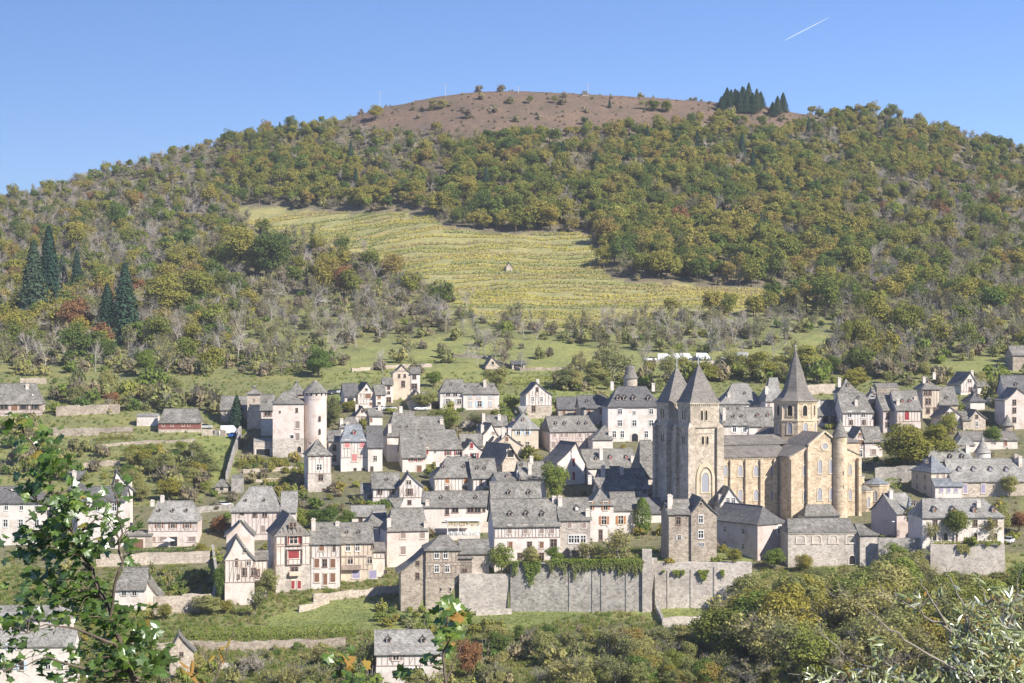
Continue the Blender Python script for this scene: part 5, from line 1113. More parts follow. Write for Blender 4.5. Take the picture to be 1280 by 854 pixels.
# the trees that show largest stand as trees of their own, the rest is one wood
def split_kind(kd, nmax):
    L = [p for p in PTS if p[0] == kd and -10 < p[5] < 1290]; L.sort(key=lambda p: -p[4] / p[2]); return L[:nmax]
chosen = set()
for kd, nmax in (('oak', 260), ('green', 80), ('yellow', 60), ('rust', 40), ('fir', 60), ('bare', 180), ('thin', 200)):
    for p in split_kind(kd, nmax):
        chosen.add(id(p)); kd, x, y, z, s, u, v = p
        if u > 740 and v < 400:
            a = 'low in the oak wood' if v > 330 else 'midway up the oak wood' if v > 250 else 'atop the oak wood'
            wh = a + (' right of the vineyard' if u < 900 else ' above the abbey lantern' if u < 1060 else ' on the right hill shoulder')
        elif u < 300: wh = ('high' if v < 290 else 'halfway up' if v < 380 else 'low') + ' on the wooded left flank' + (' near the tall spruces' if u < 190 else ' beside the vineyard end')
        elif v > 385: wh = 'on the slope below the vineyard' + (' above the castle' if u < 450 else ' above the highest house' if u < 640 else ' above the chateau' if u < 830 else ' above the car park' if u < 1000 else ' above the right-hand houses')
        else: wh = 'in the wood above the vineyard' + (', left end' if u < 430 else ', middle' if u < 600 else ', right end').replace('left end', 'by the ridge spruce').replace('middle', 'below the left heath').replace('right end', 'below the boulders')
        wh = wh.replace(',', '')
        sz = 'tall ' if s * y / 1000 > 1.0 else 'small ' if s < .8 else ''
        if kd in ('bare', 'thin'): z -= .2
        o = plant(kd, x, y, s, where=wh, rn=rn, label=sz + LAB[kd][0] + ' ' + wh, group=sz + LAB[kd][0] + 's ' + wh)
        if o.data.name not in SRC: SRC[o.data.name] = o
REST = {}
for p in PTS:
    if id(p) in chosen: continue
    REST.setdefault(p[0], []).append(p)
for kd in SP:
    for i, m_ in enumerate(SP[kd]):
        if m_.name not in SRC:
            L = REST.get(kd) or REST.get('scrub'); p = L.pop(len(L) // 2 + i) if REST.get(kd) else None
            if p is None: continue
            SRC[m_.name] = plant(kd, p[1], p[2], p[4], where='among the undergrowth of the hill', rn=rn, k=i)
def mass(name, kinds, label, cat):
    pts = []; base = {}; n = 0; order = [m_ for kd in kinds for m_ in SP[kd]]
    for kd in kinds: base[kd] = n; n += len(SP[kd])
    for kd in kinds:
        for (k_, x, y, z, s, u, v) in REST.get(kd, []):
            i = base[kd] + rn.randrange(len(SP[kd])); pts.append(((x, y, z), rn.uniform(0, 6.28), s, i))
    if pts: scatter(name, pts, kinds, label, cat)
for args in (('woodland', ['oak'], 'dense autumn oak woodland covering the upper hill', 'woodland'), ('mixed_woodland', ['green'], 'scattered green trees far up the wooded hill', 'woodland'), ('yellow_woodland', ['yellow'], 'scattered yellow trees far up the wooded hill', 'woodland'),
             ('rust_woodland', ['rust'], 'scattered rust-brown trees far up the wooded hill', 'woodland'), ('conifer_woodland', ['fir'], 'scattered dark conifers far up the wooded hill', 'woodland'), ('bare_woodland', ['bare'], 'leafless grey wood on the hill flanks', 'woodland'), ('twiggy_woodland', ['thin'], 'sparse twiggy wood on the hill flanks', 'woodland'),
             ('scrub', ['scrub'], 'brown heath scrub spread over the hill', 'scrub'), ('thicket', ['olive'], 'olive-brown thicket on the lower hill', 'scrub'), ('undergrowth', ['shrub'], 'green undergrowth on the lower hill', 'scrub')):
    mass(*args)

# vineyard rows: vines too many to count
def vineyard():
    rs = np.random.default_rng(5); C_ = []; N_ = []; st = MB(); y = 690.0; r2 = random.Random(8)
    while y < 960:
        x = -0.2 * y; ph = r2.uniform(0, 9); gap = r2.random()
        while x < 0.2 * y:
            yy = y + 5 * noise.noise((x * .012, y * .01, 4)) + .02 * x; z = gz(x, yy); u = 640 + F * x / yy; v = 427 - z * F / yy
            if inside(u, v, VINE) and noise.noise((x * .05, yy * .12, 11)) > -.42:
                for k in range(7):
                    C_.append((x + r2.uniform(-.6, .6), yy + r2.uniform(-.35, .35), z + r2.uniform(.2, 1.35))); N_.append((r2.uniform(-1, 1), -1, r2.uniform(0, 1.4)))
                if r2.random() < .13: st.box(x - .05, x + .05, yy - .05, yy + .05, z - .3, z + 1.9)
            x += 1.15
        y += 5.2 if r2.random() < .85 else 9.0
    n = len(C_); v, f = cards(rs, np.array(C_), np.array(N_), rs.uniform(.28, .55, n))
    V, Fc, MI = join([(v, f, 0), (st.v, st.f, 1)])
    o = link('vineyard', mesh('vineyard', V, Fc, (M['vineleaf'], M['barkgrey']), MI)); tag(o, 'terraced vineyard rows turning yellow on the hillside', 'vineyard', kind='stuff')
vineyard()
# ------------------------------------------------------------------ walls, hedges, garden trees
def wall_run(label, pts, hpx, mat='greystone', th=.6, name='stone_wall', cat='wall', flat=False, step=1.5, d=None, top=None):
    """a wall standing on the ground along photograph points (u, v); hpx its height in photograph pixels"""
    P_ = [ground(u, v) for u, v in pts] if d is None else [Vector(((u - 640) / F * d, d, (427 - 790) / F * d)) for u, v in pts]
    b = MB(); o = P_[0]; rr = random.Random(int(pts[0][0] * 3 + pts[0][1])); first = True
    for A, B in zip(P_, P_[1:]):
        L = (B - A).length; n = max(1, int(L / step)); t = (B - A).normalized(); q = Vector((-t.y, t.x, 0)).normalized() * th
        if q.y < 0: q = -q
        prev = None
        for i in range(n + 1):
            p = A.lerp(B, i / n); g = min(gz(p.x, p.y), p.z) if d is None else p.z; hh = hpx * p.y / F + rr.uniform(-.22, .18)
            zt = (427 - top) / F * p.y + rr.uniform(-.06, .06) if top else g + hh
            cur = [Vector((p.x, p.y, g - 1.5)) - o, Vector((p.x, p.y, zt)) - o, Vector((p.x, p.y, zt)) + q - o, Vector((p.x, p.y, g - 1.5)) + q - o]
            if prev: b.add(prev + cur, [(0, 4, 5, 1), (1, 5, 6, 2), (2, 6, 7, 3)] + ([(0, 1, 2, 3)] if i == 1 else []) + ([(4, 7, 6, 5)] if i == n else []))
            prev = cur
    r = b.build(name, M[mat]); r.location = o; tag(r, label, cat); return r
def hedge(label, pts, hpx, wd=1.2, mat='greenleaf', dens=26, name='hedge', cat='hedge', size=.2):
    P_ = [ground(u, v) for u, v in pts]; rs = np.random.default_rng(int(pts[0][0] * 5 + pts[0][1])); C_ = []; N_ = []; o = P_[0]
    for A, B in zip(P_, P_[1:]):
        L = (B - A).length; h = hpx * A.y / F; n = int(L * (h * 2 + wd) * dens / 2)
        for k in range(n):
            p = A.lerp(B, rs.random()); f = rs.random(); e = rs.uniform(-1, 1); bump_ = 1 + .22 * noise.noise((p.x * .5, p.y * .5, 3)); g = gz(p.x, p.y)
            if f < .5: c = (p.x, p.y - wd / 2 * (1 - .15 * rs.random()), g + h * bump_ * rs.random()); nn = (0, -1, .3)
            else: c = (p.x, p.y + wd / 2 * e, g + h * bump_); nn = (0, -.2, 1)
            C_.append(c); N_.append(nn)
    C_ = np.array(C_) - np.array(o); v, f = cards(rs, C_, np.array(N_) + rs.normal(size=(len(C_), 3)) * .5, rs.uniform(.7, 1.3, len(C_)) * size)
    # woody heart so the hedge is a body, not a shell
    b = MB()
    for A, B in zip(P_, P_[1:]):
        n = max(1, int((B - A).length / 1.2)); h = hpx * A.y / F * .62
        for i in range(n + 1):
            p = A.lerp(B, i / n) - o; b.tube([(p.x, p.y, -.5), (p.x + .1, p.y, h)], [.07, .03], 4)
    V, Fc, MI = join([(b.v, b.f, 0), (v, f, 1)])
    r = link(name, mesh(name, V, Fc, (M['bark'], M[mat]), MI)); r.location = o; tag(r, label, cat); return r
# the great retaining wall under the terrace houses
for label, u0, u1, dd, top, mt, slots in (('high pale retaining wall beside the brown fortified house', 574, 640, 400.0, 718, 'palestone', ()), ('long high retaining wall hung with ivy below the timbered houses', 638, 808, 399.6, 705, 'greystone', (712, 741, 752, 783)),
                                          ('grey retaining wall under the grass terrace of the stone house', 806, 940, 401.6, 704, 'palestone', (835, 864, 893))):
    w_ = wall_run(label, [(u0, 0), (u1, 0)], 10, mt, 3.2, 'retaining_wall', 'wall', d=dd, top=top)
    for u in slots:
        x = (u - 640) / F * dd - w_.location.x; zt = (427 - top - 4) / F * dd - w_.location.z
        MB().box(x - .16, x + .16, -.16, .3, -1.5, zt - random.uniform(0, 1.6)).build('buttress', M[mt], w_)
wall_run('pale end pillar rising above the ivy wall', [(803, 0), (815, 0)], 10, 'palestone', 1.6, 'wall_pillar', 'wall', d=399.0, top=687)
wall_run('retaining wall under the white school-like building', [(1163, 0), (1256, 0)], 10, 'palestone', 1.2, 'retaining_wall', 'wall', d=427.6, top=681)
wall_run('shaded low wall right of the chapel', [(1098, 0), (1163, 0)], 10, 'greystone', 1.0, 'retaining_wall', 'wall', d=431, top=673)
for label, pts, hp, mt in (
    ('garden wall under the hedge of the pink shuttered house', [(120, 709), (185, 706), (262, 704)], 15, 'tan'), ('lower garden wall beside the white cottage', [(192, 771), (228, 768), (264, 766)], 24, 'tan'),
    ('sloping garden wall left of the three-gabled house', [(262, 766), (270, 728), (264, 690)], 9, 'greystone'),
    ('terrace wall of pale stone under the brown-shuttered row', [(392, 753), (440, 748), (500, 742)], 10, 'tan'), ('curved stone bank on the lawn below the red-bay house', [(374, 766), (392, 762), (412, 754)], 8, 'tan'),
    ('broken stone wall below the long hedge', [(190, 816), (260, 814), (340, 813), (432, 810)], 12, 'stone'), ('short stone wall at the bottom of the gardens', [(245, 838), (330, 836)], 9, 'palestone'),
    ('upper terrace wall on the left slope', [(70, 521), (100, 519), (150, 517)], 12, 'stone'), ('second terrace wall on the left slope', [(66, 545), (110, 545), (166, 544)], 10, 'stone'), ('third terrace wall on the left slope', [(120, 560), (165, 556), (245, 553)], 4, 'stone'),
    ('brown stone bank high on the left slope', [(25, 481), (58, 480)], 8, 'stone'), ('lowest terrace wall on the left slope', [(104, 585), (150, 582)], 7, 'stone'),
    ('wall along the meadow edge above the upper houses', [(440, 465), (480, 461), (540, 459)], 4.5, 'tan'), ('long meadow wall by the stone barn', [(560, 446), (605, 449), (650, 464), (760, 462)], 4, 'stone'),
    ('pale ruined wall on the slope right of the lantern', [(1006, 494), (1044, 492)], 12, 'tan'), ('long grey wall below the big autumn tree', [(1094, 605), (1120, 603), (1160, 602)], 20, 'greystone'),
    ('zigzag rampart wall climbing to the castle', [(282, 603), (290, 575), (298, 552), (302, 544)], 12, 'greystone'), ('road wall below the white estate car', [(236, 645), (262, 640), (292, 638)], 8, 'greystone'),
    ('garden wall of the barn yard', [(252, 545), (268, 545), (282, 546)], 8, 'tan'), ('wall round the lower grass enclosure', [(828, 785), (862, 783), (880, 781)], 12, 'palestone'),
    ('sloping parapet below the end pillar', [(808, 745), (818, 760), (828, 783)], 8, 'greystone'), ('low wall beneath the pale retaining wall', [(595, 770), (640, 768)], 7, 'palestone'),
    ('garden wall above the long white upper house', [(575, 535), (605, 534)], 7, 'palestone'), ('low wall along the car park above the abbey', [(815, 455), (880, 455), (945, 452)], 4, 'palestone'),
    ('stone terrace strip below the castle store', [(304, 592), (340, 590), (372, 588)], 5, 'tan'), ('small stepped garden wall under the castle vines', [(302, 604), (345, 602), (380, 600)], 4, 'tan')):
    wall_run(label, pts, hp, mt)
for label, pts, hp, wd, mt in (
    ('long clipped hedge above the broken stone wall', [(236, 800), (300, 799), (380, 797), (446, 794)], 14, 1.6, 'greenleaf'), ('hedge in front of the pink shuttered house', [(160, 691), (250, 689)], 5, 1.0, 'greenleaf'),
    ('trimmed hedge on the wall of the school-like building', [(1166, 681.5), (1250, 681.5)], 4, 1.0, 'greenleaf'), ('hedge below the row of bare trees', [(838, 441), (905, 436), (965, 428)], 7, 1.4, 'greenleaf'),
    ('hedge behind the white gabled house', [(640, 482), (700, 480), (748, 480)], 10, 1.6, 'greenleaf'), ('hedge on the left terraces', [(124, 551), (168, 549)], 9, 1.4, 'limeleaf'),
    ('vine-covered pergola strip below the castle', [(298, 585), (330, 583), (358, 581)], 9, 2.0, 'limeleaf'), ('yellow flower border below the castle vines', [(330, 607), (376, 605)], 7, 1.6, 'limeleaf'),
    ('low hedge by the white cottage', [(200, 744), (232, 742)], 4, .8, 'greenleaf'), ('vegetable rows beside the pink house gardens', [(205, 709), (238, 708)], 3, 1.2, 'shrub_' if False else 'greenleaf'),
    ('hedge on the meadow rim', [(500, 457), (545, 453)], 3, 1.0, 'greenleaf'), ('ivy bank beside the abbey apse wall', [(1094, 612), (1126, 610)], 12, 1.6, 'greenleaf'),
    ('clipped hedge up on the right slope', [(1247, 466), (1262, 478)], 12, 1.6, 'greenleaf'), ('green bank hedge of the lower road garden', [(150, 776), (190, 772)], 7, 1.2, 'greenleaf')):
    hedge(label, pts, hp, wd, mt)
# ivy hanging over the great wall
def ivy(label, u0, u1, vt, drop, dd, seed, mat='greenleaf', cov=.42):
    rs = np.random.default_rng(seed); n = int((u1 - u0) * 36); C_ = np.zeros((n, 3)); u = rs.uniform(u0, u1, n)
    L = np.array([max(.0, cov + 1.1 * noise.noise((a * .07, seed, 0)) + .6 * noise.noise((a * .25, seed, 5))) for a in u]); u = u[L > .04]; L = L[L > .04] * drop; n = len(u); C_ = np.zeros((n, 3)); v = vt - 3 + L * rs.random(n) ** 1.3
    C_[:, 0] = (u - 640) / F * dd; C_[:, 1] = dd - rs.uniform(.05, .5, n); C_[:, 2] = (427 - v) / F * dd; o = C_[0].copy()
    vv, f = cards(rs, C_ - o, np.array([0, -1, .4]) + rs.normal(size=(n, 3)) * .5, rs.uniform(.14, .28, n))
    r = link('hanging_ivy', mesh('hanging_ivy', vv, f, (M[mat],))); r.location = o; tag(r, label, 'ivy')
ivy('dense green ivy spilling over the wall below the timbered house', 641, 676, 705, 36, 399.4, 3); ivy('ragged creeper hanging over the wall below the conservatory', 682, 806, 704, 30, 399.3, 9, 'olive', .3); ivy('green trailing creeper along the wall top', 690, 800, 702, 14, 399.2, 14); ivy('ivy patches on the terrace wall', 828, 905, 716, 26, 401.4, 21, 'greenleaf', -.05)
ivy('ivy curtain at the corner of the school wall', 1196, 1212, 684, 34, 427.4, 30, 'olive', .3); ivy('ivy fringe over the school wall', 1210, 1250, 680, 9, 427.4, 33, 'greenleaf', .1)

# detailed trees near enough to show trunk and crown
NEAR = {}
for k in range(4): NEAR['oak', k] = leafy(110 + k, 10, 4.0, -.6, 6200, .2, ('bark', 'oakleaf'), 30, .25, True, rin=(.25, .72), lob=(.30, .46))
for k in range(3):
    a, c = NEAR['oak', k]
    for nm, mt in (('green', 'greenleaf'), ('yellow', 'limeleaf'), ('rust', 'redleaf'), ('olive', 'olive')):
        c2 = c.copy(); c2.materials[0] = M[mt]; NEAR[nm, k] = (a, c2)
for k in range(3): NEAR['thin', k] = bare(130 + k, 10, (8, 7, 6), .12, 'twig', 'olive', 1500, True)
for k in range(2): NEAR['fir', k] = conifer(140 + k, 10, 2.6, 4200, True, size=.22)
rs = np.random.default_rng(99)
def cypress(seed):
    rs = np.random.default_rng(seed); n = 3200; t = rs.random(n); z = .3 + 9.7 * t; r = 2.1 * np.sin(np.pi * np.clip(t * .86 + .12, 0, 1)) ** .7 * rs.uniform(.8, 1.08, n); q = rs.uniform(0, 2 * np.pi, n)
    c = np.stack([r * np.cos(q), r * np.sin(q), z], 1); v, f = cards(rs, c, np.stack([np.cos(q), np.sin(q), .5 + 0 * q], 1) + rs.normal(size=(n, 3)) * .35, rs.uniform(.14, .26, n)); mb = MB(); mb.tube([(0, 0, -.6), (0, 0, 8)], [.2, .05], 6)
    return mb.mesh('trunk', M['bark']), mesh('crown', v, f, (M['greenleaf'],))
NEAR['cypress', 0] = cypress(7); NEAR['round', 0] = leafy(171, 10, 4.2, 2.0, 6500, .2, ('bark', 'oakleaf'), 40, .25, True, rin=(.3, .62), lob=(.36, .44)); a, c = leafy(172, 10, 4.0, 1.8, 5000, .2, ('bark', 'redleaf'), 34, .25, True, rin=(.3, .64), lob=(.34, .44)); c.materials[0] = M['limeleaf']; NEAR['roundgold', 0] = (a, c)
for k in range(3): NEAR['bare', k] = bare(150 + k, 10, (9, 7, 7), .11, 'barkgrey', 'scrubleaf', 160, True)
NCOUNT = {}
def tree(kind, u, v, hpx, wpx, label, group=None, name=None, d=None, rz=None):
    if d is None: d = depth(u, v)
    x = (u - 640) / F * d; h = hpx * d / F; wd = wpx * d / F
    ks = [k for k in NEAR if k[0] == kind]; k = NCOUNT.get(kind, 0); NCOUNT[kind] = k + 1; a, c = NEAR[ks[k % len(ks)]]
    r = empty(name or {'oak': 'oak_tree', 'green': 'green_tree', 'yellow': 'yellow_tree', 'rust': 'rust_tree', 'olive': 'olive_tree', 'thin': 'twiggy_tree', 'bare': 'bare_tree', 'round': 'oak_tree', 'roundgold': 'yellow_tree', 'fir': 'conifer_tree', 'cypress': 'cypress_tree'}[kind], (x, d, gz(x, d)), random.uniform(0, 6.28) if rz is None else rz)
    base_w = {'fir': 5.2, 'cypress': 4.2, 'thin': 7.5, 'bare': 7.5}.get(kind, 8.6)
    sc = (wd / base_w, wd / base_w, h / 10.0)
    for nm, mm in (('trunk', a), ('crown', c)):
        o = link(nm, mm, r); o.scale = sc
    tag(r, label, 'tree', group); return r
def shrub(kind, u, v, hpx, wpx, label, group=None):
    d = depth(u, v); x = (u - 640) / F * d; o = plant(kind, x, d, hpx * d / F / HH[kind], wpx * d / F / (HH[kind] * 1.3), rn=random, label=label, group=group); return o
for t_ in (('fir', 42, 408, 108, 54, 'tall dark spruce with broad skirts, left of its taller twin'), ('fir', 61, 400, 118, 50, 'tallest dark spruce on the left flank'), ('fir', 156, 432, 104, 54, 'big bluish spruce beside the brown beech'), ('fir', 134, 432, 78, 44, 'shorter green spruce leaning on the bluish spruce'),
           ('rust', 92, 428, 62, 58, 'round brown beech between the spruces'), ('fir', 96, 372, 60, 26, 'narrow spruce behind the brown beech'), ('fir', 78, 368, 50, 22, 'slim spruce behind the twin spruces'), ('oak', 205, 404, 70, 70, 'broad oak in two-toned leaf on the left flank'), ('oak', 240, 392, 62, 66, 'spreading oak beside the two-toned oak'), ('green', 146, 288, 40, 34, 'dome-shaped green tree high on the left flank'), ('oak', 340, 352, 78, 60, 'tall oak at the left end of the vineyard'), ('oak', 300, 345, 70, 58, 'oak left of the tall vineyard oak'), ('oak', 408, 372, 62, 40, 'upright oak on the scrub slope below the vineyard'), ('rust', 430, 372, 46, 34, 'brownish oak right of the upright oak'), ('green', 182, 472, 40, 36, 'dark round evergreen above the left terraces'),
           ('rust', 140, 510, 24, 26, 'small rust-red tree on the left terraces'), ('fir', 296, 534, 40, 28, 'dark evergreen before the long low castle house'), ('green', 694, 632, 64, 42, 'big walnut tree among the roofs'), ('cypress', 803, 668, 46, 22, 'bright green cypress below the abbey front'), ('green', 627, 719, 44, 36, 'round green tree in the wall courtyard'), ('green', 693, 706, 26, 26, 'bright round bush tree before the timbered house', 'x'), ('olive', 663, 762, 28, 28, 'dark bushy tree at the foot of the ivy wall'),
           ('yellow', 1134, 592, 70, 84, 'huge golden-brown autumn tree over the grey wall'), ('yellow', 1172, 588, 66, 64, 'right half of the golden tree pair above the manor'), ('roundgold', 1146, 682, 46, 40, 'brown-green round tree at the corner of the school-like building'), ('round', 1196, 681, 48, 42, 'full round olive-green tree before the school-like building'), ('thin', 1233, 680, 44, 40, 'half-bare small tree before the school-like building'), ('thin', 1163, 682, 38, 22, 'leafless slim tree beside the brown-green round tree'),
           ('olive', 334, 752, 46, 36, 'leafy tree before the three-gabled house'), ('thin', 316, 775, 44, 34, 'grey leafless shrub tree on the lawn'), ('thin', 772, 710, 58, 58, 'sparse almond tree on the wall terrace'), ('thin', 738, 706, 36, 44, 'twiggy tree before the orange-shuttered house'), ('green', 405, 664, 36, 48, 'leafy green tree clump in the walled garden'), ('green', 378, 664, 32, 40, 'left tree of the walled garden clump'), ('green', 433, 660, 26, 26, 'right tree of the walled garden clump'), ('green', 542, 484, 24, 26, 'round green tree beside the highest house'), ('olive', 530, 512, 26, 40, 'ragged tree below the highest house'), ('green', 556, 540, 34, 52, 'leafy garden tree below the long white upper house'), ('thin', 588, 540, 30, 44, 'brown half-bare tree in the garden of the long white upper house'),
           ('green', 398, 472, 42, 44, 'dark green round tree above the castle towers'), ('olive', 416, 536, 46, 24, 'leaning tree between round tower and cottages'), ('yellow', 436, 516, 18, 24, 'yellow climber beside the dark-roofed gabled house'), ('rust', 276, 668, 26, 26, 'orange autumn tree by the manor steps'), ('olive', 1252, 672, 48, 34, 'dark shrubby tree right of the manor wing'), ('rust', 1274, 668, 32, 36, 'orange-brown tree at the right edge'), ('olive', 1262, 622, 34, 26, 'dark tree before the long manor'), ('green', 1186, 546, 36, 26, 'ivy-green tree left of the small pyramid house'), ('green', 1241, 560, 30, 30, 'bright tree in front of the low grey house'), ('olive', 1248, 520, 30, 34, 'shaded bushy tree beside the tall pink house'), ('yellow', 1068, 490, 34, 44, 'golden tree on the slope above the watch room house'), ('green', 1010, 470, 44, 54, 'leafy green tree left of the spire'), ('yellow', 950, 478, 44, 50, 'yellow-green tree behind the steep-roofed house'), ('yellow', 1055, 445, 52, 26, 'slender yellow poplar above the spire'), ('thin', 838, 492, 60, 44, 'feathery yellow larch behind the chateau'), ('thin', 766, 480, 60, 60, 'twiggy tree left of the lookout turret'), ('olive', 744, 482, 36, 40, 'olive tree beside the meadow hedge'), ('olive', 620, 486, 32, 40, 'ragged tree below the meadow barn'), ('thin', 905, 470, 40, 40, 'bare tree beside the car park'), ('oak', 880, 480, 30, 50, 'autumn shrub tree between the abbey spires'),
           ('olive', 258, 770, 30, 44, 'overgrown tree beside the lower garden wall'), ('yellow', 205, 776, 24, 26, 'round yellow bush tree below the lower garden wall'), ('yellow', 250, 700, 24, 22, 'yellow-green garden tree on the path'), ('green', 274, 756, 60, 20, 'tall ivy column beside the three-gabled house'), ('rust', 586, 850, 62, 40, 'orange-tinged tree beside the foot house'), ('thin', 448, 850, 60, 66, 'grey twiggy tree before the foot house'), ('yellow', 282, 768, 22, 22, 'yellow shrub tree below the three-gabled house'), ('green', 968, 712, 30, 34, 'bright green bush tree beside the long stone house'), ('yellow', 1005, 716, 26, 26, 'bright yellow small tree before the chapel'), ('green', 1117, 718, 44, 38, 'vivid green tree below the shaded wall'),
           ):
    tree(*t_[:6]) if len(t_) < 7 else tree(*t_[:6])
# summit pines
for i, (u, v, h_) in enumerate(((902, 131, 18), (906, 131, 19), (909, 132, 22), (912, 132, 20), (922, 132, 24), (928, 132, 25), (933, 133, 27), (914, 131, 24), (919, 132, 21), (925, 131, 26), (930, 132, 28), (936, 133, 30), (941, 132, 26), (946, 134, 27), (951, 134, 20), (966, 137, 18), (972, 138, 22), (979, 139, 24))):
    y = 1135 + (i % 3) * 6; tree('fir', u, v, h_, 17, 'dark pine in the clump on the hill summit', 'pines on the hill summit', d=y)
for i, (u, h_, kd) in enumerate(((662, 12, 'olive'), (695, 14, 'thin'), (540, 18, 'thin'), (553, 16, 'olive'), (762, 12, 'fir'), (818, 18, 'oak'), (833, 17, 'oak'), (806, 16, 'thin'), (731, 12, 'green'), (315, 20, 'fir'), (345, 16, 'thin'), (410, 20, 'olive'), (440, 18, 'thin'), (470, 22, 'yellow'), (1108, 14, 'fir'))):
    lab = {662: 'small dark tree alone on the summit line', 695: 'small purple bare tree on the summit line', 540: 'grey bare bush at the left end of the heath', 553: 'olive bush beside the grey bare bush on the heath', 762: 'lone small conifer on the heath', 818: 'round oak on the right of the heath', 833: 'second round oak on the right of the heath', 806: 'bare bush left of the heath oaks', 731: 'dark round bush mid-heath', 315: 'dark spruce on the left ridge line', 345: 'pale bare tree on the left ridge line', 410: 'olive tree group on the left ridge', 440: 'bare purple trees near the heath edge', 470: 'pale yellow birch at the heath edge', 1108: 'tiny spruce tip on the right ridge'}[u]
    tree(kd, u, 0, h_, h_ * (.5 if kd == 'fir' else 1.0), lab, d=1128 if u != 731 else 1100)
# fills: plants sharing a look within one patch of ground
def fill(n, poly, table, hrange, limit, where, seed, near=True):
    rn_ = random.Random(seed); us = [p[0] for p in poly]; vs = [p[1] for p in poly]; done = 0; tries = 0
    while done < n and tries < n * 20:
        tries += 1; u = rn_.uniform(min(us), max(us)); v = rn_.uniform(min(vs), max(vs))
        if not inside(u, v, poly): continue
        kd = pick(rn_, table); lim = limit(u) if callable(limit) else limit
        h_ = min(rn_.uniform(*hrange), v - lim)
        if h_ < 9: continue
        if kd[0] == '*':
            kd = kd[1:]; tree(kd, u, v, h_, h_ * rn_.uniform(.75, 1.15), LAB.get(kd, ('olive-leaved tree',))[0].replace('shrub', 'leaved tree') + ' ' + where, LAB.get(kd, ('olive tree',))[0] + ' ' + where)
        else:
            h_ = min(h_, 34) * rn_.uniform(.6, 1); shrub(kd, u, v, h_, h_ * rn_.uniform(1.0, 1.7), LAB[kd][0] + ' ' + where, LAB[kd][0] + 's ' + where)
        done += 1
def lim_r(u): return interp([900, 930, 940, 984, 1000, 1095, 1110, 1160, 1165, 1200, 1256, 1275, 1300], [742, 715, 712, 716, 708, 704, 688, 682, 706, 716, 712, 700, 690], u) + 10 * noise.noise((u * .07, 0, 0))
fill(150, [(900, 760), (945, 735), (1000, 722), (1100, 722), (1160, 722), (1300, 730), (1300, 870), (900, 870)], [('*olive', .28), ('*oak', .2), ('*green', .14), ('*thin', .26), ('*yellow', .07), ('olive', .05)], (45, 120), lim_r, 'in the thick valley wood below the chapel', 5)
fill(110, [(590, 800), (680, 778), (760, 770), (830, 790), (900, 775), (905, 870), (580, 870)], [('*olive', .2), ('*thin', .2), ('*green', .06), ('*oak', .06), ('olive', .22), ('scrub', .14), ('shrub', .12)], (18, 50), 778, 'on the rough bank below the ivy wall', 6)
fill(70, [(150, 822), (440, 822), (560, 800), (600, 870), (150, 870)], [('olive', .28), ('shrub', .28), ('gold', .12), ('*thin', .16), ('*olive', .10), ('scrub', .06)], (14, 40), 812, 'in the lower gardens', 7)
fill(46, [(150, 575), (240, 560), (262, 600), (255, 628), (150, 628)], [('*olive', .3), ('*yellow', .12), ('*green', .2), ('olive', .2), ('gold', .1), ('scrub', .08)], (16, 34), 548, 'on the overgrown bank above the pink house', 8)
fill(60, [(60, 560), (150, 560), (150, 600), (80, 605), (0, 600), (0, 540), (50, 525)], [('olive', .3), ('scrub', .25), ('shrub', .2), ('*olive', .15), ('gold', .1)], (10, 26), 500, 'on the left garden terraces', 9)
fill(50, [(60, 480), (180, 480), (270, 490), (270, 520), (180, 516), (60, 520)], [('olive', .25), ('scrub', .25), ('shrub', .2), ('*olive', .2), ('*thin', .1)], (12, 34), 440, 'above the left garden terraces', 10)
fill(34, [(0, 690), (190, 712), (192, 800), (140, 820), (0, 750)], [('olive', .3), ('shrub', .3), ('gold', .2), ('*olive', .2)], (8, 24), 690, 'in the cottage gardens on the left', 11)
fill(36, [(196, 712), (262, 712), (262, 745), (200, 745)], [('shrub', .5), ('gold', .25), ('olive', .25)], (7, 16), 705, 'in the vegetable garden', 12)
fill(30, [(470, 752), (530, 765), (640, 790), (560, 800), (480, 790)], [('shrub', .4), ('olive', .4), ('gold', .2)], (8, 22), 745, 'along the lawn below the wall', 13)
fill(40, [(300, 575), (380, 578), (384, 630), (310, 612)], [('shrub', .4), ('gold', .3), ('olive', .3)], (7, 15), 565, 'in the castle gardens', 14)
fill(56, [(700, 470), (830, 470), (905, 462), (1040, 458), (1045, 480), (900, 482), (700, 492)], [('olive', .3), ('shrub', .2), ('*olive', .25), ('scrub', .15), ('*oak', .1)], (14, 34), 440, 'on the bank behind the chateau', 15)
fill(60, [(1030, 440), (1170, 440), (1160, 470), (1280, 488), (1280, 505), (1100, 480), (1040, 478)], [('olive', .35), ('*olive', .25), ('shrub', .2), ('scrub', .2)], (14, 34), 420, 'on the thicket slope above the right houses', 16)
fill(26, [(560, 492), (660, 500), (690, 520), (650, 545), (560, 530)], [('shrub', .5), ('olive', .3), ('gold', .2)], (8, 18), 485, 'in the gardens behind the grey roofs', 17)
fill(20, [(640, 700), (800, 700), (800, 706), (640, 706)], [('shrub', .6), ('olive', .4)], (8, 14), 688, 'along the ivy wall top', 18)

fill(26, [(900, 780), (1000, 760), (1290, 770), (1290, 872), (900, 872)], [('*bare', 1.0)], (50, 100), lambda u: lim_r(u) + 8, 'in front of the valley wood', 35)
fill(16, [(640, 800), (900, 790), (900, 872), (640, 872)], [('*bare', .7), ('*thin', .3)], (25, 55), 780, 'on the rough bank', 36)
fill(8, [(290, 830), (450, 830), (450, 872), (290, 872)], [('*bare', .6), ('*thin', .4)], (25, 50), 800, 'at the bottom of the lower gardens', 37)
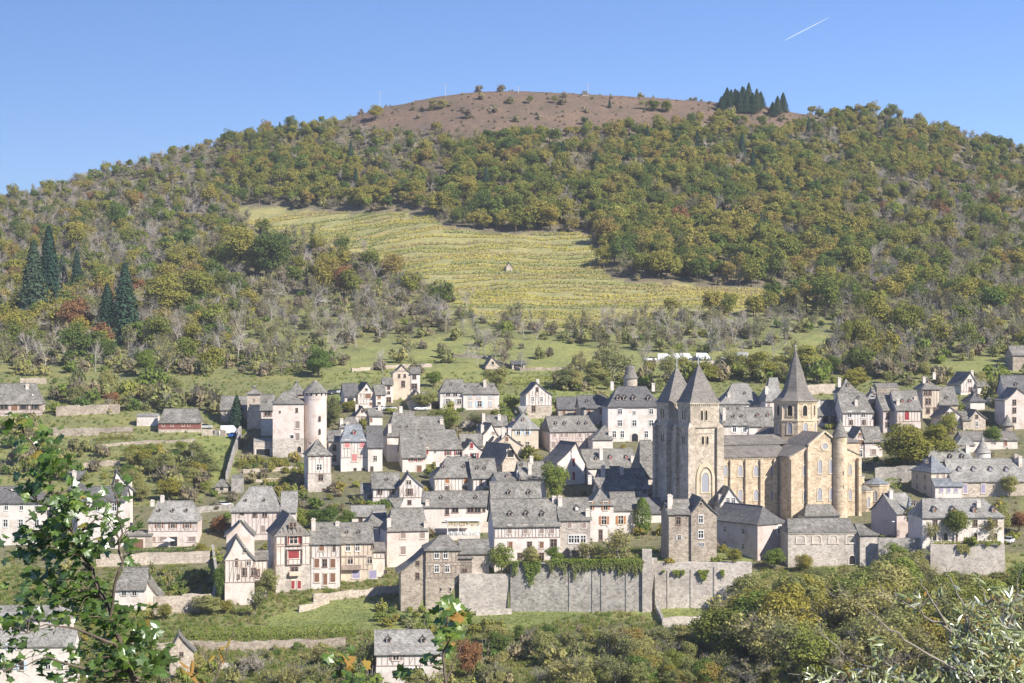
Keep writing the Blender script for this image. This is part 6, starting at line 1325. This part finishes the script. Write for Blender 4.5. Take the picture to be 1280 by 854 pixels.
# shrubs and weeds in the gaps between the houses
FOOT = [(h_.o.x, h_.o.y, h_.c, h_.s, h_.wd, h_.dep) for h_ in HOUSES]
def in_house(x, y, m=.6):
    for ox, oy, c, s, wd, dp in FOOT:
        dx, dy = x - ox, y - oy; a = dx * c + dy * s; b = -dx * s + dy * c
        if -m < a < wd + m and -m < b < dp + m: return True
    dx, dy = x - C.o.x, y - C.o.y; a = dx * C.c + dy * C.s; b = -dx * C.s + dy * C.c
    return -2 < a < 60 and -8 < b < 26
rn = random.Random(77); k_ = 0
while k_ < 380:
    u = rn.uniform(265, 1275); v = rn.uniform(490, 715)
    if not inside(u, v, VILLAGE): continue
    p = ground(u, v)
    if in_house(p.x, p.y): continue
    kd = pick(rn, [('shrub', .3), ('olive', .1), ('gold', .3), ('scrub', .3)]); h_ = rn.uniform(6, 16)
    shrub(kd, u, v, h_, h_ * rn.uniform(1.1, 1.8), LAB[kd][0] + ' in the gaps between the village houses', LAB[kd][0] + 's in the gaps between the village houses'); k_ += 1

fill(26, [(190, 812), (430, 806), (430, 822), (190, 824)], [('shrub', .5), ('olive', .5)], (9, 18), 798, 'against the broken stone wall', 38)
fill(70, [(900, 800), (1300, 800), (1300, 872), (900, 872)], [('olive', .5), ('shrub', .2), ('gold', .15), ('scrub', .15)], (20, 34), 760, 'at the foot of the valley wood', 31)
# long grass over banks and lawns
def tuft(seed):
    rs = np.random.default_rng(seed); v = []; f = []
    for k in range(26):
        q = rs.uniform(0, 6.28); a = rs.uniform(0, .45, 2) * np.array([math.cos(q), math.sin(q)]); h = rs.uniform(.3, .75); l = rs.normal(0, .18, 2); w_ = .05; t = q + 1.2
        n = len(v); v += [(a[0] - w_ * math.cos(t), a[1] - w_ * math.sin(t), -.05), (a[0] + w_ * math.cos(t), a[1] + w_ * math.sin(t), -.05), (a[0] + l[0], a[1] + l[1], h)]; f.append((n, n + 1, n + 2))
    return mesh('grass_tuft', v, f, (M['grassblade'],))
SP['tuft'] = [tuft(1), tuft(2), tuft(3)]
pts = []; rn = random.Random(41)
while len(pts) < 26000:
    u = rn.uniform(-30, 1310); d = rn.choice((rn.uniform(331, 432), rn.uniform(331, 432), rn.uniform(432, 640))); x = (u - 640) / F * d; z = gz(x, d); v = 427 - z * F / d
    lw = inside(u, v, LAWN) or inside(u, v, TERRLAWN)
    if d > 432 and inside(u, v, VILLAGE) and rn.random() < .7: continue
    if in_house(x, d, -.2): continue
    pts.append(((x, d, z), rn.uniform(0, 6.28), rn.uniform(.25, .5) if lw else rn.uniform(.6, 1.5), rn.randrange(3)))
for i, m_ in enumerate(SP['tuft']):
    p = pts.pop(); o = link('grass_tuft', m_); o.location = p[0]; tag(o, 'loose tuft of long grass on the bank below the village', 'grass', 'tufts of long grass'); SRC[m_.name] = o
scatter('grass', pts, ['tuft'], 'long autumn grass on the banks and lawns', 'grass')
# ------------------------------------------------------------------ vehicles, people, poles and terrace furniture
def wheel_meshes():
    t = MB(); t.lathe([(.2, -.1), (.33, -.1), (.33, .1), (.2, .1)], 14); a = t.mesh('tyre', M['rubber'])
    r = MB(); r.lathe([(.01, .105), (.2, .1), (.2, -.1), (.01, -.105)], 14); return a, r.mesh('rim', M['car_silver'])
TYRE, RIM = wheel_meshes()
def loft(secs):
    """closed body from cross sections along x: each (x, halfwidth, z bottom, z top, top halfwidth)"""
    b = MB(); n = 8
    for x, hw, z0, z1, tw in secs:
        zm = z0 + (z1 - z0) * .55
        b.v += [(x, -hw * .9, z0), (x, hw * .9, z0), (x, hw, z0 + .12), (x, hw, zm), (x, tw, z1), (x, -tw, z1), (x, -hw, zm), (x, -hw, z0 + .12)]
    for i in range(len(secs) - 1):
        for k in range(n): b.f.append((i*n+k, i*n+(k+1) % n, (i+1)*n+(k+1) % n, (i+1)*n+k)); b.m.append(0)
    b.f.append(tuple(range(n))); b.m.append(0); m_ = (len(secs)-1)*n; b.f.append(tuple(m_ + k for k in reversed(range(n)))); b.m.append(0)
    return b
CARM = {}
def vehicle(label, cat, kind, u, v, paint, yaw=0.0, name='car', d=None, group=None):
    p = ground(u, v) if d is None else Vector(((u - 640) / F * d, d, 0)); p.z = gz(p.x, p.y)
    r = empty(name, p, R(yaw)); tag(r, label, cat, group)
    if kind not in CARM:
        if kind == 'car':
            bd = loft([(-2.1, .7, .35, .75, .62), (-1.95, .82, .22, .92, .75), (-.9, .85, .2, .98, .8), (.9, .85, .2, .98, .8), (1.9, .83, .22, .88, .72), (2.12, .7, .35, .68, .6)])
            gl = loft([(-1.75, .72, .9, 1.0, .68), (-1.25, .74, .9, 1.42, .58), (.15, .75, .9, 1.45, .6), (1.05, .72, .9, 1.0, .66)])
            rf = MB().box(-1.2, .15, -.57, .57, 1.43, 1.48); wx = (-1.3, 1.3); hl = 2.1
        else:
            bd = loft([(-2.6, .9, .35, 2.4, .82), (-2.5, .98, .3, 2.5, .85), (1.2, .98, .3, 2.5, .85), (1.9, .97, .3, 1.5, .8), (2.6, .9, .35, 1.05, .75)])
            gl = loft([(1.15, .9, 1.45, 2.3, .78), (1.85, .9, 1.3, 1.55, .78)])
            rf = MB().box(-2.3, 1.0, -.7, .7, 2.48, 2.56); wx = (-1.7, 1.7); hl = 2.55
        CARM[kind] = (bd.mesh('body', M['car_white'], smooth=False), gl.mesh('window_glass', M['carglass']), rf.mesh('roof_panel', M['car_white']), wx, hl, MB().box(-.04, .04, -.16, .16, -.08, .08).mesh('headlight', M['leaded']))
    bd, gl, rf, wx, hl, hm = CARM[kind]
    for nm, mm in (('body', bd), ('window_glass', gl), ('roof_panel', rf)):
        o = link(nm, mm, r)
        if nm != 'window_glass': omat(o, M[paint])
    for sx in wx:
        for sy in (-.8, .8):
            o = link('tyre', TYRE, r); o.location = (sx, sy * (1.12 if kind == 'van' else 1), .33); o.rotation_euler = (R(90), 0, 0); link('rim', RIM, o)
    for sy in (-.6, .6): o = link('headlight', hm, r); o.location = (hl, sy, .72)
    return r
vehicle('white car parked on the road above the manor roof', 'car', 'car', 281, 634, 'car_white', 4)
vehicle('pale car half hidden beside the red-boarded barn', 'car', 'car', 257, 536, 'car_silver', 3)
vehicle('white camper van parked at the end of the rampart', 'van', 'van', 287, 543, 'car_white', 8, 'camper_van')
vehicle('bright blue car in front of the white camper van', 'car', 'car', 293.5, 547, 'car_blue', 60)
vehicle('white car at the right end of the school wall', 'car', 'car', 1262, 679, 'car_white', 60)
vehicle('white car parked below the gabled upper houses', 'car', 'car', 476, 513, 'car_white', 10)
vehicle('silver car parked below the gabled upper houses', 'car', 'car', 487.5, 513, 'car_silver', 10)
vehicle('dark car beside the carport of the gabled house', 'car', 'car', 417, 493, 'car_dark', 40)
vehicle('blue-grey car behind the dark car by the carport', 'car', 'car', 427, 492, 'car_silver', 30)
vehicle('white car on the drive below the ochre gable', 'car', 'car', 526, 513, 'car_white', 10)
for i, (u, k_, c_, l_) in enumerate(((813, 'car', 'car_white', 'white car at the left end of the car park row'), (831, 'van', 'car_white', 'white van beside the first white car in the car park'), (846, 'van', 'car_white', 'tall white camper in the middle of the car park'), (857, 'van', 'car_white', 'white delivery van right of the tall camper'), (868, 'car', 'car_dark', 'dark car between the vans in the car park'), (879, 'van', 'car_white', 'white van with neighbours on both sides in the car park'), (906, 'car', 'car_white', 'long white car right of the vans'), (930, 'van', 'car_silver', 'silver van alone at the right of the car park'), (941, 'car', 'car_silver', 'silver car behind the silver van'))):
    vehicle(l_, 'van' if k_ == 'van' else 'car', k_, u, 451.5 - (u - 813) * .015, c_, 0 if i % 2 else 180, 'parked_van' if k_ == 'van' else 'parked_car')
vehicle('dark car on the road among the trees of the right slope', 'car', 'car', 1153, 390, 'car_dark', 0)
# people
def person_mesh(top, legs):
    b = MB(); H_ = 1.72
    def ringed(secs, mi):
        base = len(b.v); n = 8
        for cx, cy, z, rx, ry in secs:
            for k in range(n): q = 2*math.pi*k/n; b.v.append((cx + rx*math.cos(q), cy + ry*math.sin(q), z))
        for i in range(len(secs) - 1):
            for k in range(n): b.f.append((base+i*n+k, base+i*n+(k+1) % n, base+(i+1)*n+(k+1) % n, base+(i+1)*n+k)); b.m.append(mi)
        for e in (0, len(secs) - 1): b.f.append(tuple(base + e*n + k for k in range(n))); b.m.append(mi)
    ringed([(0, 0, .84, .17, .12), (0, 0, 1.0, .16, .11), (0, 0, 1.25, .19, .12), (0, 0, 1.42, .2, .11), (0, 0, 1.48, .08, .07), (0, 0, 1.52, .06, .06)], 0)
    ringed([(0, 0, 1.50, .055, .055), (0, -.01, 1.55, .07, .08), (0, -.01, 1.63, .078, .095), (0, 0, 1.70, .065, .08), (0, 0, 1.73, .03, .04)], 2)
    for s in (-1, 1):
        ringed([(s*.09, -.03*s, 0, .045, .1), (s*.09, -.01*s, .08, .05, .06), (s*.09, 0, .45, .06, .065), (s*.085, 0, .88, .085, .095)], 1)
        ringed([(s*.21, 0, 1.44, .055, .06), (s*.26, .01, 1.15, .045, .05), (s*.28, -.05, .88, .035, .04), (s*.28, -.06, .80, .03, .045)], 0)
    return b.mesh('person', M[top], M[legs], M['skin'])
m_, t_, b_ = newmat('skin'); b_.inputs['Base Color'].default_value = (0.45, 0.28, 0.2, 1); M['skin'] = m_
m_, t_, b_ = newmat('navy_cloth'); b_.inputs['Base Color'].default_value = (0.03, 0.035, 0.08, 1); M['navy'] = m_
for i, (u, v, tp, lg, yw, lb) in enumerate(((267.5, 545, 'navy', 'dark', 20, 'person in dark jacket standing at the left of the rampart group'), (271, 545, 'navy', 'whiteframe', -30, 'person in navy top and pale trousers in the rampart group'), (274.5, 545.5, 'whiteframe', 'whiteframe', 60, 'person in white clothes in the rampart group'), (277, 545, 'dark', 'navy', 150, 'person in black at the right of the rampart group'), (216.5, 686, 'dark', 'navy', 0, 'person in dark clothes at the door of the pink shuttered house'))):
    p = ground(u, v); o = link('person', person_mesh(tp, lg)); o.location = p; o.rotation_euler = (0, 0, R(yw)); tag(o, lb, 'person')
# restaurant terrace: pergola, tables and chairs
g = next(h_ for h_ in HOUSES if h_.root.name.startswith('restaurant'))
def at(u, v, Y): x = g.X(u, Y); return Vector((x, Y, (427 - v) / F * g.yd(x, Y) - g.o.z))
pr = empty('terrace_pergola', g.o, g.th); tag(pr, 'white-railed restaurant terrace with pergola and climbing vines', 'terrace')
a, c_ = at(559, 670, -5.5), at(600, 670, -5.5); fl = a.z
MB().box(a.x, c_.x, -5.5, -.06, fl - 3.5, fl).build('platform', M['cream'], pr)
rb = MB(); rb.box(a.x, c_.x, -5.5, -5.42, fl + .85, fl + .95)
for k in range(24): x = a.x + (c_.x - a.x) * k / 23; rb.box(x - .03, x + .03, -5.48, -5.44, fl, fl + .85)
rb.build('railing', M['whitepaint'], pr)
zp = at(580, 652.5, -5.5).z
for k in range(4):
    x = a.x + .1 + (c_.x - a.x - .2) * k / 3; MB().box(x - .08, x + .08, -5.4, -5.24, fl, zp).build('post', M['whitepaint'], pr)
for k in range(3): y_ = -5.3 + k * 2.3; MB().box(a.x - .3, c_.x + .3, y_ - .06, y_ + .06, zp, zp + .18).build('beam', M['whitepaint'], pr)
MB().add([(a.x, -5.6, zp + .2), (c_.x, -5.6, zp + .2), (c_.x, -2.6, zp + .6), (a.x, -2.6, zp + .6), (a.x, -5.6, zp + .26), (c_.x, -5.6, zp + .26), (c_.x, -2.6, zp + .66), (a.x, -2.6, zp + .66)], [(3, 2, 1, 0), (4, 5, 6, 7), (0, 1, 5, 4), (1, 2, 6, 5), (2, 3, 7, 6), (3, 0, 4, 7)]).build('awning', M['whitepaint'], pr)
rs = np.random.default_rng(4); n = 500; C_ = np.stack([rs.uniform(a.x, c_.x, n), rs.uniform(-5.7, -4.9, n), zp - .3 - .9 * rs.random(n) ** 2 + .2], 1)
vv, ff = cards(rs, C_, rs.normal(size=(n, 3)) + np.array([0, -.6, .5]), rs.uniform(.08, .18, n)); link('climbing_vine', mesh('climbing_vine', vv, ff, (M['limeleaf'],)), pr)
def chair_mesh():
    b = MB(); b.box(-.22, .22, -.22, .22, .42, .47); b.box(-.22, .22, .18, .23, .47, .9)
    for x in (-.19, .19):
        for y in (-.19, .19): b.box(x - .025, x + .025, y - .025, y + .025, 0, .42)
    return b.mesh('chair', M['whitepaint'])
tb = MB().lathe([(.5, .72), (.5, .76), (.01, .76)], 14).lathe([(.05, 0), (.05, .72)], 8).lathe([(.3, 0), (.28, .05), (.02, .05)], 12).mesh('table', M['whitepaint']); ch = chair_mesh()
cw = Vector((g.c, g.s, 0)); cd = Vector((-g.s, g.c, 0))
for k in range(4):
    x = a.x + 1.2 + (c_.x - a.x - 2.4) * k / 3; p = g.o + cw * x + cd * -4.4 + Vector((0, 0, fl)); o = link('terrace_table', tb); o.location = p; tag(o, 'round white table on the restaurant terrace', 'table', 'tables on the restaurant terrace')
    for q in (20, 110, 200, 290):
        o = link('terrace_chair', ch); o.location = p + Vector((math.sin(R(q)) * .75, -math.cos(R(q)) * .75, 0)); o.rotation_euler = (0, 0, R(q + 180)); tag(o, 'white chair drawn up to a restaurant terrace table', 'chair', 'chairs on the restaurant terrace')
# parasol by the pink house
p = ground(211, 687); r = empty('parasol', p); tag(r, 'white parasol over the garden of the pink shuttered house', 'parasol')
MB().lathe([(.03, 0), (.03, 2.5)], 6).build('pole', M['whitepaint'], r); MB().lathe([(1.5, 2.05), (.8, 2.35), (.02, 2.6)], 10).build('canopy', M['whitepaint'], r)
# lamp post beside the school wing
p = ground(1119.5, 684); r = empty('lamp_post', p); tag(r, 'tall dark lamp post with a white lantern before the shaded gable', 'lamp')
MB().lathe([(.09, 0), (.06, 6)], 8).build('pole', M['car_dark'], r); MB().box(-.7, .1, -.1, .1, 6, 6.12).build('arm', M['car_dark'], r); MB().lathe([(.1, 5.75), (.35, 5.85), (.3, 6.02), (.02, 6.1)], 10, c=(-.6, 0)).build('lantern', M['whitepaint'], r)
# power line over the summit
PP = []
for u, hp, lb in ((475, 24, 'thin pale power pole at the left edge of the heath'), (557, 18, 'power pole beside the bare bush on the heath'), (735, 17, 'power pole beside the small summit hut'), (648, 8, 'short wooden pole mid-summit')):
    d = 1146; x = (u - 640) / F * d; r = empty('power_pole', (x, d, gz(x, d))); tag(r, lb, 'pole'); h_ = hp * d / F
    MB().lathe([(.11, -.5), (.07, h_)], 8).build('pole', M['frame'], r); MB().box(-1.1, 1.1, -.08, .08, h_ - .9, h_ - .7).build('crossarm', M['timberpale'], r); PP.append(r.location + Vector((0, 0, h_ - .7)))
for A, B, lb in ((PP[0], PP[1], 'power cable from the left heath pole to the bush pole'), (PP[1], PP[2], 'long power cable across the summit')):
    pts = [A.lerp(B, k / 16) - Vector((0, 0, 1.6 * (1 - (k / 8 - 1) ** 2))) for k in range(17)]; b = MB().tube([q - A for q in pts], [.03] * 17, 4); o = b.build('power_cable', M['car_silver']); o.location = A; tag(o, lb, 'cable')
d = 1120; x = (735 - 640) / F * d; b = H('tiny dark hut on the summit line', 728, 734, 119.5, 116.5, 114, yaw=0, dep=3, wall='stone', roof='slatedark', d=1147, foot=2.0, name='summit_hut', cat='hut', oh=.3)
H('tiny pointed stone hut among the vineyard rows', 633, 640, 339, 333, 328, kind='front', yaw=8, dep=3.0, wall='tan', roof='slate', name='vine_hut', cat='hut', oh=.3, foot=1.5)
H('small pale shed below the vineyard', 632, 645, 404, 399.5, 397, yaw=4, dep=3, wall='white', roof='slate', name='field_shed', cat='shed', oh=.3, foot=1.5)
# rock outcrops on the heath
for i, (u, v, wd) in enumerate(((690, 157, 7), (704, 155, 9), (714, 154, 10), (615, 128, 7))):
    d = 1085 if i < 3 else 1120; x = (u - 640) / F * d; bm = bmesh.new(); bmesh.ops.create_icosphere(bm, subdivisions=3, radius=1.0)
    for vt in bm.verts: vt.co *= 1 + .35 * noise.noise(vt.co * 1.7 + Vector((i * 9, 0, 0)))
    m_ = bpy.data.meshes.new('boulder'); bm.to_mesh(m_); bm.free(); m_.materials.append(M['greystone']); o = link('boulder', m_); s_ = wd * d / F / 2; o.scale = (s_, s_ * .8, s_ * .6); o.location = (x, d, gz(x, d)); tag(o, ['low grey boulder at the left of the heath outcrop', 'middle grey boulder of the heath outcrop', 'largest pale boulder of the heath outcrop', 'lone grey boulder on the upper heath'][i], 'rock')
# vapour trail
a, c_ = W(980, 51, 9000), W(1036, 22, 9000); n_ = 12; b = MB(); b.tube([(a.lerp(c_, k / n_) - a) for k in range(n_ + 1)], [.6 + 1.6 * math.sin(math.pi * (k / n_) ** .8) ** .7 for k in range(n_ + 1)], 8)
m_, t_, b_ = newmat('vapour'); b_.inputs['Base Color'].default_value = (.9, .9, .9, 1); b_.inputs['Alpha'].default_value = .35
o = b.build('vapour_trail', m_); o.location = a; tag(o, 'short white vapour trail high in the blue sky', 'vapour trail')
# ------------------------------------------------------------------ foreground branches close to the camera
M['mapleleaf'] = foliage('maple_leaf', [(0.0, (0.075, 0.135, 0.022)), (0.45, (0.14, 0.22, 0.035)), (0.85, (0.20, 0.28, 0.05)), (1.0, (0.34, 0.24, 0.05))], 0.42, 0.15, None, 0.10)
M['willowleaf'] = foliage('willow_leaf', [(0.0, (0.30, 0.32, 0.22)), (0.4, (0.46, 0.47, 0.36)), (0.7, (0.30, 0.34, 0.12)), (0.9, (0.40, 0.34, 0.08)), (1.0, (0.20, 0.13, 0.08))], 0.35, 0.2, None, 0.12)
M['yellowleaf'] = foliage('fallen_yellow_leaf', [(0.0, (0.32, 0.25, 0.06)), (1.0, (0.38, 0.21, 0.07))], 0.4, 0.2)
def lobed_leaf(seed):
    rr = random.Random(seed); out = [(0, 0), (.18, .10), (.52, .06), (.40, .28), (.60, .55), (.33, .58), (.26, .66), (.16, .88), (0, 1.0)]
    pts = out + [(-x, y) for x, y in reversed(out[1:-1])]; bend = rr.uniform(-.25, .25); fold = rr.uniform(.1, .45)
    v = [(x, y, -abs(x) * fold * .6 + bend * y * y + rr.uniform(-.03, .03)) for x, y in pts]; c = (0, .45, bend * .2 + .03); n = len(v)
    return mesh('leaf', v + [c] + [(-.012, 0, 0), (.012, 0, 0), (.008, -.4, .06), (-.008, -.4, .06)], [(i, (i + 1) % n, n) for i in range(n)] + [(n+1, n+2, n+3, n+4)], (M['mapleleaf'],))
def narrow_leaf(seed):
    rr = random.Random(seed); b = rr.uniform(-.5, .4); v = []
    for y, w_ in ((0, .01), (.2, .09), (.5, .125), (.8, .075), (1.0, .005)): v += [(-w_, y, -.05 * (w_ / .1) + b * y * y), (0, y, b * y * y), (w_, y, -.05 * (w_ / .1) + b * y * y)]
    return mesh('leaf', v, [q for i in range(4) for q in ((i*3, i*3+1, i*3+4, i*3+3), (i*3+1, i*3+2, i*3+5, i*3+4))], (M['willowleaf'],))
LOB = [lobed_leaf(k) for k in range(8)]; NAR = [narrow_leaf(k) for k in range(6)]
def sapling(name, label, dd, stems, clusters, meshes, lsize, nmax, bark, seed, face=(-.1, -.5, .9), jit=.55, rad=.018, extra_leaf=None):
    rr = random.Random(seed); base = W(stems[0][0][0], 854, dd); gx, gy = base.x, dd; root = empty(name, (gx, gy, gz(gx, gy))); tag(root, label, 'tree'); o = root.location
    branches = []
    for i, st in enumerate(stems):
        pts = [W(u, v, dd + e) - o for u, v, e in st]
        if i == 0:
            low = pts[0]; pts = [Vector((0, 0, -.3)), Vector((low.x * .3, low.y, low.z * .5)), low] + pts[1:]
        r0 = rad * (2.2 if i == 0 else 1.0); n = len(pts); radii = [r0 * (1 - .82 * k / (n - 1)) for k in range(n)]
        # smooth the polyline
        sm = []; sr = []
        for k in range(n - 1):
            for q in (0, .25, .5, .75): sm.append(pts[k].lerp(pts[k+1], q) + Vector((rr.gauss(0, 1), 0, rr.gauss(0, 1))) * .008); sr.append(radii[k] + (radii[k+1] - radii[k]) * q)
        sm.append(pts[-1]); sr.append(radii[-1]); MB().tube(sm, sr, 7).build('trunk' if i == 0 else 'branch', M[bark], root); branches += sm
    tw = MB(); leaves = []
    for u, v, ru, rv, n in clusters:
        c = W(u, v, dd) - o; s = dd / F
        near = min(branches, key=lambda q: (q - c).length + (0 if q.z < c.z else .1)); tips = []
        for k in range(max(1, n // 6)):
            e = c + Vector((rr.gauss(0, .55) * ru * s, rr.gauss(0, .35) * jit, rr.gauss(0, .55) * rv * s)); m_ = near.lerp(e, .5) + Vector((rr.gauss(0, .02), 0, .03)); tw.tube([near, m_, e], [rad * .3, rad * .2, rad * .08], 4); tips.append((near.lerp(e, .25), m_, e))
        for k in range(n):
            a, m_, e = rr.choice(tips); t_ = rr.random() ** .6; p = a.lerp(m_, t_ * 2) if t_ < .5 else m_.lerp(e, t_ * 2 - 1); p = p + Vector((rr.gauss(0, .28) * ru * s, rr.gauss(0, .1), rr.gauss(0, .28) * rv * s)); leaves.append(p)
    tw.build('twig', M[bark], root)
    rr.shuffle(leaves); V = []; Fc = []
    for i, p in enumerate(leaves):
        nrm = (Vector(face) + Vector((rr.gauss(0, .55), rr.gauss(0, .4), rr.gauss(0, .45)))).normalized(); q = nrm.to_track_quat('Z', 'Y'); sc_ = lsize * rr.uniform(.65, 1.25); ms = rr.choice(meshes); tw_ = rr.uniform(0, 6.28)
        from_m = q.to_matrix().to_4x4()
        if i < nmax:
            l = link('leaf', ms, root); l.location = p; l.rotation_mode = 'QUATERNION'; l.rotation_quaternion = q @ Vector((0, 0, 1)).rotation_difference(Vector((0, 0, 1))) ; l.rotation_quaternion = q; l.scale = (sc_,) * 3
            l.rotation_quaternion = q @ __import__('mathutils').Quaternion((0, 0, 1), tw_)
            if extra_leaf and rr.random() < extra_leaf[1]: omat(l, M[extra_leaf[0]])
        else:
            rot = (q @ __import__('mathutils').Quaternion((0, 0, 1), tw_)).to_matrix(); n0 = len(V); V += [tuple(rot @ (Vector(v_.co) * sc_) + p) for v_ in ms.vertices]; Fc += [tuple(i_ + n0 for i_ in pl.vertices) for pl in ms.polygons]
    if Fc: s_ = link('leaves', mesh('leaves', V, Fc, (meshes[0].materials[0],)), root); tag(s_, kind='stuff')
    return root
sapling('maple_sapling', 'leafy green maple branches rising close in front of the left gardens', 11.0,
    [[(178, 870, 0), (158, 833, 0), (140, 780, 0), (129, 747, 0), (113, 711, .1), (94, 672, .1), (74, 633, 0), (52, 585, -.1), (36, 545, -.1), (22, 518, 0)],
     [(137, 770, 0), (146, 715, -.1), (152, 665, -.1), (146, 625, -.2), (137, 598, -.2)], [(113, 711, .1), (80, 690, .3), (40, 690, .4), (5, 700, .5)], [(150, 810, 0), (110, 790, -.3), (60, 780, -.4), (10, 800, -.5)], [(129, 747, 0), (90, 745, .3), (50, 725, .4), (15, 735, .4)], [(94, 672, .1), (120, 650, .3), (150, 640, .3)], [(168, 850, 0), (200, 815, .2), (222, 835, .2)], [(160, 838, 0), (120, 838, -.3), (60, 822, -.4), (5, 840, -.5)], [(74, 633, 0), (40, 628, .2), (5, 610, .3)]],
    [(20, 535, 26, 18, 20), (50, 560, 28, 20, 36), (78, 572, 26, 20, 39), (12, 595, 24, 26, 30), (75, 610, 26, 22, 39), (100, 632, 30, 20, 39), (50, 655, 38, 22, 51), (128, 655, 26, 20, 30), (22, 690, 36, 26, 61), (70, 690, 36, 24, 54), (112, 690, 30, 24, 42), (150, 690, 10, 44, 18), (142, 615, 10, 20, 18), (30, 732, 40, 24, 61), (90, 735, 40, 26, 67), (20, 775, 36, 22, 46), (70, 770, 40, 24, 51), (120, 775, 32, 26, 42), (25, 820, 36, 22, 36), (90, 815, 40, 24, 46), (140, 825, 38, 26, 67), (180, 800, 30, 26, 58), (205, 835, 28, 18, 46), (60, 848, 50, 12, 36), (165, 770, 18, 26, 26)],
    LOB, .062, 290, 'bark', 12, rad=.010, extra_leaf=('yellowleaf', .03))
sapling('maple_shoot', 'upright maple shoot with big leaves in front of the foot house', 12.5,
    [[(556, 870, 0), (556, 840, 0), (557, 800, 0), (558, 765, 0), (560, 745, 0)], [(556, 860, 0), (566, 830, .1), (580, 800, .1), (584, 772, .1)], [(556, 866, 0), (530, 850, .2), (505, 846, .2), (490, 838, .2)]],
    [(558, 760, 14, 14, 22), (556, 785, 14, 14, 20), (582, 768, 10, 10, 10), (572, 792, 14, 12, 16), (560, 815, 10, 12, 8), (532, 832, 12, 10, 10), (503, 846, 12, 8, 9)], LOB, .07, 120, 'bark', 15, rad=.007, extra_leaf=('yellowleaf', .08))
sapling('maple_twig', 'low maple twig with a few green and yellow leaves at the bottom of the view', 12.0,
    [[(428, 872, 0), (427, 850, 0), (424, 826, 0), (420, 812, 0)], [(427, 858, 0), (445, 840, .1), (455, 836, .1)]], [(422, 822, 12, 10, 12), (432, 842, 12, 8, 9), (452, 838, 8, 6, 5)], LOB, .07, 60, 'bark', 17, rad=.006, extra_leaf=('yellowleaf', .2))
sapling('yellow_twig', 'slender twig carrying a few long yellow leaves above the lower gardens', 10.0,
    [[(262, 872, 0), (270, 842, 0), (282, 815, 0), (290, 796, 0), (298, 778, 0)], [(270, 842, 0), (250, 815, .1), (236, 795, .1)], [(262, 872, 0), (244, 850, 0), (232, 842, 0)]], [(245, 846, 8, 8, 4), (284, 818, 6, 5, 3), (296, 800, 4, 5, 2), (238, 838, 6, 5, 3)], [m_.copy() for m_ in NAR], .085, 20, 'bark', 19, rad=.004, extra_leaf=('yellowleaf', 1.0))
sapling('willow_bush', 'pale narrow-leaved willow bush spreading close by on the right', 10.0,
    [[(1262, 872, 0), (1240, 840, 0), (1215, 812, 0), (1180, 782, 0), (1150, 765, 0), (1128, 752, 0)], [(1240, 840, 0), (1262, 790, .2), (1272, 740, .2), (1278, 705, .2)], [(1262, 868, 0), (1190, 835, -.2), (1130, 800, -.3), (1092, 770, -.3), (1070, 752, -.3)], [(1215, 812, 0), (1205, 760, .2), (1190, 725, .2), (1178, 705, .2)], [(1262, 870, 0), (1130, 856, .2), (1060, 822, .3), (1030, 795, .3), (1020, 772, .3)], [(1180, 782, 0), (1160, 742, -.2), (1148, 722, -.2)], [(1130, 856, .2), (1035, 850, .2), (985, 842, .2)], [(1262, 790, .2), (1235, 755, .1), (1222, 728, .1)]],
    [(1258, 800, 30, 36, 187), (1225, 830, 36, 24, 153), (1268, 745, 14, 26, 68), (1190, 835, 34, 18, 102), (1150, 848, 34, 12, 68), (1110, 848, 34, 12, 51), (1065, 848, 34, 10, 37), (1235, 775, 22, 22, 68), (1270, 845, 20, 16, 68), (1205, 790, 20, 18, 40), (1180, 722, 14, 14, 8), (1150, 760, 22, 18, 17), (1100, 800, 24, 22, 23), (1020, 846, 24, 8, 17), (1202, 712, 8, 6, 5)], NAR, .06, 290, 'twig', 21, face=(.3, -.6, .5), jit=.4, rad=.007, extra_leaf=('yellowleaf', .06))
# ------------------------------------------------------------------ the autumn air
m_ = bpy.data.materials.new('haze_air'); m_.use_nodes = True; t_ = m_.node_tree; t_.nodes.clear()
out = t_.nodes.new('ShaderNodeOutputMaterial'); pv = t_.nodes.new('ShaderNodeVolumePrincipled'); pv.inputs['Color'].default_value = (0.86, 0.91, 1.0, 1); pv.inputs['Density'].default_value = 0.00008; pv.inputs['Anisotropy'].default_value = 0.0
t_.links.new(pv.outputs[0], out.inputs['Volume'])
zlo = -180; b = MB().box(-1500, 1500, -60, 2000, zlo, 190); hz = b.build('haze', m_); tag(hz, 'thin pale autumn haze filling the valley', 'haze', kind='stuff')
